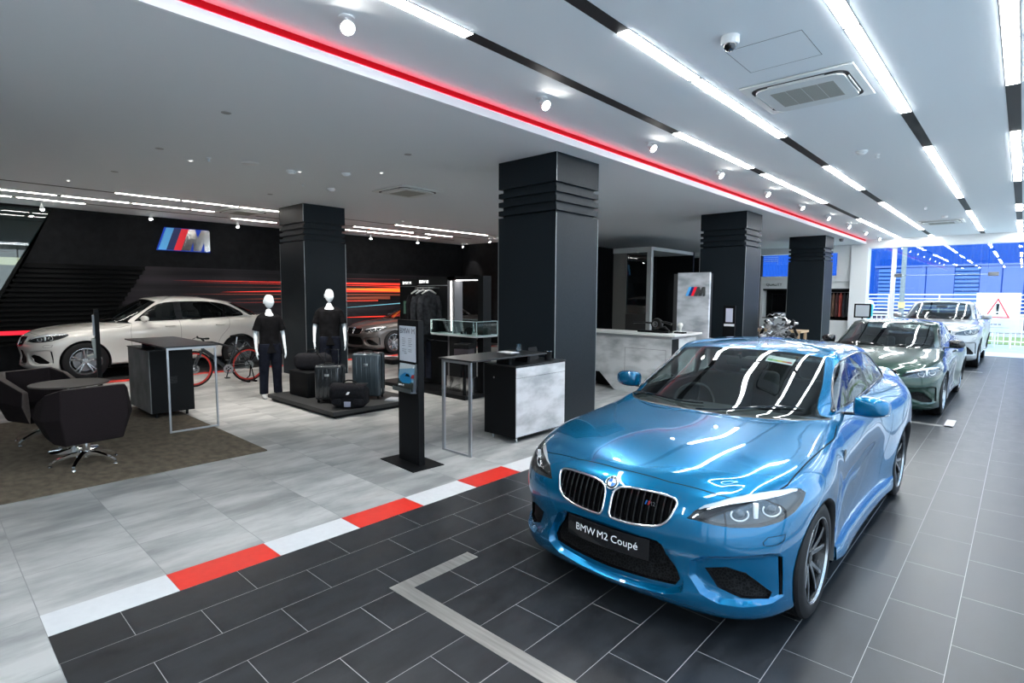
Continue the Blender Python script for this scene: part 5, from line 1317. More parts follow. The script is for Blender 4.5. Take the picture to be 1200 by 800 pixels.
# small things on the right-hand desk
m = MB(); m.lathe([(.032, 0), (.034, .01), (.036, .10), (.033, .10), (.031, .012), (0, .012)], 20); tag(m.build('tumbler', glass_mat('clear_tumbler', (.8, .88, .92)), loc=(-4.80, 5.36, 1.103)), 'small clear glass on the black desk top beside the largest column', 'glass')
t = thing('pen_holder', 'black pen holder with chrome rim on the cabinet of the right-hand desk', 'pen holder', (-4.60, 5.72, .974))
m = MB(); m.lathe([(.04, 0), (.045, .0), (.05, .125), (.046, .125), (.04, .01), (0, .01)], 24); m.build('cup', black_metal, t, angle=40); m = MB(); m.lathe([(.050, .118), (.053, .122), (.053, .130), (.046, .130)], 24); m.build('rim', M_['chrome'], t)
t = thing('desk_calendar', 'small dark stand on the right-hand desk cabinet', 'stand', (-4.86, 5.70, .974)); m = MB(); m.prism([(-.05, 0), (.05, 0), (.0, .16)], -.09, .09, TX(rot=(PI/2, 0, R(0)))); m.build('easel', black_metal, t, smooth=False)
m = MB(); m.box(-.12, .12, -.08, .08, 0, .006); tag(m.build('leaflet', mat('white_paper', (.75, .76, .77), .6), loc=(-4.82, 5.18, 1.103), smooth=False), 'pale leaflet lying on the desk top beside the largest column', 'leaflet')

# kiosk stele
t = thing('information_stele', 'slim black information stele with spec sheet and brochure holder', 'information stand', (-4.85, 3.66, 0), R(-4))
m = MB(); m.box(-.33, .33, -.20, .20, 0, .008); m.build('base_plate', black_metal, t, smooth=False, bevel=.002)
m = MB(); m.box(-.20, .20, -.035, .035, .008, 1.565); m.build('post', black_metal, t, smooth=False, bevel=.003)
m = MB(); m.box(-.155, .155, -.041, -.036, 1.12, 1.50); sh = m.build('spec_sheet', mat('spec_sheet_paper', (.50, .54, .60), .5), t, smooth=False)
m = MB(); text_mb('BMW M', .085, TX((-.145, -.0415, 1.42), (PI/2, 0, 0)), .0005, 'LEFT', mb=m)
rnd = random.Random(3)
for k in range(9):
    z = 1.385-k*.020
    for x0 in (-.10, .02):
        if k in (0, 6): continue
        m.box(x0, x0+.05+.03*rnd.random(), -.0418, -.0412, z, z+.005)
m.box(-.06, -.01, -.0418, -.0412, 1.20, 1.208); m.build('printing', mat('print_grey', (.10, .11, .13), .6), sh, smooth=False)
m = MB(); Mh = TX((0, -.045, .80), (R(-8), 0, 0)); m.box(-.17, .17, -.012, .0, .0, .30, Mh); m.box(-.18, .18, -.075, 0, -.012, 0, Mh); m.box(-.18, .18, -.078, -.072, -.012, .03, Mh); m.box(.155, .17, -.04, 0, 0, .30, Mh); br_ = m.build('brochure_holder', alu, t, smooth=False)
m = MB(); m.box(-.15, .15, -.035, -.013, .005, .29, Mh); cv = m.build('brochure', mat('brochure_sky', (.15, .30, .42), .3), t, smooth=False)
def flat(P, y, mt, nm, par): q = MB(); q.prism(P, 0, .001, Mh @ TX((0, y, 0), (PI/2, 0, 0))); return q.build(nm, mt, par, smooth=False)
flat([(-.15, .005), (.15, .005), (.15, .10), (-.15, .12)], -.0355, mat('brochure_ground', (.035, .04, .035), .4), 'cover_ground', cv)
flat([(-.15, .22), (.15, .26), (.15, .29), (-.15, .29)], -.0355, mat('brochure_haze', (.45, .50, .52), .4), 'cover_haze', cv)
flat([(-.12, .10), (-.12, .145), (-.07, .175), (-.03, .195), (.05, .19), (.10, .155), (.11, .11), (.08, .085), (-.05, .08)], -.0365, mat('brochure_blue', (.01, .17, .36), .3), 'cover_car', cv)
flat([(-.02, .155), (.0, .183), (.045, .18), (.075, .155)], -.0375, black_m, 'cover_car_window', cv)
flat([(.09, .14), (.15, .145), (.15, .185), (.11, .18)], -.0372, mat('brochure_red', (.35, .02, .02), .3), 'cover_red_shape', cv)
q = MB(); text_mb('BMW M2', .028, Mh @ TX((-.13, -.0375, .045), (PI/2, 0, 0)), .0004, 'LEFT', mb=q); q.box(.11, .13, -.0372, -.0362, .25, .27, Mh); q.build('cover_lettering', M_['badge_white'], cv, smooth=False)

# second stele beside the white car (seen edge-on)
t = thing('information_stele', 'tall thin black stand with white leaflet holder in front of the white car front wheel', 'information stand', (-11.35, 2.12, 0), R(-9))
m = MB(); m.box(-.28, .28, -.18, .18, 0, .008); m.build('base_plate', black_metal, t, smooth=False)
m = MB(); m.box(-.19, .19, -.03, .03, .008, 1.56); m.build('post', black_metal, t, smooth=False)
m = MB(); m.box(-.15, .15, -.055, -.032, 1.12, 1.46); m.build('spec_sheet', mat('spec_sheet_paper'), t, smooth=False)
m = MB(); m.prism([(-.032, .76), (-.15, .76), (-.15, .79), (-.06, .82), (-.085, 1.06), (-.032, 1.08)], -.15, .15, Matrix(((0, 0, 1, 0), (1, 0, 0, 0), (0, 1, 0, 0), (0, 0, 0, 1)))); m.build('brochure_holder', mat('pale_paper2', (.42, .46, .44), .5), t, smooth=False)

# ---------------------------------------------------------------- luggage podium
carpet = noise_col(mat('black_podium_top', (.03, .03, .03), .6), (.011, .012, .013), (.019, .020, .021), 200)
t = thing('podium', 'low black podium carrying the luggage and the male mannequin', 'podium', (-8.43, 4.82, 0))
m = MB(); m.box(-1.05, 1.05, -.64, .86, .0, .045); m.build('plinth', black_metal, t, smooth=False); m = MB(); m.box(-1.09, 1.09, -.69, .90, .045, .105); m.build('deck', carpet, t, smooth=False, bevel=.004)
ZP = .106
case_m = mat('graphite_shell', (.022, .026, .03), .22, .35, .6); case2 = mat('steel_blue_shell', (.05, .068, .08), .25, .4, .5)
def suitcase(name, loc, rz, w, d, h, mt, label, handle=0, group=None):
    t = thing(name, label, 'suitcase', loc, rz, group)
    m = MB(); m.rbox(-w/2, w/2, -d/2, -.006, .045, h, .045, 4); m.build('front_shell', mt, t)
    m = MB(); m.rbox(-w/2, w/2, .006, d/2, .045, h, .045, 4); m.build('rear_shell', mt, t)
    m = MB(); m.rbox(-w/2+.004, w/2-.004, -.012, .012, .049, h-.004, .03, 3); m.build('zip_band', black_m, t)
    for k in range(5):
        x = -w/2+w*(k+1)/6; m = MB(); m.rbox(x-.012, x+.012, -d/2-.005, -d/2+.02, .09, h-.06, .004, 2); m.build('shell_rib', mt, t)
    for sx in (-1, 1):
        for sy in (-1, 1):
            m = MB(); m.cyl((sx*(w/2-.05)-.012, sy*(d/2-.05), .024), (sx*(w/2-.05)+.012, sy*(d/2-.05), .024), .024, n=16); m.box(sx*(w/2-.05)-.018, sx*(w/2-.05)+.018, sy*(d/2-.05)-.014, sy*(d/2-.05)+.014, .03, .055); m.build('caster', black_m, t, angle=40)
    m = MB(); m.tube([(-.09, 0, h-.005), (-.08, 0, h+.025), (.08, 0, h+.025), (.09, 0, h-.005)], .010, 8); m.build('carry_handle', black_m, t)
    if handle:
        m = MB(); m.tube([(-.11, d/2-.05, h-.01), (-.11, d/2-.05, h+handle), (.11, d/2-.05, h+handle), (.11, d/2-.05, h-.01)], .009, 8); m.build('pull_handle', M_['gloss_black'], t)
    m = MB(); m.rbox(-.035, .035, -d/2-.008, -d/2+.01, h*.72, h*.78, .004, 2); m.build('emblem', alu, t)
    for sx in (-1,): m = MB(); m.tube([(sx*w/2, 0, .12), (sx*(w/2+.003), 0, h*.5), (sx*w/2, 0, h-.08)], .006, 6); m.build('edge_strip', alu, t)
    return t
suitcase('suitcase', (-8.10, 4.52, ZP), R(38), .42, .27, .60, case_m, 'dark grey hard-shell suitcase with raised pull handle at the front of the podium', .24)
suitcase('suitcase', (-7.97, 5.15, ZP), R(38), .48, .30, .76, case2, 'taller blue-grey hard-shell suitcase at the back of the podium')
# plinth block with a bag on it
m = MB(); m.rbox(-.32, .32, -.28, .28, 0, .42, .01, 2); o = m.build('display_block', black_metal, loc=(-8.95, 4.68, ZP)); tag(o, 'black box plinth under the soft bag, at the left of the podium', 'display block')
cloth_bk = noise_col(mat('black_nylon', (.02, .02, .024), .8, spec=.15), (.006, .006, .008), (.013, .013, .016), 60, bump=.4)
def soft_bag(name, loc, rz, w, d, h, label, flap=True, hand=True):
    t = thing(name, label, 'bag', loc, rz)
    m = MB(); L = []
    for k in range(13):
        x = -w/2+w*k/12; e = 1-(abs(2*k/12-1))**6*.35; sag = .02*math.sin(k*2.1)
        L.append([Vector((x, d/2*e*math.copysign(abs(math.cos(a))**.55, math.cos(a)), h/2+(h/2*e-.004)*math.copysign(abs(math.sin(a))**.6, math.sin(a))+(sag*.4 if math.sin(a) > 0 else 0))) for a in np.linspace(0, 2*PI, 24, endpoint=False)])
    m.grid(L, closed_v=True); m.add(L[0], [tuple(range(24))]); m.add(L[-1], [tuple(range(24))]); m.build('body', cloth_bk, t, angle=60)
    if flap:
        m = MB(); L = []
        for k in range(9):
            x = -w/2*.96+w*.96*k/8; L.append([Vector((x, -d/2*f-.012 if z < h-.02 else -d/2*f, z)) for f, z in ((-.5, h+.006), (.3, h+.010), (.93, h-.01), (1.06, h*.8), (1.08, h*.45))])
        m.grid(L); m.build('flap', cloth_bk, t, solid=.006, angle=60)
        m = MB(); m.rbox(-.05, .05, -d/2-.03, -d/2-.018, h*.02+.02, h*.30, .004, 2); m.build('tag', mat('tag_grey', (.25, .26, .34), .5), t)
        m = MB(); m.prism([(-.03, 0), (.0, .045), (.035, .04), (.01, .0)], 0, .002, TX((0.01, -d/2*1.08-.021, h*.60), (PI/2, 0, 0))); m.build('emblem', M_['badge_white'], t, smooth=False)
        for x in (-w*.3, w*.3): m = MB(); m.rbox(x-.07, x+.07, -d/2-.035, -d/2, h*.18, h*.42, .015, 2); m.build('pocket', cloth_bk, t)
    if hand:
        m = MB(); m.tube([(-.10, 0, h-.01), (-.09, -.01, h+.035), (-.03, -.012, h+.055), (.03, -.012, h+.055), (.09, -.01, h+.035), (.10, 0, h-.01)], .012, 8); m.build('carry_handle', black_m, t)
        m = MB(); m.tube([(-w*.42, 0, h-.02), (-w*.2, -d*.35, h+.01), (-w*.12, -d*.55, h*.72), (w*.12, -d*.57, h*.66), (w*.25, -d*.3, h+.01), (w*.42, 0, h-.02)], .010, 6, flat=(EZ, .5)) if False else m.tube([(w*.15, -d*.2, h+.02), (w*.30, -d*.54, h*.86), (w*.42, -d*.56, h*.55)], .011, 6); m.build('strap', black_m, t)
    return t
soft_bag('travel_bag', (-7.52, 4.52, ZP), R(42), .56, .24, .36, 'black messenger bag with grey tag at the front right of the podium')
soft_bag('travel_bag', (-8.95, 4.68, ZP+.42), R(38), .60, .26, .30, 'black soft holdall on the box plinth', flap=False)
t = thing('brochure_stack', 'small pile of pale folders at the right end of the podium', 'brochures', (-7.50, 5.35, ZP), R(30))
for k in range(3): m = MB(); m.box(-.15+.01*k, .15+.01*k, -.11, .11, k*.009, k*.009+.007); m.build('folder', mat('folder_%d' % k, [(.50, .52, .56), (.62, .64, .66), (.40, .42, .45)][k], .4), t, smooth=False)

# ---------------------------------------------------------------- mannequins (skin-modifier bodies)
mann_m = mat('white_mannequin_gloss', (.60, .66, .70), .35, 0, .2)
def skin_obj(name, V, Rr, E_, mt, parent, sub=2, loc=None):
    me = bpy.data.meshes.new(name); me.from_pydata([tuple(v) for v in V], E_, [])
    o = bpy.data.objects.new(name, me); C.objects.link(o)
    s = o.modifiers.new('s', 'SKIN'); me.skin_vertices or None
    for i, r in enumerate(Rr):
        me.skin_vertices[0].data[i].radius = (r, r) if not hasattr(r, '__len__') else r
    me.skin_vertices[0].data[0].use_root = True
    u = o.modifiers.new('u', 'SUBSURF'); u.levels = sub; u.render_levels = sub
    # bake to a plain mesh
    dg = bpy.context.evaluated_depsgraph_get(); m2 = bpy.data.meshes.new_from_object(o.evaluated_get(dg)); bpy.data.objects.remove(o)
    m2.materials.clear(); m2.materials.append(mt); m2.polygons.foreach_set('use_smooth', [True]*len(m2.polygons))
    o = bpy.data.objects.new(name, m2); C.objects.link(o); o.parent = parent
    return o
def mannequin(loc, rz, s, male, label):
    t = thing('mannequin', label, 'mannequin', loc, rz); t.scale = (s, s, s)
    sh = .195 if male else .165; hp = .10 if male else .105
    V = []; Rr = []; E_ = []
    def a(p, r, par=None):
        V.append(Vector(p)); Rr.append(r); i = len(V)-1
        if par is not None: E_.append((par, i))
        return i
    pel = a((0, 0, .95), (.150, .105)); wst = a((0, .0, 1.10), (.128 if male else .108, .088), pel); ch = a((0, .01, 1.28), (.155 if male else .135, .105), wst); uc = a((0, .0, 1.42), (.125, .085), ch)
    nk = a((0, .005, 1.52), .052, uc); hd = a((0, -.005, 1.60), .052, nk)
    for sx in (-1, 1):
        s1 = a((sx*sh, 0, 1.43), .056, uc); el = a((sx*(sh+.065), .015, 1.15), .038, s1); wr = a((sx*(sh+.075), -.07, .92), .024, el); a((sx*(sh+.075), -.10, .86), .026, wr)
        h1 = a((sx*hp, 0, .86), .088, pel); kn = a((sx*(hp+.01), -.015, .50), .056, h1); cf = a((sx*(hp+.015), .02, .33), .052, kn); an = a((sx*(hp+.02), .02, .08), .032, cf); a((sx*(hp+.03), -.09, .035), .032, an)
    skin_obj('body', V, Rr, E_, mann_m, t)
    # head: shaped ellipsoid with brow, nose, chin
    m = MB(); L = []
    for i in range(19):
        ph = PI*i/18; row = []
        for j in range(28):
            th = 2*PI*j/28; x, y, z = math.sin(ph)*math.cos(th), math.sin(ph)*math.sin(th), math.cos(ph)
            x = math.copysign(abs(math.sin(ph))**.72, 1)*math.cos(th) if z > 0 else x; y = (math.sin(ph)**.72)*math.sin(th) if z > 0 else y
            k = 1-.24*max(0, -z)**1.2
            X, Y, Z_ = x*.064*k, y*.092*(1-.14*max(0, -z)), z*.122
            f = max(0, -y)
            Y -= .022*math.exp(-((x*1.0)/.16)**2-((z+.12)/.20)**2)*f; Y += .010*math.exp(-((abs(x)-.38)/.2)**2-((z-.10)/.13)**2)*f; Y -= .006*math.exp(-(x/.3)**2-((z+.52)/.10)**2)*f; Y -= .008*math.exp(-(x/.35)**2-((z+.82)/.15)**2)*f
            hc_, hs_ = math.cos(R(48)), math.sin(R(48)); row.append(Vector((X*hc_-(Y-.01)*hs_, X*hs_+(Y-.01)*hc_, 1.72+Z_)))
        L.append(row)
    m.grid(L, closed_v=True); m.build('head', mann_m, t, angle=180, subsurf=1)
    for sx in (-1, 1):
        m = MB(); m.grid([[Vector((sx*(.074+.010*math.sin(b)), .012*math.cos(a_)+.01*math.sin(b)-.005, 1.715+.030*math.sin(a_)*(1-.2*math.cos(b)))) for b in np.linspace(0, PI, 4)] for a_ in np.linspace(0, 2*PI, 12, endpoint=False)], closed_u=True); m.build('ear', mann_m, t)
        # hand: palm and five fingers
        hx, hy, hz = sx*(sh+.075), -.105, .845
        Vh = [Vector((hx, hy+.01, hz+.03)), Vector((hx, hy-.004, hz-.02)), Vector((hx, hy-.012, hz-.05))]; Rh = [(.020, .028), (.016, .036), (.013, .034)]; Eh = [(0, 1), (1, 2)]
        for k in range(4):
            yy = (-.030+.019*k); ln = [.060, .074, .068, .052][k]
            b0 = len(Vh); Vh += [Vector((hx, hy-.012+yy*.9, hz-.065)), Vector((hx-sx*.006, hy-.016+yy, hz-.065-ln*.5)), Vector((hx-sx*.018, hy-.014+yy, hz-.065-ln))]; Rh += [.0085, .0075, .006]; Eh += [(2, b0), (b0, b0+1), (b0+1, b0+2)]
        b0 = len(Vh); Vh += [Vector((hx-sx*.012, hy-.045, hz-.030)), Vector((hx-sx*.018, hy-.058, hz-.062))]; Rh += [.010, .008]; Eh += [(1, b0), (b0, b0+1)]
        skin_obj('hand', Vh, Rh, Eh, mann_m, t, 1)
    # T-shirt
    shirt = noise_col(mat('black_cotton', (.012, .012, .014), .95, spec=.08), (.0035, .0035, .004), (.007, .007, .008), 12, bump=.5, bscale=9)
    m = MB(); L = []
    rings = [(.80, .185, .125, 0), (.92, .178, .122, 0), (1.05, .155 if not male else .170, .112, 0), (1.18, .158 if not male else .185, .118, 0), (1.30, .178 if not male else .205, .128, 0), (1.40, .200 if not male else .232, .122, 0), (1.455, .195 if not male else .225, .108, 0), (1.492, .150 if not male else .172, .090, 0), (1.515, .092, .076, 0), (1.52, .070, .066, 0)]
    for z, rx, ry, o_ in rings:
        L.append([Vector((rx*math.copysign(abs(math.cos(a_))**.8, math.cos(a_))*(1+.012*math.sin(5*a_+z*9)), ry*math.sin(a_)*(1+.02*math.sin(4*a_+z*7))+.005, z-(.05*max(0, -math.sin(a_)) if z > 1.48 else 0))) for a_ in np.linspace(0, 2*PI, 28, endpoint=False)])
    m.grid(L, closed_v=True); m.build('t_shirt', shirt, t, angle=180, solid=-.006, subsurf=1)
    for sx in (-1, 1):
        m = MB(); p0, p1 = Vector((sx*(sh-.04), 0, 1.435)), Vector((sx*(sh+.052), .010, 1.20)); L = []
        for k, (f, r) in enumerate(((0, .070), (.25, .076), (.6, .068), (1, .066))):
            p = p0.lerp(p1, f); L.append([p+Vector((math.cos(a_)*r, math.sin(a_)*r*1.05, .25*r*math.cos(a_)*sx)) for a_ in np.linspace(0, 2*PI, 18, endpoint=False)])
        m.grid(L, closed_v=True); m.build('sleeve', shirt, t, angle=180, solid=-.005, subsurf=1)
    # trousers
    den = noise_col(mat('dark_navy_trousers', (.012, .014, .022), .95, spec=.08), (.004, .005, .009), (.009, .011, .018), 10, bump=.5, bscale=8)
    for sx in (-1, 1):
        m = MB(); L = []
        for z, r, cx, cy in ((.98, .118, .065, 0), (.88, .112, .082, 0), (.74, .100, .098, -.005), (.52, .078, .108, -.012), (.36, .072, .112, .0), (.20, .068, .116, .008), (.075, .070, .120, .004)):
            L.append([Vector((sx*cx+r*math.cos(a_)*(1+.02*math.sin(z*30+a_*3)), cy+r*1.05*math.sin(a_), z)) for a_ in np.linspace(0, 2*PI, 20, endpoint=False)])
        m.grid(L, closed_v=True); m.build('trouser_leg', den, t, angle=180, solid=-.005, subsurf=1)
        m = MB(); L = []
        for y_, rx, rz_, zz in ((.075, .018, .03, .045), (.05, .036, .05, .05), (0, .040, .055, .052), (-.07, .044, .036, .038), (-.13, .040, .026, .028), (-.165, .020, .018, .022)):
            L.append([Vector((sx*(hp+.022)+rx*math.cos(a_), y_, max(.002, zz+rz_*math.sin(a_)))) for a_ in np.linspace(0, 2*PI, 16, endpoint=False)])
        m.grid(L, closed_v=True); m.add(L[0], [tuple(range(16))]); m.add(L[-1], [tuple(range(16))]); m.build('shoe', mat('pale_shoe', (.35, .36, .36), .5), t, angle=60)
    return t
mannequin((-9.72, 4.28, 0), R(78), .985, False, 'white female mannequin in black T-shirt standing on the floor, left of the pair')
mannequin((-9.30, 5.20, ZP), R(62), .985, True, 'white male mannequin in black T-shirt standing on the podium behind the luggage')

# ---------------------------------------------------------------- bicycle
def bicycle(loc, rz):
    t = thing('bicycle', 'black electric-look bicycle with red rims parked before the white car', 'bicycle', loc, rz)
    fr = mat('black_bike_frame', (.018, .022, .027), .35, .3, .3); redr = mat('red_rim', (.50, .03, .02), .4); bs = mat('bike_steel', (.45, .46, .48), .3, 1)
    r = .355; wb = 1.04; fz = r
    for nm, x in (('front_wheel', 0), ('rear_wheel', wb)):
        Mw = TX((0, x, r), (0, PI/2, 0))
        m = MB(); m.lathe([(r+.020*math.cos(a_)-.02, .022*math.sin(a_)) for a_ in np.linspace(0, 2*PI, 10, endpoint=False)], 56, Mw, closed=True); w_ = m.build(nm, M_['rubber'], t, angle=60)
        m = MB(); m.lathe([(r-.034, -.012), (r-.034, .012), (r-.066, .010), (r-.066, -.010)], 56, Mw, closed=True); m.build('rim', redr, w_, angle=40)
        m = MB(); m.lathe([(.022, -.045), (.03, -.04), (.02, -.03), (.018, .03), (.03, .04), (.022, .045)], 20, Mw); m.build('hub', bs, w_)
        m = MB()
        for k in range(24):
            a_ = 2*PI*k/24; b_ = a_+(.35 if k % 2 else -.35); m.cyl(Mw @ Vector((.025*math.cos(b_), .025*math.sin(b_), .03 if k % 4 < 2 else -.03)), Mw @ Vector(((r-.06)*math.cos(a_), (r-.06)*math.sin(a_), 0)), .0012, n=4)
        m.build('spokes', bs, w_, smooth=False)
        m = MB(); m.lathe([(.055, .035), (.088, .035), (.088, .038), (.055, .038)], 36, Mw, closed=True)
        for k in range(6): a_ = 2*PI*k/6; m.cyl(Mw @ Vector((.02*math.cos(a_), .02*math.sin(a_), .036)), Mw @ Vector((.058*math.cos(a_+.4), .058*math.sin(a_+.4), .036)), .005, n=6)
        m.build('brake_disc', bs, w_)
    BB = Vector((0, .62, .30)); HT, HB = Vector((0, .205, .86)), Vector((0, .165, .73)); ST = Vector((0, .80, .80)); RA = Vector((0, wb, r))
    m = MB(); m.tube([HB, Vector((0, .30, .62)), BB], [.034, .036, .034], 10); m.tube([HT, Vector((0, .34, .86)), Vector((0, .60, .78)), ST-Vector((0, .02, .08))], [.026, .024, .02, .018], 10); m.tube([ST, BB], .018, 10)
    m.cyl(HT+EZ*.02, HB-EZ*.01, .028, n=14); m.cyl((-.04, BB.y, BB.z), (.04, BB.y, BB.z), .042, n=20)
    for sx in (-1, 1): m.tube([BB+Vector((sx*.02, .02, 0)), Vector((sx*.055, .85, .32)), RA+Vector((sx*.06, 0, 0))], .011, 8); m.tube([ST+Vector((sx*.02, .0, -.10)), Vector((sx*.05, .92, .58)), RA+Vector((sx*.06, 0, 0))], .009, 8)
    m.build('frame', fr, t, angle=60)
    m = MB()
    for sx in (-1, 1): m.tube([Vector((sx*.05, .13, .68)), Vector((sx*.055, .05, .50)), Vector((sx*.055, 0, r))], [.018, .015, .010], 8)
    m.cyl((-.06, .135, .69), (.06, .135, .69), .02, n=10); m.build('fork', fr, t)
    m = MB(); m.tube([HT+EZ*.03, HT+Vector((0, -.05, .08))], .018, 8); c = HT+Vector((0, -.07, .09)); m.tube([c+Vector((-.32, .05, .01)), c+Vector((-.15, 0, 0)), c+Vector((.15, 0, 0)), c+Vector((.32, .05, .01))], .014, 8)
    for sx in (-1, 1): m.tube([c+Vector((sx*.31, .05, .01)), c+Vector((sx*.21, .02, .004))], .019, 8); m.tube([c+Vector((sx*.19, -.02, 0)), c+Vector((sx*.28, -.05, -.03))], .006, 6)
    m.build('handlebar', black_m, t)
    m = MB(); m.tube([ST-EZ*.05, ST+Vector((0, .03, .14))], .014, 8); m.build('seat_post', bs, t)
    m = MB(); L = []
    for y_, w, z_ in ((-.14, .018, 0), (-.08, .025, .008), (.02, .045, .006), (.10, .075, .014), (.14, .06, .012)):
        L.append([ST+Vector((w*math.cos(a_), .04+y_, .16+z_+.02*math.sin(a_))) for a_ in np.linspace(0, 2*PI, 12, endpoint=False)])
    m.grid(L, closed_v=True); m.add(L[0], [tuple(range(12))]); m.add(L[-1], [tuple(range(12))]); m.build('saddle', black_m, t)
    m = MB(); Mc = TX((.055, BB.y, BB.z), (0, PI/2, 0)); m.lathe([(.055, -.003), (.095, -.003), (.095, .003), (.055, .003)], 32, Mc, closed=True)
    for k in range(5): a_ = 2*PI*k/5; m.cyl(Mc @ Vector((0, 0, 0)), Mc @ Vector((.07*math.cos(a_), .07*math.sin(a_), 0)), .008, n=6)
    m.build('chainring', bs, t); m = MB(); m.tube([(.07, BB.y, BB.z), (.075, BB.y-.05, BB.z-.16)], .011, 6); m.box(.075, .16, BB.y-.09, BB.y-.01, BB.z-.175, BB.z-.155); m.tube([(-.07, BB.y, BB.z), (-.075, BB.y+.05, BB.z+.16)], .011, 6); m.box(-.16, -.075, BB.y+.01, BB.y+.09, BB.z+.150, BB.z+.17); m.build('crank', fr, t)
    m = MB(); m.tube([(.05, RA.y, RA.z+.035), (.055, BB.y, BB.z+.094)], .004, 5); m.tube([(.05, RA.y, RA.z-.035), (.055, BB.y, BB.z-.094)], .004, 5); m.cyl((.03, RA.y, RA.z), (.06, RA.y, RA.z), .04, n=20); m.build('chain', bs, t)
    m = MB(); m.tube([(-.13, RA.y-.02, .025), (.0, RA.y+.02, .12), (.11, RA.y, RA.z)], .012, 8); m.tube([(.11, RA.y, RA.z), (.14, RA.y+.06, .03)], .012, 8); m.rbox(-.16, .18, RA.y-.10, RA.y-.04, 0, .035, .012, 2); m.rbox(-.16, .18, RA.y+.05, RA.y+.10, 0, .035, .012, 2); m.tube([(0, RA.y-.07, .02), (0, RA.y+.07, .02)], .012, 6); m.build('wheel_stand', black_metal, t, angle=50)
    return t
bicycle((-11.85, 3.72, 0), 0)

# ---------------------------------------------------------------- clothes wall
t = thing('retail_wall', 'black retail display wall with lettering, screen and lit open frame', 'display wall', (-8.35, 7.0, 0))
m = MB(); m.box(-1.30, 1.32, -.55, .20, 0, .07); m.build('plinth', black_metal, t, smooth=False, bevel=.004)
m = MB(); m.box(-1.30, -.70, .02, .10, .07, 2.14); p1 = m.build('left_panel', black_metal, t, smooth=False, bevel=.004)
m = MB(); m.box(-.70, .36, .0, .10, .07, 2.17); p2 = m.build('centre_panel', black_metal, t, smooth=False, bevel=.004)
m = MB(); m.box(.36, .56, -.10, .10, .07, 2.17); m.build('light_post', mat('grey_post', (.10, .10, .11), .5), t, smooth=False)
m = MB(); m.box(.46, .485, -.108, -.10, 1.16, 2.08); m.build('light_tube', mat('white_tube_light', (1, 1, 1), .4, emit=(1, .96, .92), estr=7), t, smooth=False)
m = MB(); m.box(.36, 1.32, -.10, .10, 2.10, 2.17); m.build('header', black_metal, t, smooth=False); m = MB(); m.box(.42, 1.16, -.07, .05, 2.092, 2.10); m.build('header_light', mat('white_tube_light'), t, smooth=False)
m = MB(); m.box(1.18, 1.32, -.10, .10, .07, 2.10); m.build('right_post', black_metal, t, smooth=False)
for a, b, z in ((-1.27, -.72, 1.985), (-.68, .34, 2.0)): m = MB(); m.box(a, b, -.012, .02, z, z+.012); m.build('silver_line', alu, t, smooth=False)
m = MB(); text_mb('BMW M', .085, TX((-1.04, .008, 2.035), (PI/2, 0, 0)), .003, mb=m); text_mb('BMW M', .085, TX((-.46, -.012, 2.055), (PI/2, 0, 0)), .003, mb=m, bold=.001); m.build('lettering', mat('lit_lettering', (.9, .9, .9), .5, emit=(1, 1, 1), estr=.6), t, smooth=False)
m = MB(); m.box(-1.16, -.80, .005, .02, 1.42, 1.70); sc_ = m.build('screen', M_['gloss_black'], t, smooth=False)
m = MB(); m.box(-1.15, -.81, .002, .005, 1.43, 1.69); m.build('screen_picture', mat('screen_dark_green', (.01, .02, .015), .3, emit=(.03, .07, .05), estr=.6), sc_, smooth=False)
m = MB(); m.box(-.88, -.845, .0, .002, 1.44, 1.69); m.build('screen_green_bar', mat('screen_green', (.1, .4, .05), .3, emit=(.2, .7, .1), estr=.6), sc_, smooth=False)
m = MB(); m.box(-.68, .34, -.012, .0, 1.30, 1.31); m.box(-.68, .34, -.012, .0, .93, .94); m.build('panel_joint', mat('grey_post'), t, smooth=False)
m = MB(); m.tube([(-.36, .0, 1.955), (-.36, -.30, 1.955)], .012, 8); m.box(-.42, .08, -.20, -.17, 1.95, 1.975); m.tube([(.0, 0, 1.955), (.0, -.2, 1.955)], .01, 8); m.build('hanging_rail', alu, t)
m = MB(); m.box(.56, 1.18, -.30, .0, .07, .34); m.build('steel_box', noise_col(mat('mirror_steel', (.6, .6, .6), .2, 1), (.5, .5, .52), (.7, .7, .7), 3), t, smooth=False)
m = MB(); m.tube([(-.30, .0, .965), (-.30, -.25, .965)], .01, 8); m.box(-.40, .05, -.20, -.18, .955, .972); m.build('lower_rail', alu, t)
fab = noise_col(mat('charcoal_wool_coat', (.03, .03, .034), .95, spec=.1), (.010, .011, .013), (.026, .028, .032), 14, bump=.5, bscale=60)
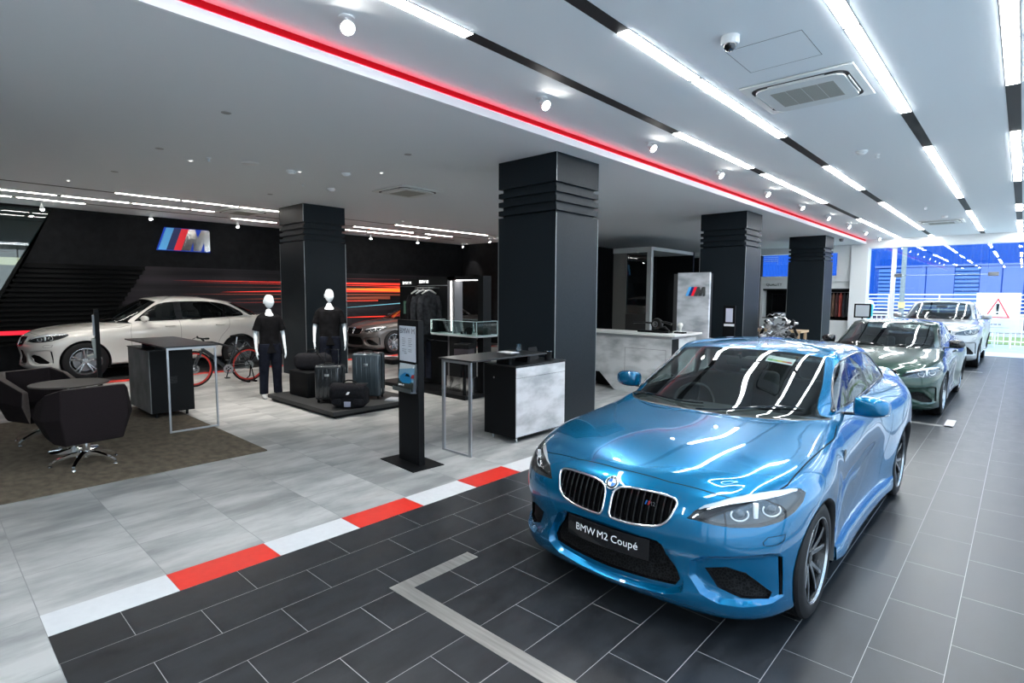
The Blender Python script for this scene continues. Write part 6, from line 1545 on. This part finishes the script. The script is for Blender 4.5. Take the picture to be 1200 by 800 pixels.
def jacket(x, y, z, ln, w, label, mt, rz=0, group='jackets on the clothes wall', hang=True):
    t = thing('hanging_jacket', label, 'jacket', (x, y, z), rz, group)
    m = MB(); L = []
    for f, hw, d in ((0, .035, .03), (.03, .09, .035), (.07, w*.72, .045), (.13, w*.94, .05), (.35, w*.88, .055), (.6, w*.85, .055), (.85, w*.92, .06), (1, w*.95, .055)):
        L.append([Vector((hw*math.copysign(abs(math.cos(a_))**.7, math.cos(a_)), d*math.sin(a_)*(1+.15*math.sin(6*a_+f*5)), -.06-ln*f)) for a_ in np.linspace(0, 2*PI, 24, endpoint=False)])
    m.grid(L, closed_v=True); m.add(L[-1], [tuple(range(24))]); m.build('coat_body', mt, t, angle=180, subsurf=1)
    for sx in (-1, 1):
        m = MB(); m.tube([(sx*w*.78, 0, -.06-ln*.10), (sx*(w*1.02), -.01, -.06-ln*.28), (sx*(w*1.08), -.03, -.06-ln*.6), (sx*(w*1.04), -.05, -.06-ln*.88)], [.055, .062, .055, .045], 12); m.build('sleeve', mt, t, angle=180)
    if hang:
        m = MB(); m.tube([(-.17, 0, -.10), (-.06, 0, -.045), (0, 0, -.03), (.06, 0, -.045), (.17, 0, -.10)], [.012, .02, .016, .02, .012], 8); m.tube([(0, 0, -.03), (0, 0, .0), (.02, 0, .018), (.0, 0, .03), (-.02, 0, .018)], .004, 6); m.build('hanger', mat('pale_hanger', (.6, .6, .58), .4), t)
    return t
jacket(-8.66, 6.72, 1.945, .88, .24, 'black jacket at the left end of the clothes rail', mat('black_cotton'), R(96))
jacket(-8.50, 6.72, 1.945, .98, .24, 'charcoal wool coat in the middle of the clothes rail, longest of the three', fab, R(92))
jacket(-8.34, 6.74, 1.945, .86, .22, 'dark grey jacket at the right end of the clothes rail', fab, R(88))
# trousers hanging below
for x, lb in ((-8.64, 'dark folded trousers hanging under the coats, left pair'), (-8.44, 'dark folded trousers hanging under the coats, right pair')):
    m = MB(); L = [[Vector((.085*math.cos(a_)*k, .035*math.sin(a_), -z)) for a_ in np.linspace(0, 2*PI, 16, endpoint=False)] for z, k in ((0, .75), (.15, .95), (.45, .9), (.72, 1.0))]
    m.grid(L, closed_v=True); m.add(L[-1], [tuple(range(16))]); m.add(L[0], [tuple(range(16))]); tag(m.build('hanging_trousers', mat('dark_navy_trousers'), loc=(x, 6.80, .93), angle=60), lb, 'trousers', 'trousers on the clothes wall')
# glass showcase
t = thing('glass_showcase', 'glass showcase on a dark shelf in the lit open frame', 'showcase', (-7.55, 6.90, 0))
m = MB(); m.box(-.62, .62, -.26, .26, 1.085, 1.115); m.build('shelf', mat('pale_shelf', (.35, .37, .38), .3), t, smooth=False)
gm = glass_mat('showcase_glass', (.85, .93, .92))
m = MB()
for a, b, c, d in ((-.62, .62, -.26, -.255), (-.62, .62, .255, .26), (-.62, -.615, -.26, .26), (.615, .62, -.26, .26)): m.box(a, b, c, d, 1.115, 1.36)
m.box(-.62, .62, -.26, .26, 1.36, 1.365); m.build('glass_box', gm, t, smooth=False)
m = MB(); e = .005
for x in (-.62, 0, .62):
    for y in (-.26, .26): m.box(x-e, x+e, y-e, y+e, 1.115, 1.365)
for y in (-.26, .26):
    for z in (1.118, 1.363): m.box(-.62, .62, y-e, y+e, z-e, z+e)
for x in (-.62, .62):
    for z in (1.118, 1.363): m.box(x-e, x+e, -.26, .26, z-e, z+e)
m.build('glass_edge', mat('bright_glass_edge', (.45, .58, .58), .2), t, smooth=False)
m = MB(); m.box(-.16, .14, -.20, .20, .58, 1.085); m.build('pedestal', black_metal, t, smooth=False); m = MB(); m.box(-.16, .14, -.20, .20, .07, .58); m.build('lower_pedestal', black_metal, t, smooth=False)
m = MB(); m.rbox(-.05, .05, -.03, .03, 0, .13, .01, 2); tag(m.build('phone_case', black_m, loc=(-7.34, 6.85, 1.116)), 'small black box standing in the glass showcase', 'accessory')
m = MB(); m.lathe([(.05, 0), (.055, .02), (.05, .045), (.03, .05), (0, .05)], 20); tag(m.build('watch_stand', black_m, loc=(-7.50, 6.85, 1.116)), 'round black accessory in the glass showcase beside the small box', 'accessory')
t = thing('leather_case', 'dark cube-shaped leather case on a stand under the glass showcase', 'case', (-7.14, 6.55, .60), R(20)); m = MB(); m.rbox(-.14, .14, -.13, .13, .10, .38, .02, 3); m.build('body', mat('plum_leather', (.035, .028, .035), .4), t); m = MB(); m.rbox(-.145, .145, -.135, .135, .29, .385, .02, 3); m.build('lid', black_m, t); m = MB(); m.box(-.16, .16, -.15, .15, .07, .10); m.build('tray', black_metal, t, smooth=False); m = MB(); m.cyl((0, 0, -.53), (0, 0, .07), .03, n=12); m.build('stem', black_metal, t)
# low display tables beyond
for (x, y, w, d, z, lb) in ((-12.2, 8.6, .7, .5, .14, 'very low black display plinth behind the information stele'), (-9.6, 10.9, 1.2, .5, .85, 'pale-topped display table behind the clothes wall')):
    t = thing('display_table', lb, 'table', (x, y, 0)); m = MB(); m.box(-w/2, w/2, -d/2, d/2, z-.05, z); m.build('table_top', mat('pale_table_top', (.45, .44, .40), .4) if z > .5 else black_metal, t, smooth=False); m = MB(); m.box(-w/2+.1, w/2-.1, -d/2+.1, d/2-.1, 0, z-.05); m.build('table_base', black_metal, t, smooth=False)

# ---------------------------------------------------------------- reception counter
t = thing('reception_counter', 'angular pale concrete reception counter with white top behind the largest column', 'counter', (-6.1, 9.26, 0))
prof = [(-1.30, .33), (-.02, .33), (.34, 0), (1.50, 0), (1.50, 1.05), (-1.30, 1.05)]
m = MB(); m.prism(prof, -.02, .02, TX((0, 0, 0), (PI/2, 0, 0))); m.build('front_panel', conc_warm, t, smooth=False)
m = MB(); m.box(1.46, 1.50, .021, 1.0, 0, 1.05); m.build('end_panel', conc_warm, t, smooth=False)
m = MB(); m.box(-1.36, 1.60, -.10, .55, 1.10, 1.135); m.box(1.05, 1.60, .55, 1.05, 1.10, 1.135); m.build('counter_top', mat('white_counter_top', (.62, .62, .60), .3), t, smooth=False, bevel=.004)
m = MB(); m.box(-1.30, 1.52, -.04, .5, 1.05, 1.10); m.build('recessed_band', mat('grey_counter_band', (.32, .335, .34), .3), t, smooth=False)
m = MB()
for a, b, c, d in ((.55, 1.40, .84, .846), (.55, .556, .30, .84), (1.394, 1.40, .30, .84)): m.box(a, b, -.0225, -.02, c, d)
m.build('hatch_outline', mat('joint_grey', (.10, .10, .10), .6), t, smooth=False)
m = MB(); m.box(-1.3, 1.2, .35, .42, .0, 1.05); m.build('back_panel', black_metal, t, smooth=False)
m = MB(); m.box(1.50, 1.512, .0, .0+.25, 0.0, 1.05); m.build('dark_end', black_metal, t, smooth=False)
m = MB(); m.box(-1.3, -.3, .1, .34, 0, .06); m.build('kick_board', mat('bronze_kick', (.12, .09, .08), .4), t, smooth=False)
for x in (-.42,): m = MB(); m.cyl((x, .02, 0), (x, .02, .33), .03, n=14); m.build('steel_leg', alu, t)
# showpiece on the counter: dark turbo-like model
t = thing('engine_part', 'black mechanical showpiece standing on the counter', 'showpiece', (-5.15, 9.62, 1.135))
m = MB(); m.box(-.30, .34, -.10, .10, 0, .03); m.build('stand', black_m, t, smooth=False)
m = MB(); m.lathe([(.03, -.06), (.10, -.05), (.115, 0), (.10, .05), (.03, .07), (0, .07)], 28, TX((.06, 0, .16), (PI/2, 0, 0))); m.build('housing', mat('dark_cast_metal', (.03, .03, .03), .3, .8), t, angle=40)
m = MB(); m.lathe([(.035, .075), (.055, .075), (.055, .085), (.035, .085)], 24, TX((.06, 0, .16), (PI/2, 0, 0)), closed=True); m.cyl((.06, -.10, .16), (.06, -.08, .16), .02, n=12); m.build('steel_ring', alu, t)
m = MB(); m.tube([(-.45, 0, .17), (-.2, 0, .18), (.05, 0, .17)], .018, 8); m.tube([(.05, 0, .20), (.22, 0, .20), (.36, .0, .17)], .022, 8); m.tube([(.10, 0, .08), (.22, 0, .10), (.30, 0, .03)], .03, 8); m.build('shaft', mat('dark_cast_metal'), t)
t = thing('small_trophy', 'small pale figure at the right end of the counter beside the logo panel', 'ornament', (-4.66, 9.7, 1.135)); m = MB(); m.box(-.10, .10, -.06, .06, 0, .03); m.build('stand', black_m, t, smooth=False); m = MB(); m.lathe([(.03, .03), (.018, .06), (.03, .10), (.05, .15), (.035, .19), (0, .20)], 18); m.build('figure', mat('ivory_gloss', (.6, .6, .56), .3), t)
# concrete logo panel with black back panel
t = thing('logo_panel', 'tall free-standing pale concrete panel carrying the small striped M logo', 'display panel', (-4.83, 10.6, 0))
m = MB(); m.box(-.33, .33, -.03, .03, .06, 2.29); m.build('concrete_face', conc, t, smooth=False)
m = MB(); m.box(-.42, -.335, -.02, .06, 0, 2.27); m.build('dark_side', mat('bronze_side', (.06, .06, .06), .4, .4), t, smooth=False)
m = MB(); m.box(-.33, .33, .031, .12, .06, 2.27); m.build('back_frame', black_metal, t, smooth=False); m = MB(); m.box(-.42, .40, -.20, .25, 0, .06); m.build('base', black_metal, t, smooth=False)
Mp = Matrix.Translation((-4.83-.15, 10.569, 1.83)) @ Matrix(((1, 0, 0, 0), (0, 0, -1, 0), (0, 1, 0, 0), (0, 0, 0, 1)))
m_logo(0, 0, 0, .42, .175, 'panel_logo', 'small striped M logo in relief on the concrete panel', .035, Mp, glow=False)
# tall black panel left of it
t = thing('black_partition', 'narrow tall black partition just left of the concrete logo panel', 'partition', (-5.38, 10.95, 0)); m = MB(); m.box(-.14, .14, -.04, .04, 0, 2.1); m.build('board', black_metal, t, smooth=False); m = MB(); m.box(-.2, .2, -.15, .15, 0, .03); m.build('foot', black_metal, t, smooth=False)
# glass office box
t = thing('glass_office', 'dark glass-walled office cubicle with pale frame beyond the counter', 'glass cubicle', (-9.5, 16.0, 0))
fm = mat('pale_frame', (.42, .45, .45), .4); og = glass_mat('office_glass', (.30, .38, .40))
m = MB(); m.box(-.62, -.12, 0, .10, 0, 3.35); m.build('grey_post', mat('warm_grey_post', (.13, .13, .12), .5), t, smooth=False)
m = MB(); m.box(-.62, .78, -.02, .12, 3.20, 3.36); m.build('head_rail', fm, t, smooth=False); m = MB(); m.box(.64, .78, -.02, .12, 0, 3.20); m.build('corner_post', fm, t, smooth=False)
m = MB(); m.box(-.12, .64, .02, .035, 1.22, 3.20); m.build('glass_pane', og, t, smooth=False); m = MB(); m.box(-.12, .64, .0, .06, .0, 1.22); m.build('sill_panel', mat('dark_sill', (.03, .03, .03), .4), t, smooth=False)
m = MB(); m.box(-.62, .78, 3.0, 3.1, 0, 3.36); m.build('rear_wall', black_metal, t, smooth=False); m = MB(); m.box(-.62, .78, .12, 3.0, 3.25, 3.36); m.build('lid', fm, t, smooth=False); m = MB(); m.box(-.66, -.62, 0, 3.1, 0, 3.36); m.build('side_wall', black_metal, t, smooth=False)
t = thing('dark_cabinet_wall', 'tall plain black wall panel beyond the counter, right of the glass cubicle', 'wall panel', (-9.6, 21.2, 0)); m = MB(); m.box(-3.0, 1.0, -.1, .1, 0, 3.30); m.build('board', black_metal, t, smooth=False); m = MB(); m.box(-3.0, 1.0, -.12, .12, 3.30, 3.36); m.build('cornice', fm, t, smooth=False)
# engine on display
def engine(loc, rz):
    t = thing('display_engine', 'polished car engine mounted on a stand between two black columns', 'engine', loc, rz)
    al = noise_col(mat('cast_aluminium', (.4, .4, .4), .3, .9), (.10, .10, .10), (.50, .50, .50), 9, lo=.42, hi=.58); dk = mat('dark_cast_metal')
    m = MB(); m.box(-.35, .35, -.30, .30, 0, .05); m.box(-.05, .05, -.05, .05, .05, .70); m.box(-.30, .30, -.04, .04, .62, .70); m.build('stand', black_metal, t, smooth=False)
    m = MB(); m.prism([(-.22, .70), (.22, .70), (.26, .90), (.16, 1.12), (-.16, 1.12), (-.26, .90)], -.28, .28, TX(rot=(PI/2, 0, 0))); m.build('block', al, t, smooth=False, bevel=.015)
    for sx in (-1, 1):
        Mx = TX((sx*.22, 0, 1.12), (0, sx*R(38), 0)); m = MB(); m.rbox(-.10, .10, -.27, .27, -.06, .10, .02, 2, Mx); hd = m.build('cylinder_head', al, t); m = MB()
        for k in range(4): m = MB(); m.cyl(Mx @ Vector((0, -.20+k*.13, .10)), Mx @ Vector((0, -.20+k*.13, .16)), .035, n=12); m.build('coil_cap', dk, hd)
        m = MB()
        for k in range(4): y_ = -.20+k*.13; m.tube([Mx @ Vector((-sx*.08, y_, .04)), Vector((sx*.10, y_, 1.30)), Vector((-sx*.02, y_, 1.34))], .028, 8)
        m.build('intake_runners', al, t)
        m = MB(); m.tube([(sx*.34, -.2, 1.02), (sx*.40, -.1, .90), (sx*.38, .05, .84), (sx*.36, .22, .88)], .035, 8); m.build('exhaust_pipe', dk, t)
    for x, z, r in ((0, .86, .10), (-.20, .98, .06), (.21, .95, .065), (.02, 1.08, .05), (-.10, .74, .05)):
        m = MB(); m.lathe([(r*.35, -.0), (r, 0), (r, .03), (r*.8, .03), (r*.75, .015), (r*.35, .015)], 28, TX((x, -.30, z), (PI/2, 0, 0)), closed=True); m.cyl((x, -.28, z), (x, -.335, z), r*.35, n=14); m.build('pulley', al, t, angle=35)
    m = MB(); m.rbox(-.12, .12, -.22, .24, 1.32, 1.42, .03, 2); m.build('plenum', al, t)
    m = MB(); m.rbox(.10, .30, -.34, -.22, .74, .84, .02, 2); m.build('pump', al, t)
    m = MB(); m.lathe([(.04, -.05), (.09, -.04), (.09, .04), (.04, .05)], 20, TX((-.36, -.2, .82), (PI/2, 0, 0))); m.build('turbo', al, t)
engine((-4.38, 14.5, 0), R(15))
eng = [o for o in bpy.data.objects if o.name.startswith('display_engine')][0]; rnd = random.Random(11)
for k in range(34):
    x, z = rnd.uniform(-.40, .40), rnd.uniform(.78, 1.40)
    if abs(x)+abs(z-1.08)*.9 > .48: continue
    y = -.30-rnd.uniform(0, .07); m = MB(); mt = [mat('cast_aluminium'), mat('dark_cast_metal'), black_m, M_['chrome'], alu][k % 5]
    if k % 3 == 0: m.cyl((x, y, z), (x, y-.05, z), rnd.uniform(.018, .05), n=14); m.build('cap', mt, eng)
    elif k % 3 == 1: m.tube([(x-.08, y, z-.04), (x-.03, y-.03, z+.02), (x+.04, y-.03, z-.01), (x+.09, y, z+.04)], rnd.uniform(.010, .02), 8); m.build('pipe', mt, eng)
    else: m.rbox(x-.045, x+.045, y-.03, y+.03, z-.03, z+.03, .008, 2, TX(rot=(0, 0, 0))); m.build('housing', mt, eng)
m = MB(); m.lathe([(.08, 0), (.10, .02), (.08, .05), (0, .05)], 20); 
# key-card display fixed near the second column
t = thing('small_notice_stand', 'slim black notice stand with lit white card before the second column', 'notice stand', (-4.72, 12.2, 0)); m = MB(); m.box(-.20, .20, -.15, .15, 0, .02); m.box(-.13, .13, -.03, .0, .02, 1.62); m.build('post', black_metal, t, smooth=False); m = MB(); m.box(-.07, .08, -.04, -.03, 1.26, 1.56); m.build('card', mat('lilac_card', (.60, .60, .72), .4), t, smooth=False); m = MB(); m.box(-.10, .12, -.05, -.03, 1.17, 1.22); m.build('card_foot', M_['badge_white'], t, smooth=False)
# niche: clothes and TV
cols = [((.45, .13, .05), 'orange'), ((.10, .05, .035), 'dark brown'), ((.16, .09, .06), 'brown'), ((.08, .03, .03), 'maroon'), ((.42, .07, .055), 'red'), ((.05, .055, .07), 'slate'), ((.09, .10, .11), 'grey'), ((.03, .035, .05), 'navy'), ((.05, .05, .055), 'charcoal')]
t = thing('clothes_rail', 'steel rail for clothes in the white wall niche', 'clothes rail', (-4.66, YF+.27, 1.98)); m = MB(); m.cyl((-1.15, 0, 0), (-.01, 0, 0), .012, n=8); m.build('bar', alu, t)
for k, (c, nm) in enumerate(cols):
    x = -5.72+k*.125; mt = noise_col(mat('cloth_'+nm.replace(' ', '_'), c, .85), tuple(q*.8 for q in c), tuple(min(1, q*1.15) for q in c), 10)
    m = MB(); L = [[Vector((.055*kk*math.cos(a_), .16*kk*math.sin(a_), -z)) for a_ in np.linspace(0, 2*PI, 14, endpoint=False)] for z, kk in ((.0, .2), (.05, .5), (.10, .85), (.3, 1), (.6, .95), (.93+.02*math.sin(k*3), 1.05))]
    m.grid(L, closed_v=True); m.add(L[-1], [tuple(range(14))]); tag(m.build('hanging_garment', mt, loc=(x, YF+.27, 1.955), angle=60), '%s garment on the rail in the white wall niche' % nm, 'garment', 'garments in the wall niche')
m = MB(); m.rbox(-.75, .75, -.03, .03, -.42, .42, .01, 2); t = tag(m.build('television', M_['gloss_black'], loc=(-7.0, YF+.30, 1.50)), 'black television screen in the dark wall niche left of the smallest column', 'television')
# framed stand near the far glass, pale benches
t = thing('framed_stand', 'small black-framed notice stand near the white pillar', 'notice stand', (-4.0, 22.0, 0)); m = MB(); m.cyl((0, 0, 0), (0, 0, 1.2), .02, n=10); m.lathe([(.18, 0), (.18, .01), (0, .012)], 24); m.build('post', black_metal, t); m = MB(); m.rbox(-.25, .25, -.02, .02, 1.10, 1.58, .01, 2); m.build('frame', black_m, t); m = MB(); m.box(-.20, .20, -.026, -.02, 1.15, 1.53); m.build('paper', mat('pale_paper', (.45, .5, .55), .5), t, smooth=False)
t = thing('wooden_table', 'pale wooden table behind the engine', 'table', (-5.2, 17.2, 0)); m = MB(); m.box(-.7, .7, -.4, .4, .80, .86); m.build('table_top', mat('pale_oak', (.50, .36, .22), .5), t, smooth=False)
for a in (-.62, .62):
    for b in (-.33, .33): m = MB(); m.box(a-.03, a+.03, b-.03, b+.03, 0, .80); m.build('leg', mat('pale_oak'), t, smooth=False)
hero = cars_hero()
GLS = dict(rear_seats=1)
DOOR4 = [[(1.63, .992), (1.585, .85), (1.585, .60), (1.63, .34), (1.67, .235), (2.48, .235), (2.52, .60), (2.52, 1.02), (2.50, 1.10), (1.68, 1.06)], [(2.52, 1.02), (2.52, .60), (2.48, .235), (3.02, .235), (3.16, .62), (3.30, .82), (3.35, 1.04), (3.30, 1.10), (2.55, 1.10)]]
PIL4 = [[(2.44, 1.42), (2.56, 1.42), (2.58, 1.0), (2.48, 1.0)], [(3.28, 1.40), (3.32, 1.40), (3.30, 1.0), (3.26, 1.0)]]
M4 = dict(M2); M4.update(paint=M_['green'], scoop=M_['green'], xw=[(0, 0), (1, 1.05)], yw=[(0, 0), (.8, .82), (3.49, 3.63), (4.475, 4.67)], zw=[(0, 0), (.835, .80), (1.0, .97), (1.46, 1.42)], axles=[(.82, .365), (3.63, .37)], wr=.34, rim=.25, track=(.93, .94), mirror=M_['gloss_black'], rimd=M_['rim_silver'], cal=M_['caliper'], kframe=M_['gloss_black'], roofm=M_['green'])
build_car('coupe_car', 'dark green sports coupe parked behind the blue car', (-1.74, 10.03, 0), M4)
X5 = dict(M2); X5.update(paint=M_['silver'], xw=[(0, 0), (1, 1.10)], yw=[(0, 0), (.8, .90), (1.6, 1.72), (3.0, 3.35), (3.49, 3.85), (4.07, 4.72), (4.475, 4.88)], zw=[(0, 0), (.15, .22), (.835, 1.08), (1.0, 1.20), (1.46, 1.74)], axles=[(.90, .42), (3.85, .42)], wr=.385, rim=.27, track=(.97, .97), tw=.29, ls=1.1, doors=DOOR4, pillars=PIL4, rimd=M_['rim_silver'], handle=M_['chrome'], cal=M_['caliper_grey'])
build_car('suv_car', 'silver sport utility vehicle parked behind the green car near the far glass', (-1.72, 18.03, 0), X5)
X6 = dict(X5); X6.update(paint=M_['white'], xw=[(0, 0), (1, 1.07)], yw=[(0, 0), (.8, .96), (1.6, 1.80), (2.2, 2.35), (3.49, 4.04), (4.07, 4.72), (4.475, 5.12)], zw=[(0, 0), (.15, .26), (.60, .76), (.76, .93), (.835, 1.02), (1.0, 1.16), (1.10, 1.29), (1.46, 1.76)], axles=[(.96, .44), (4.04, .44)], wr=.40, rim=.275, track=(.945, .955), trim=M_['gloss_black'], wstyle='twin', mirror=M_['white'], kframe=M_['chrome'], handle=M_['white'])
x6 = build_car('suv_car', 'white coupe-shaped sport utility vehicle parked along the black back wall', (-15.25, 1.50, 0), X6)
x6[0].scale = (1, 1, 1)
S7 = dict(M2); S7.update(paint=M_['bronze_grey'], xw=[(0, 0), (1, 1.04)], yw=[(0, 0), (.8, .88), (1.6, 1.75), (2.5, 2.75), (3.49, 3.98), (4.07, 4.55), (4.475, 5.15)], zw=[(0, 0), (.15, .17), (.835, .87), (1.0, 1.02), (1.46, 1.50)], axles=[(.88, .375), (3.98, .375)], wr=.355, rim=.255, track=(.93, .94), doors=DOOR4, pillars=PIL4, trim=M_['chrome'], wstyle='double', rimd=M_['rim_silver'], handle=M_['chrome'], cal=M_['caliper_grey'], slats=11, scoop=M_['bronze_grey'])
build_car('saloon_car', 'bronze grey saloon car parked along the back wall behind the clothes wall', (-15.0, 9.15, 0), S7)
# dark bay floor under the parked cars, edged with red and white tiles
m = MB(); m.box(XB+.0, -13.9, -1.2, 14.8, .0, .004); o = m.build('trim_90', noise_col(mat('dark_bay_floor', (.03, .03, .032), .4), (.022, .022, .024), (.035, .035, .037), 4), smooth=False); o['kind'] = 'structure'
k = 0; y = -1.2
while y < 14.6:
    m = MB(); m.box(-13.9, -13.62, y+.001, y+.899, .0, .0045); o = m.build('trim_%d' % (91+k), stripe_red if k % 2 == 0 else stripe_white, smooth=False); o['kind'] = 'structure'; y += .9; k += 1
# ================================================================ CAMERA, SKY, SUN
cd = bpy.data.cameras.new('camera'); cam = bpy.data.objects.new('camera', cd); C.objects.link(cam)
yaw, pitch, roll = R(42.55), R(4.9), R(.3)
fwd = Vector((-math.sin(yaw)*math.cos(pitch), math.cos(yaw)*math.cos(pitch), -math.sin(pitch))); right = Vector((math.cos(yaw), math.sin(yaw), 0)); up = right.cross(fwd)
r2 = right*math.cos(roll)+up*math.sin(roll); u2 = up*math.cos(roll)-right*math.sin(roll)
mm = Matrix((r2, u2, -fwd)).transposed().to_4x4(); mm.translation = Vector((0, 0, 1.85)); cam.matrix_world = mm
cd.sensor_width = 36; cd.lens = 650/1200*36; cd.clip_start = .05; cd.clip_end = 300
sc = bpy.context.scene; sc.camera = cam
w = bpy.data.worlds.new('sky'); sc.world = w; w.use_nodes = True
nt = w.node_tree; bg = nt.nodes['Background']
gr = nt.nodes.new('ShaderNodeTexGradient'); tc = nt.nodes.new('ShaderNodeTexCoord'); sp = nt.nodes.new('ShaderNodeSeparateXYZ'); rp = nt.nodes.new('ShaderNodeValToRGB')
nt.links.new(tc.outputs['Generated'], sp.inputs[0]); nt.links.new(sp.outputs['Z'], rp.inputs[0])
rp.color_ramp.elements[0].position = 0; rp.color_ramp.elements[0].color = (.86, .93, 1, 1); rp.color_ramp.elements[1].position = .7; rp.color_ramp.elements[1].color = (.50, .72, 1, 1)
nt.links.new(rp.outputs[0], bg.inputs[0]); bg.inputs[1].default_value = SKY
l = bpy.data.lights.new('sun', 'SUN'); l.energy = SUN; l.angle = R(3); l.color = (1, .97, .92); lo = bpy.data.objects.new('sun', l); C.objects.link(lo); lo.rotation_euler = (R(38), R(0), R(150))
lo.rotation_euler = Vector((-.10, .75, -.8)).to_track_quat('-Z', 'Y').to_euler()
# sky portals at the glass
for nm, loc, rot, sx, sy in (('portal', (XR+.03, (YB+YF)/2, ZU/2), (0, -PI/2, 0), ZU, YF-YB), ('portal', (-2.0, YF+.3, 1.8), (PI/2, 0, PI), 5, 3.6)):
    a = bpy.data.lights.new(nm, 'AREA'); a.shape = 'RECTANGLE'; a.size = sx; a.size_y = sy; a.cycles.is_portal = True
    ao = bpy.data.objects.new(nm, a); C.objects.link(ao); ao.location = loc; ao.rotation_euler = rot
    if loc[0] > 0: ao.rotation_euler = Vector((-1, 0, 0)).to_track_quat('-Z', 'Y').to_euler()
    else: ao.rotation_euler = Vector((0, -1, 0)).to_track_quat('-Z', 'Y').to_euler()
    if loc[0] > 0: a.size, a.size_y = YF-YB, ZU
vs = sc.view_settings; vs.view_transform = 'Standard'; vs.look = 'None'; vs.exposure = EXPO; vs.gamma = 1; vs.use_curve_mapping = False
sc.cycles.use_denoising = True; sc.cycles.max_bounces = 7; sc.cycles.diffuse_bounces = 4; sc.cycles.glossy_bounces = 4; sc.cycles.transparent_max_bounces = 12; sc.cycles.transmission_bounces = 4
sc.cycles.sample_clamp_indirect = 6; sc.cycles.caustics_reflective = False; sc.cycles.caustics_refractive = False
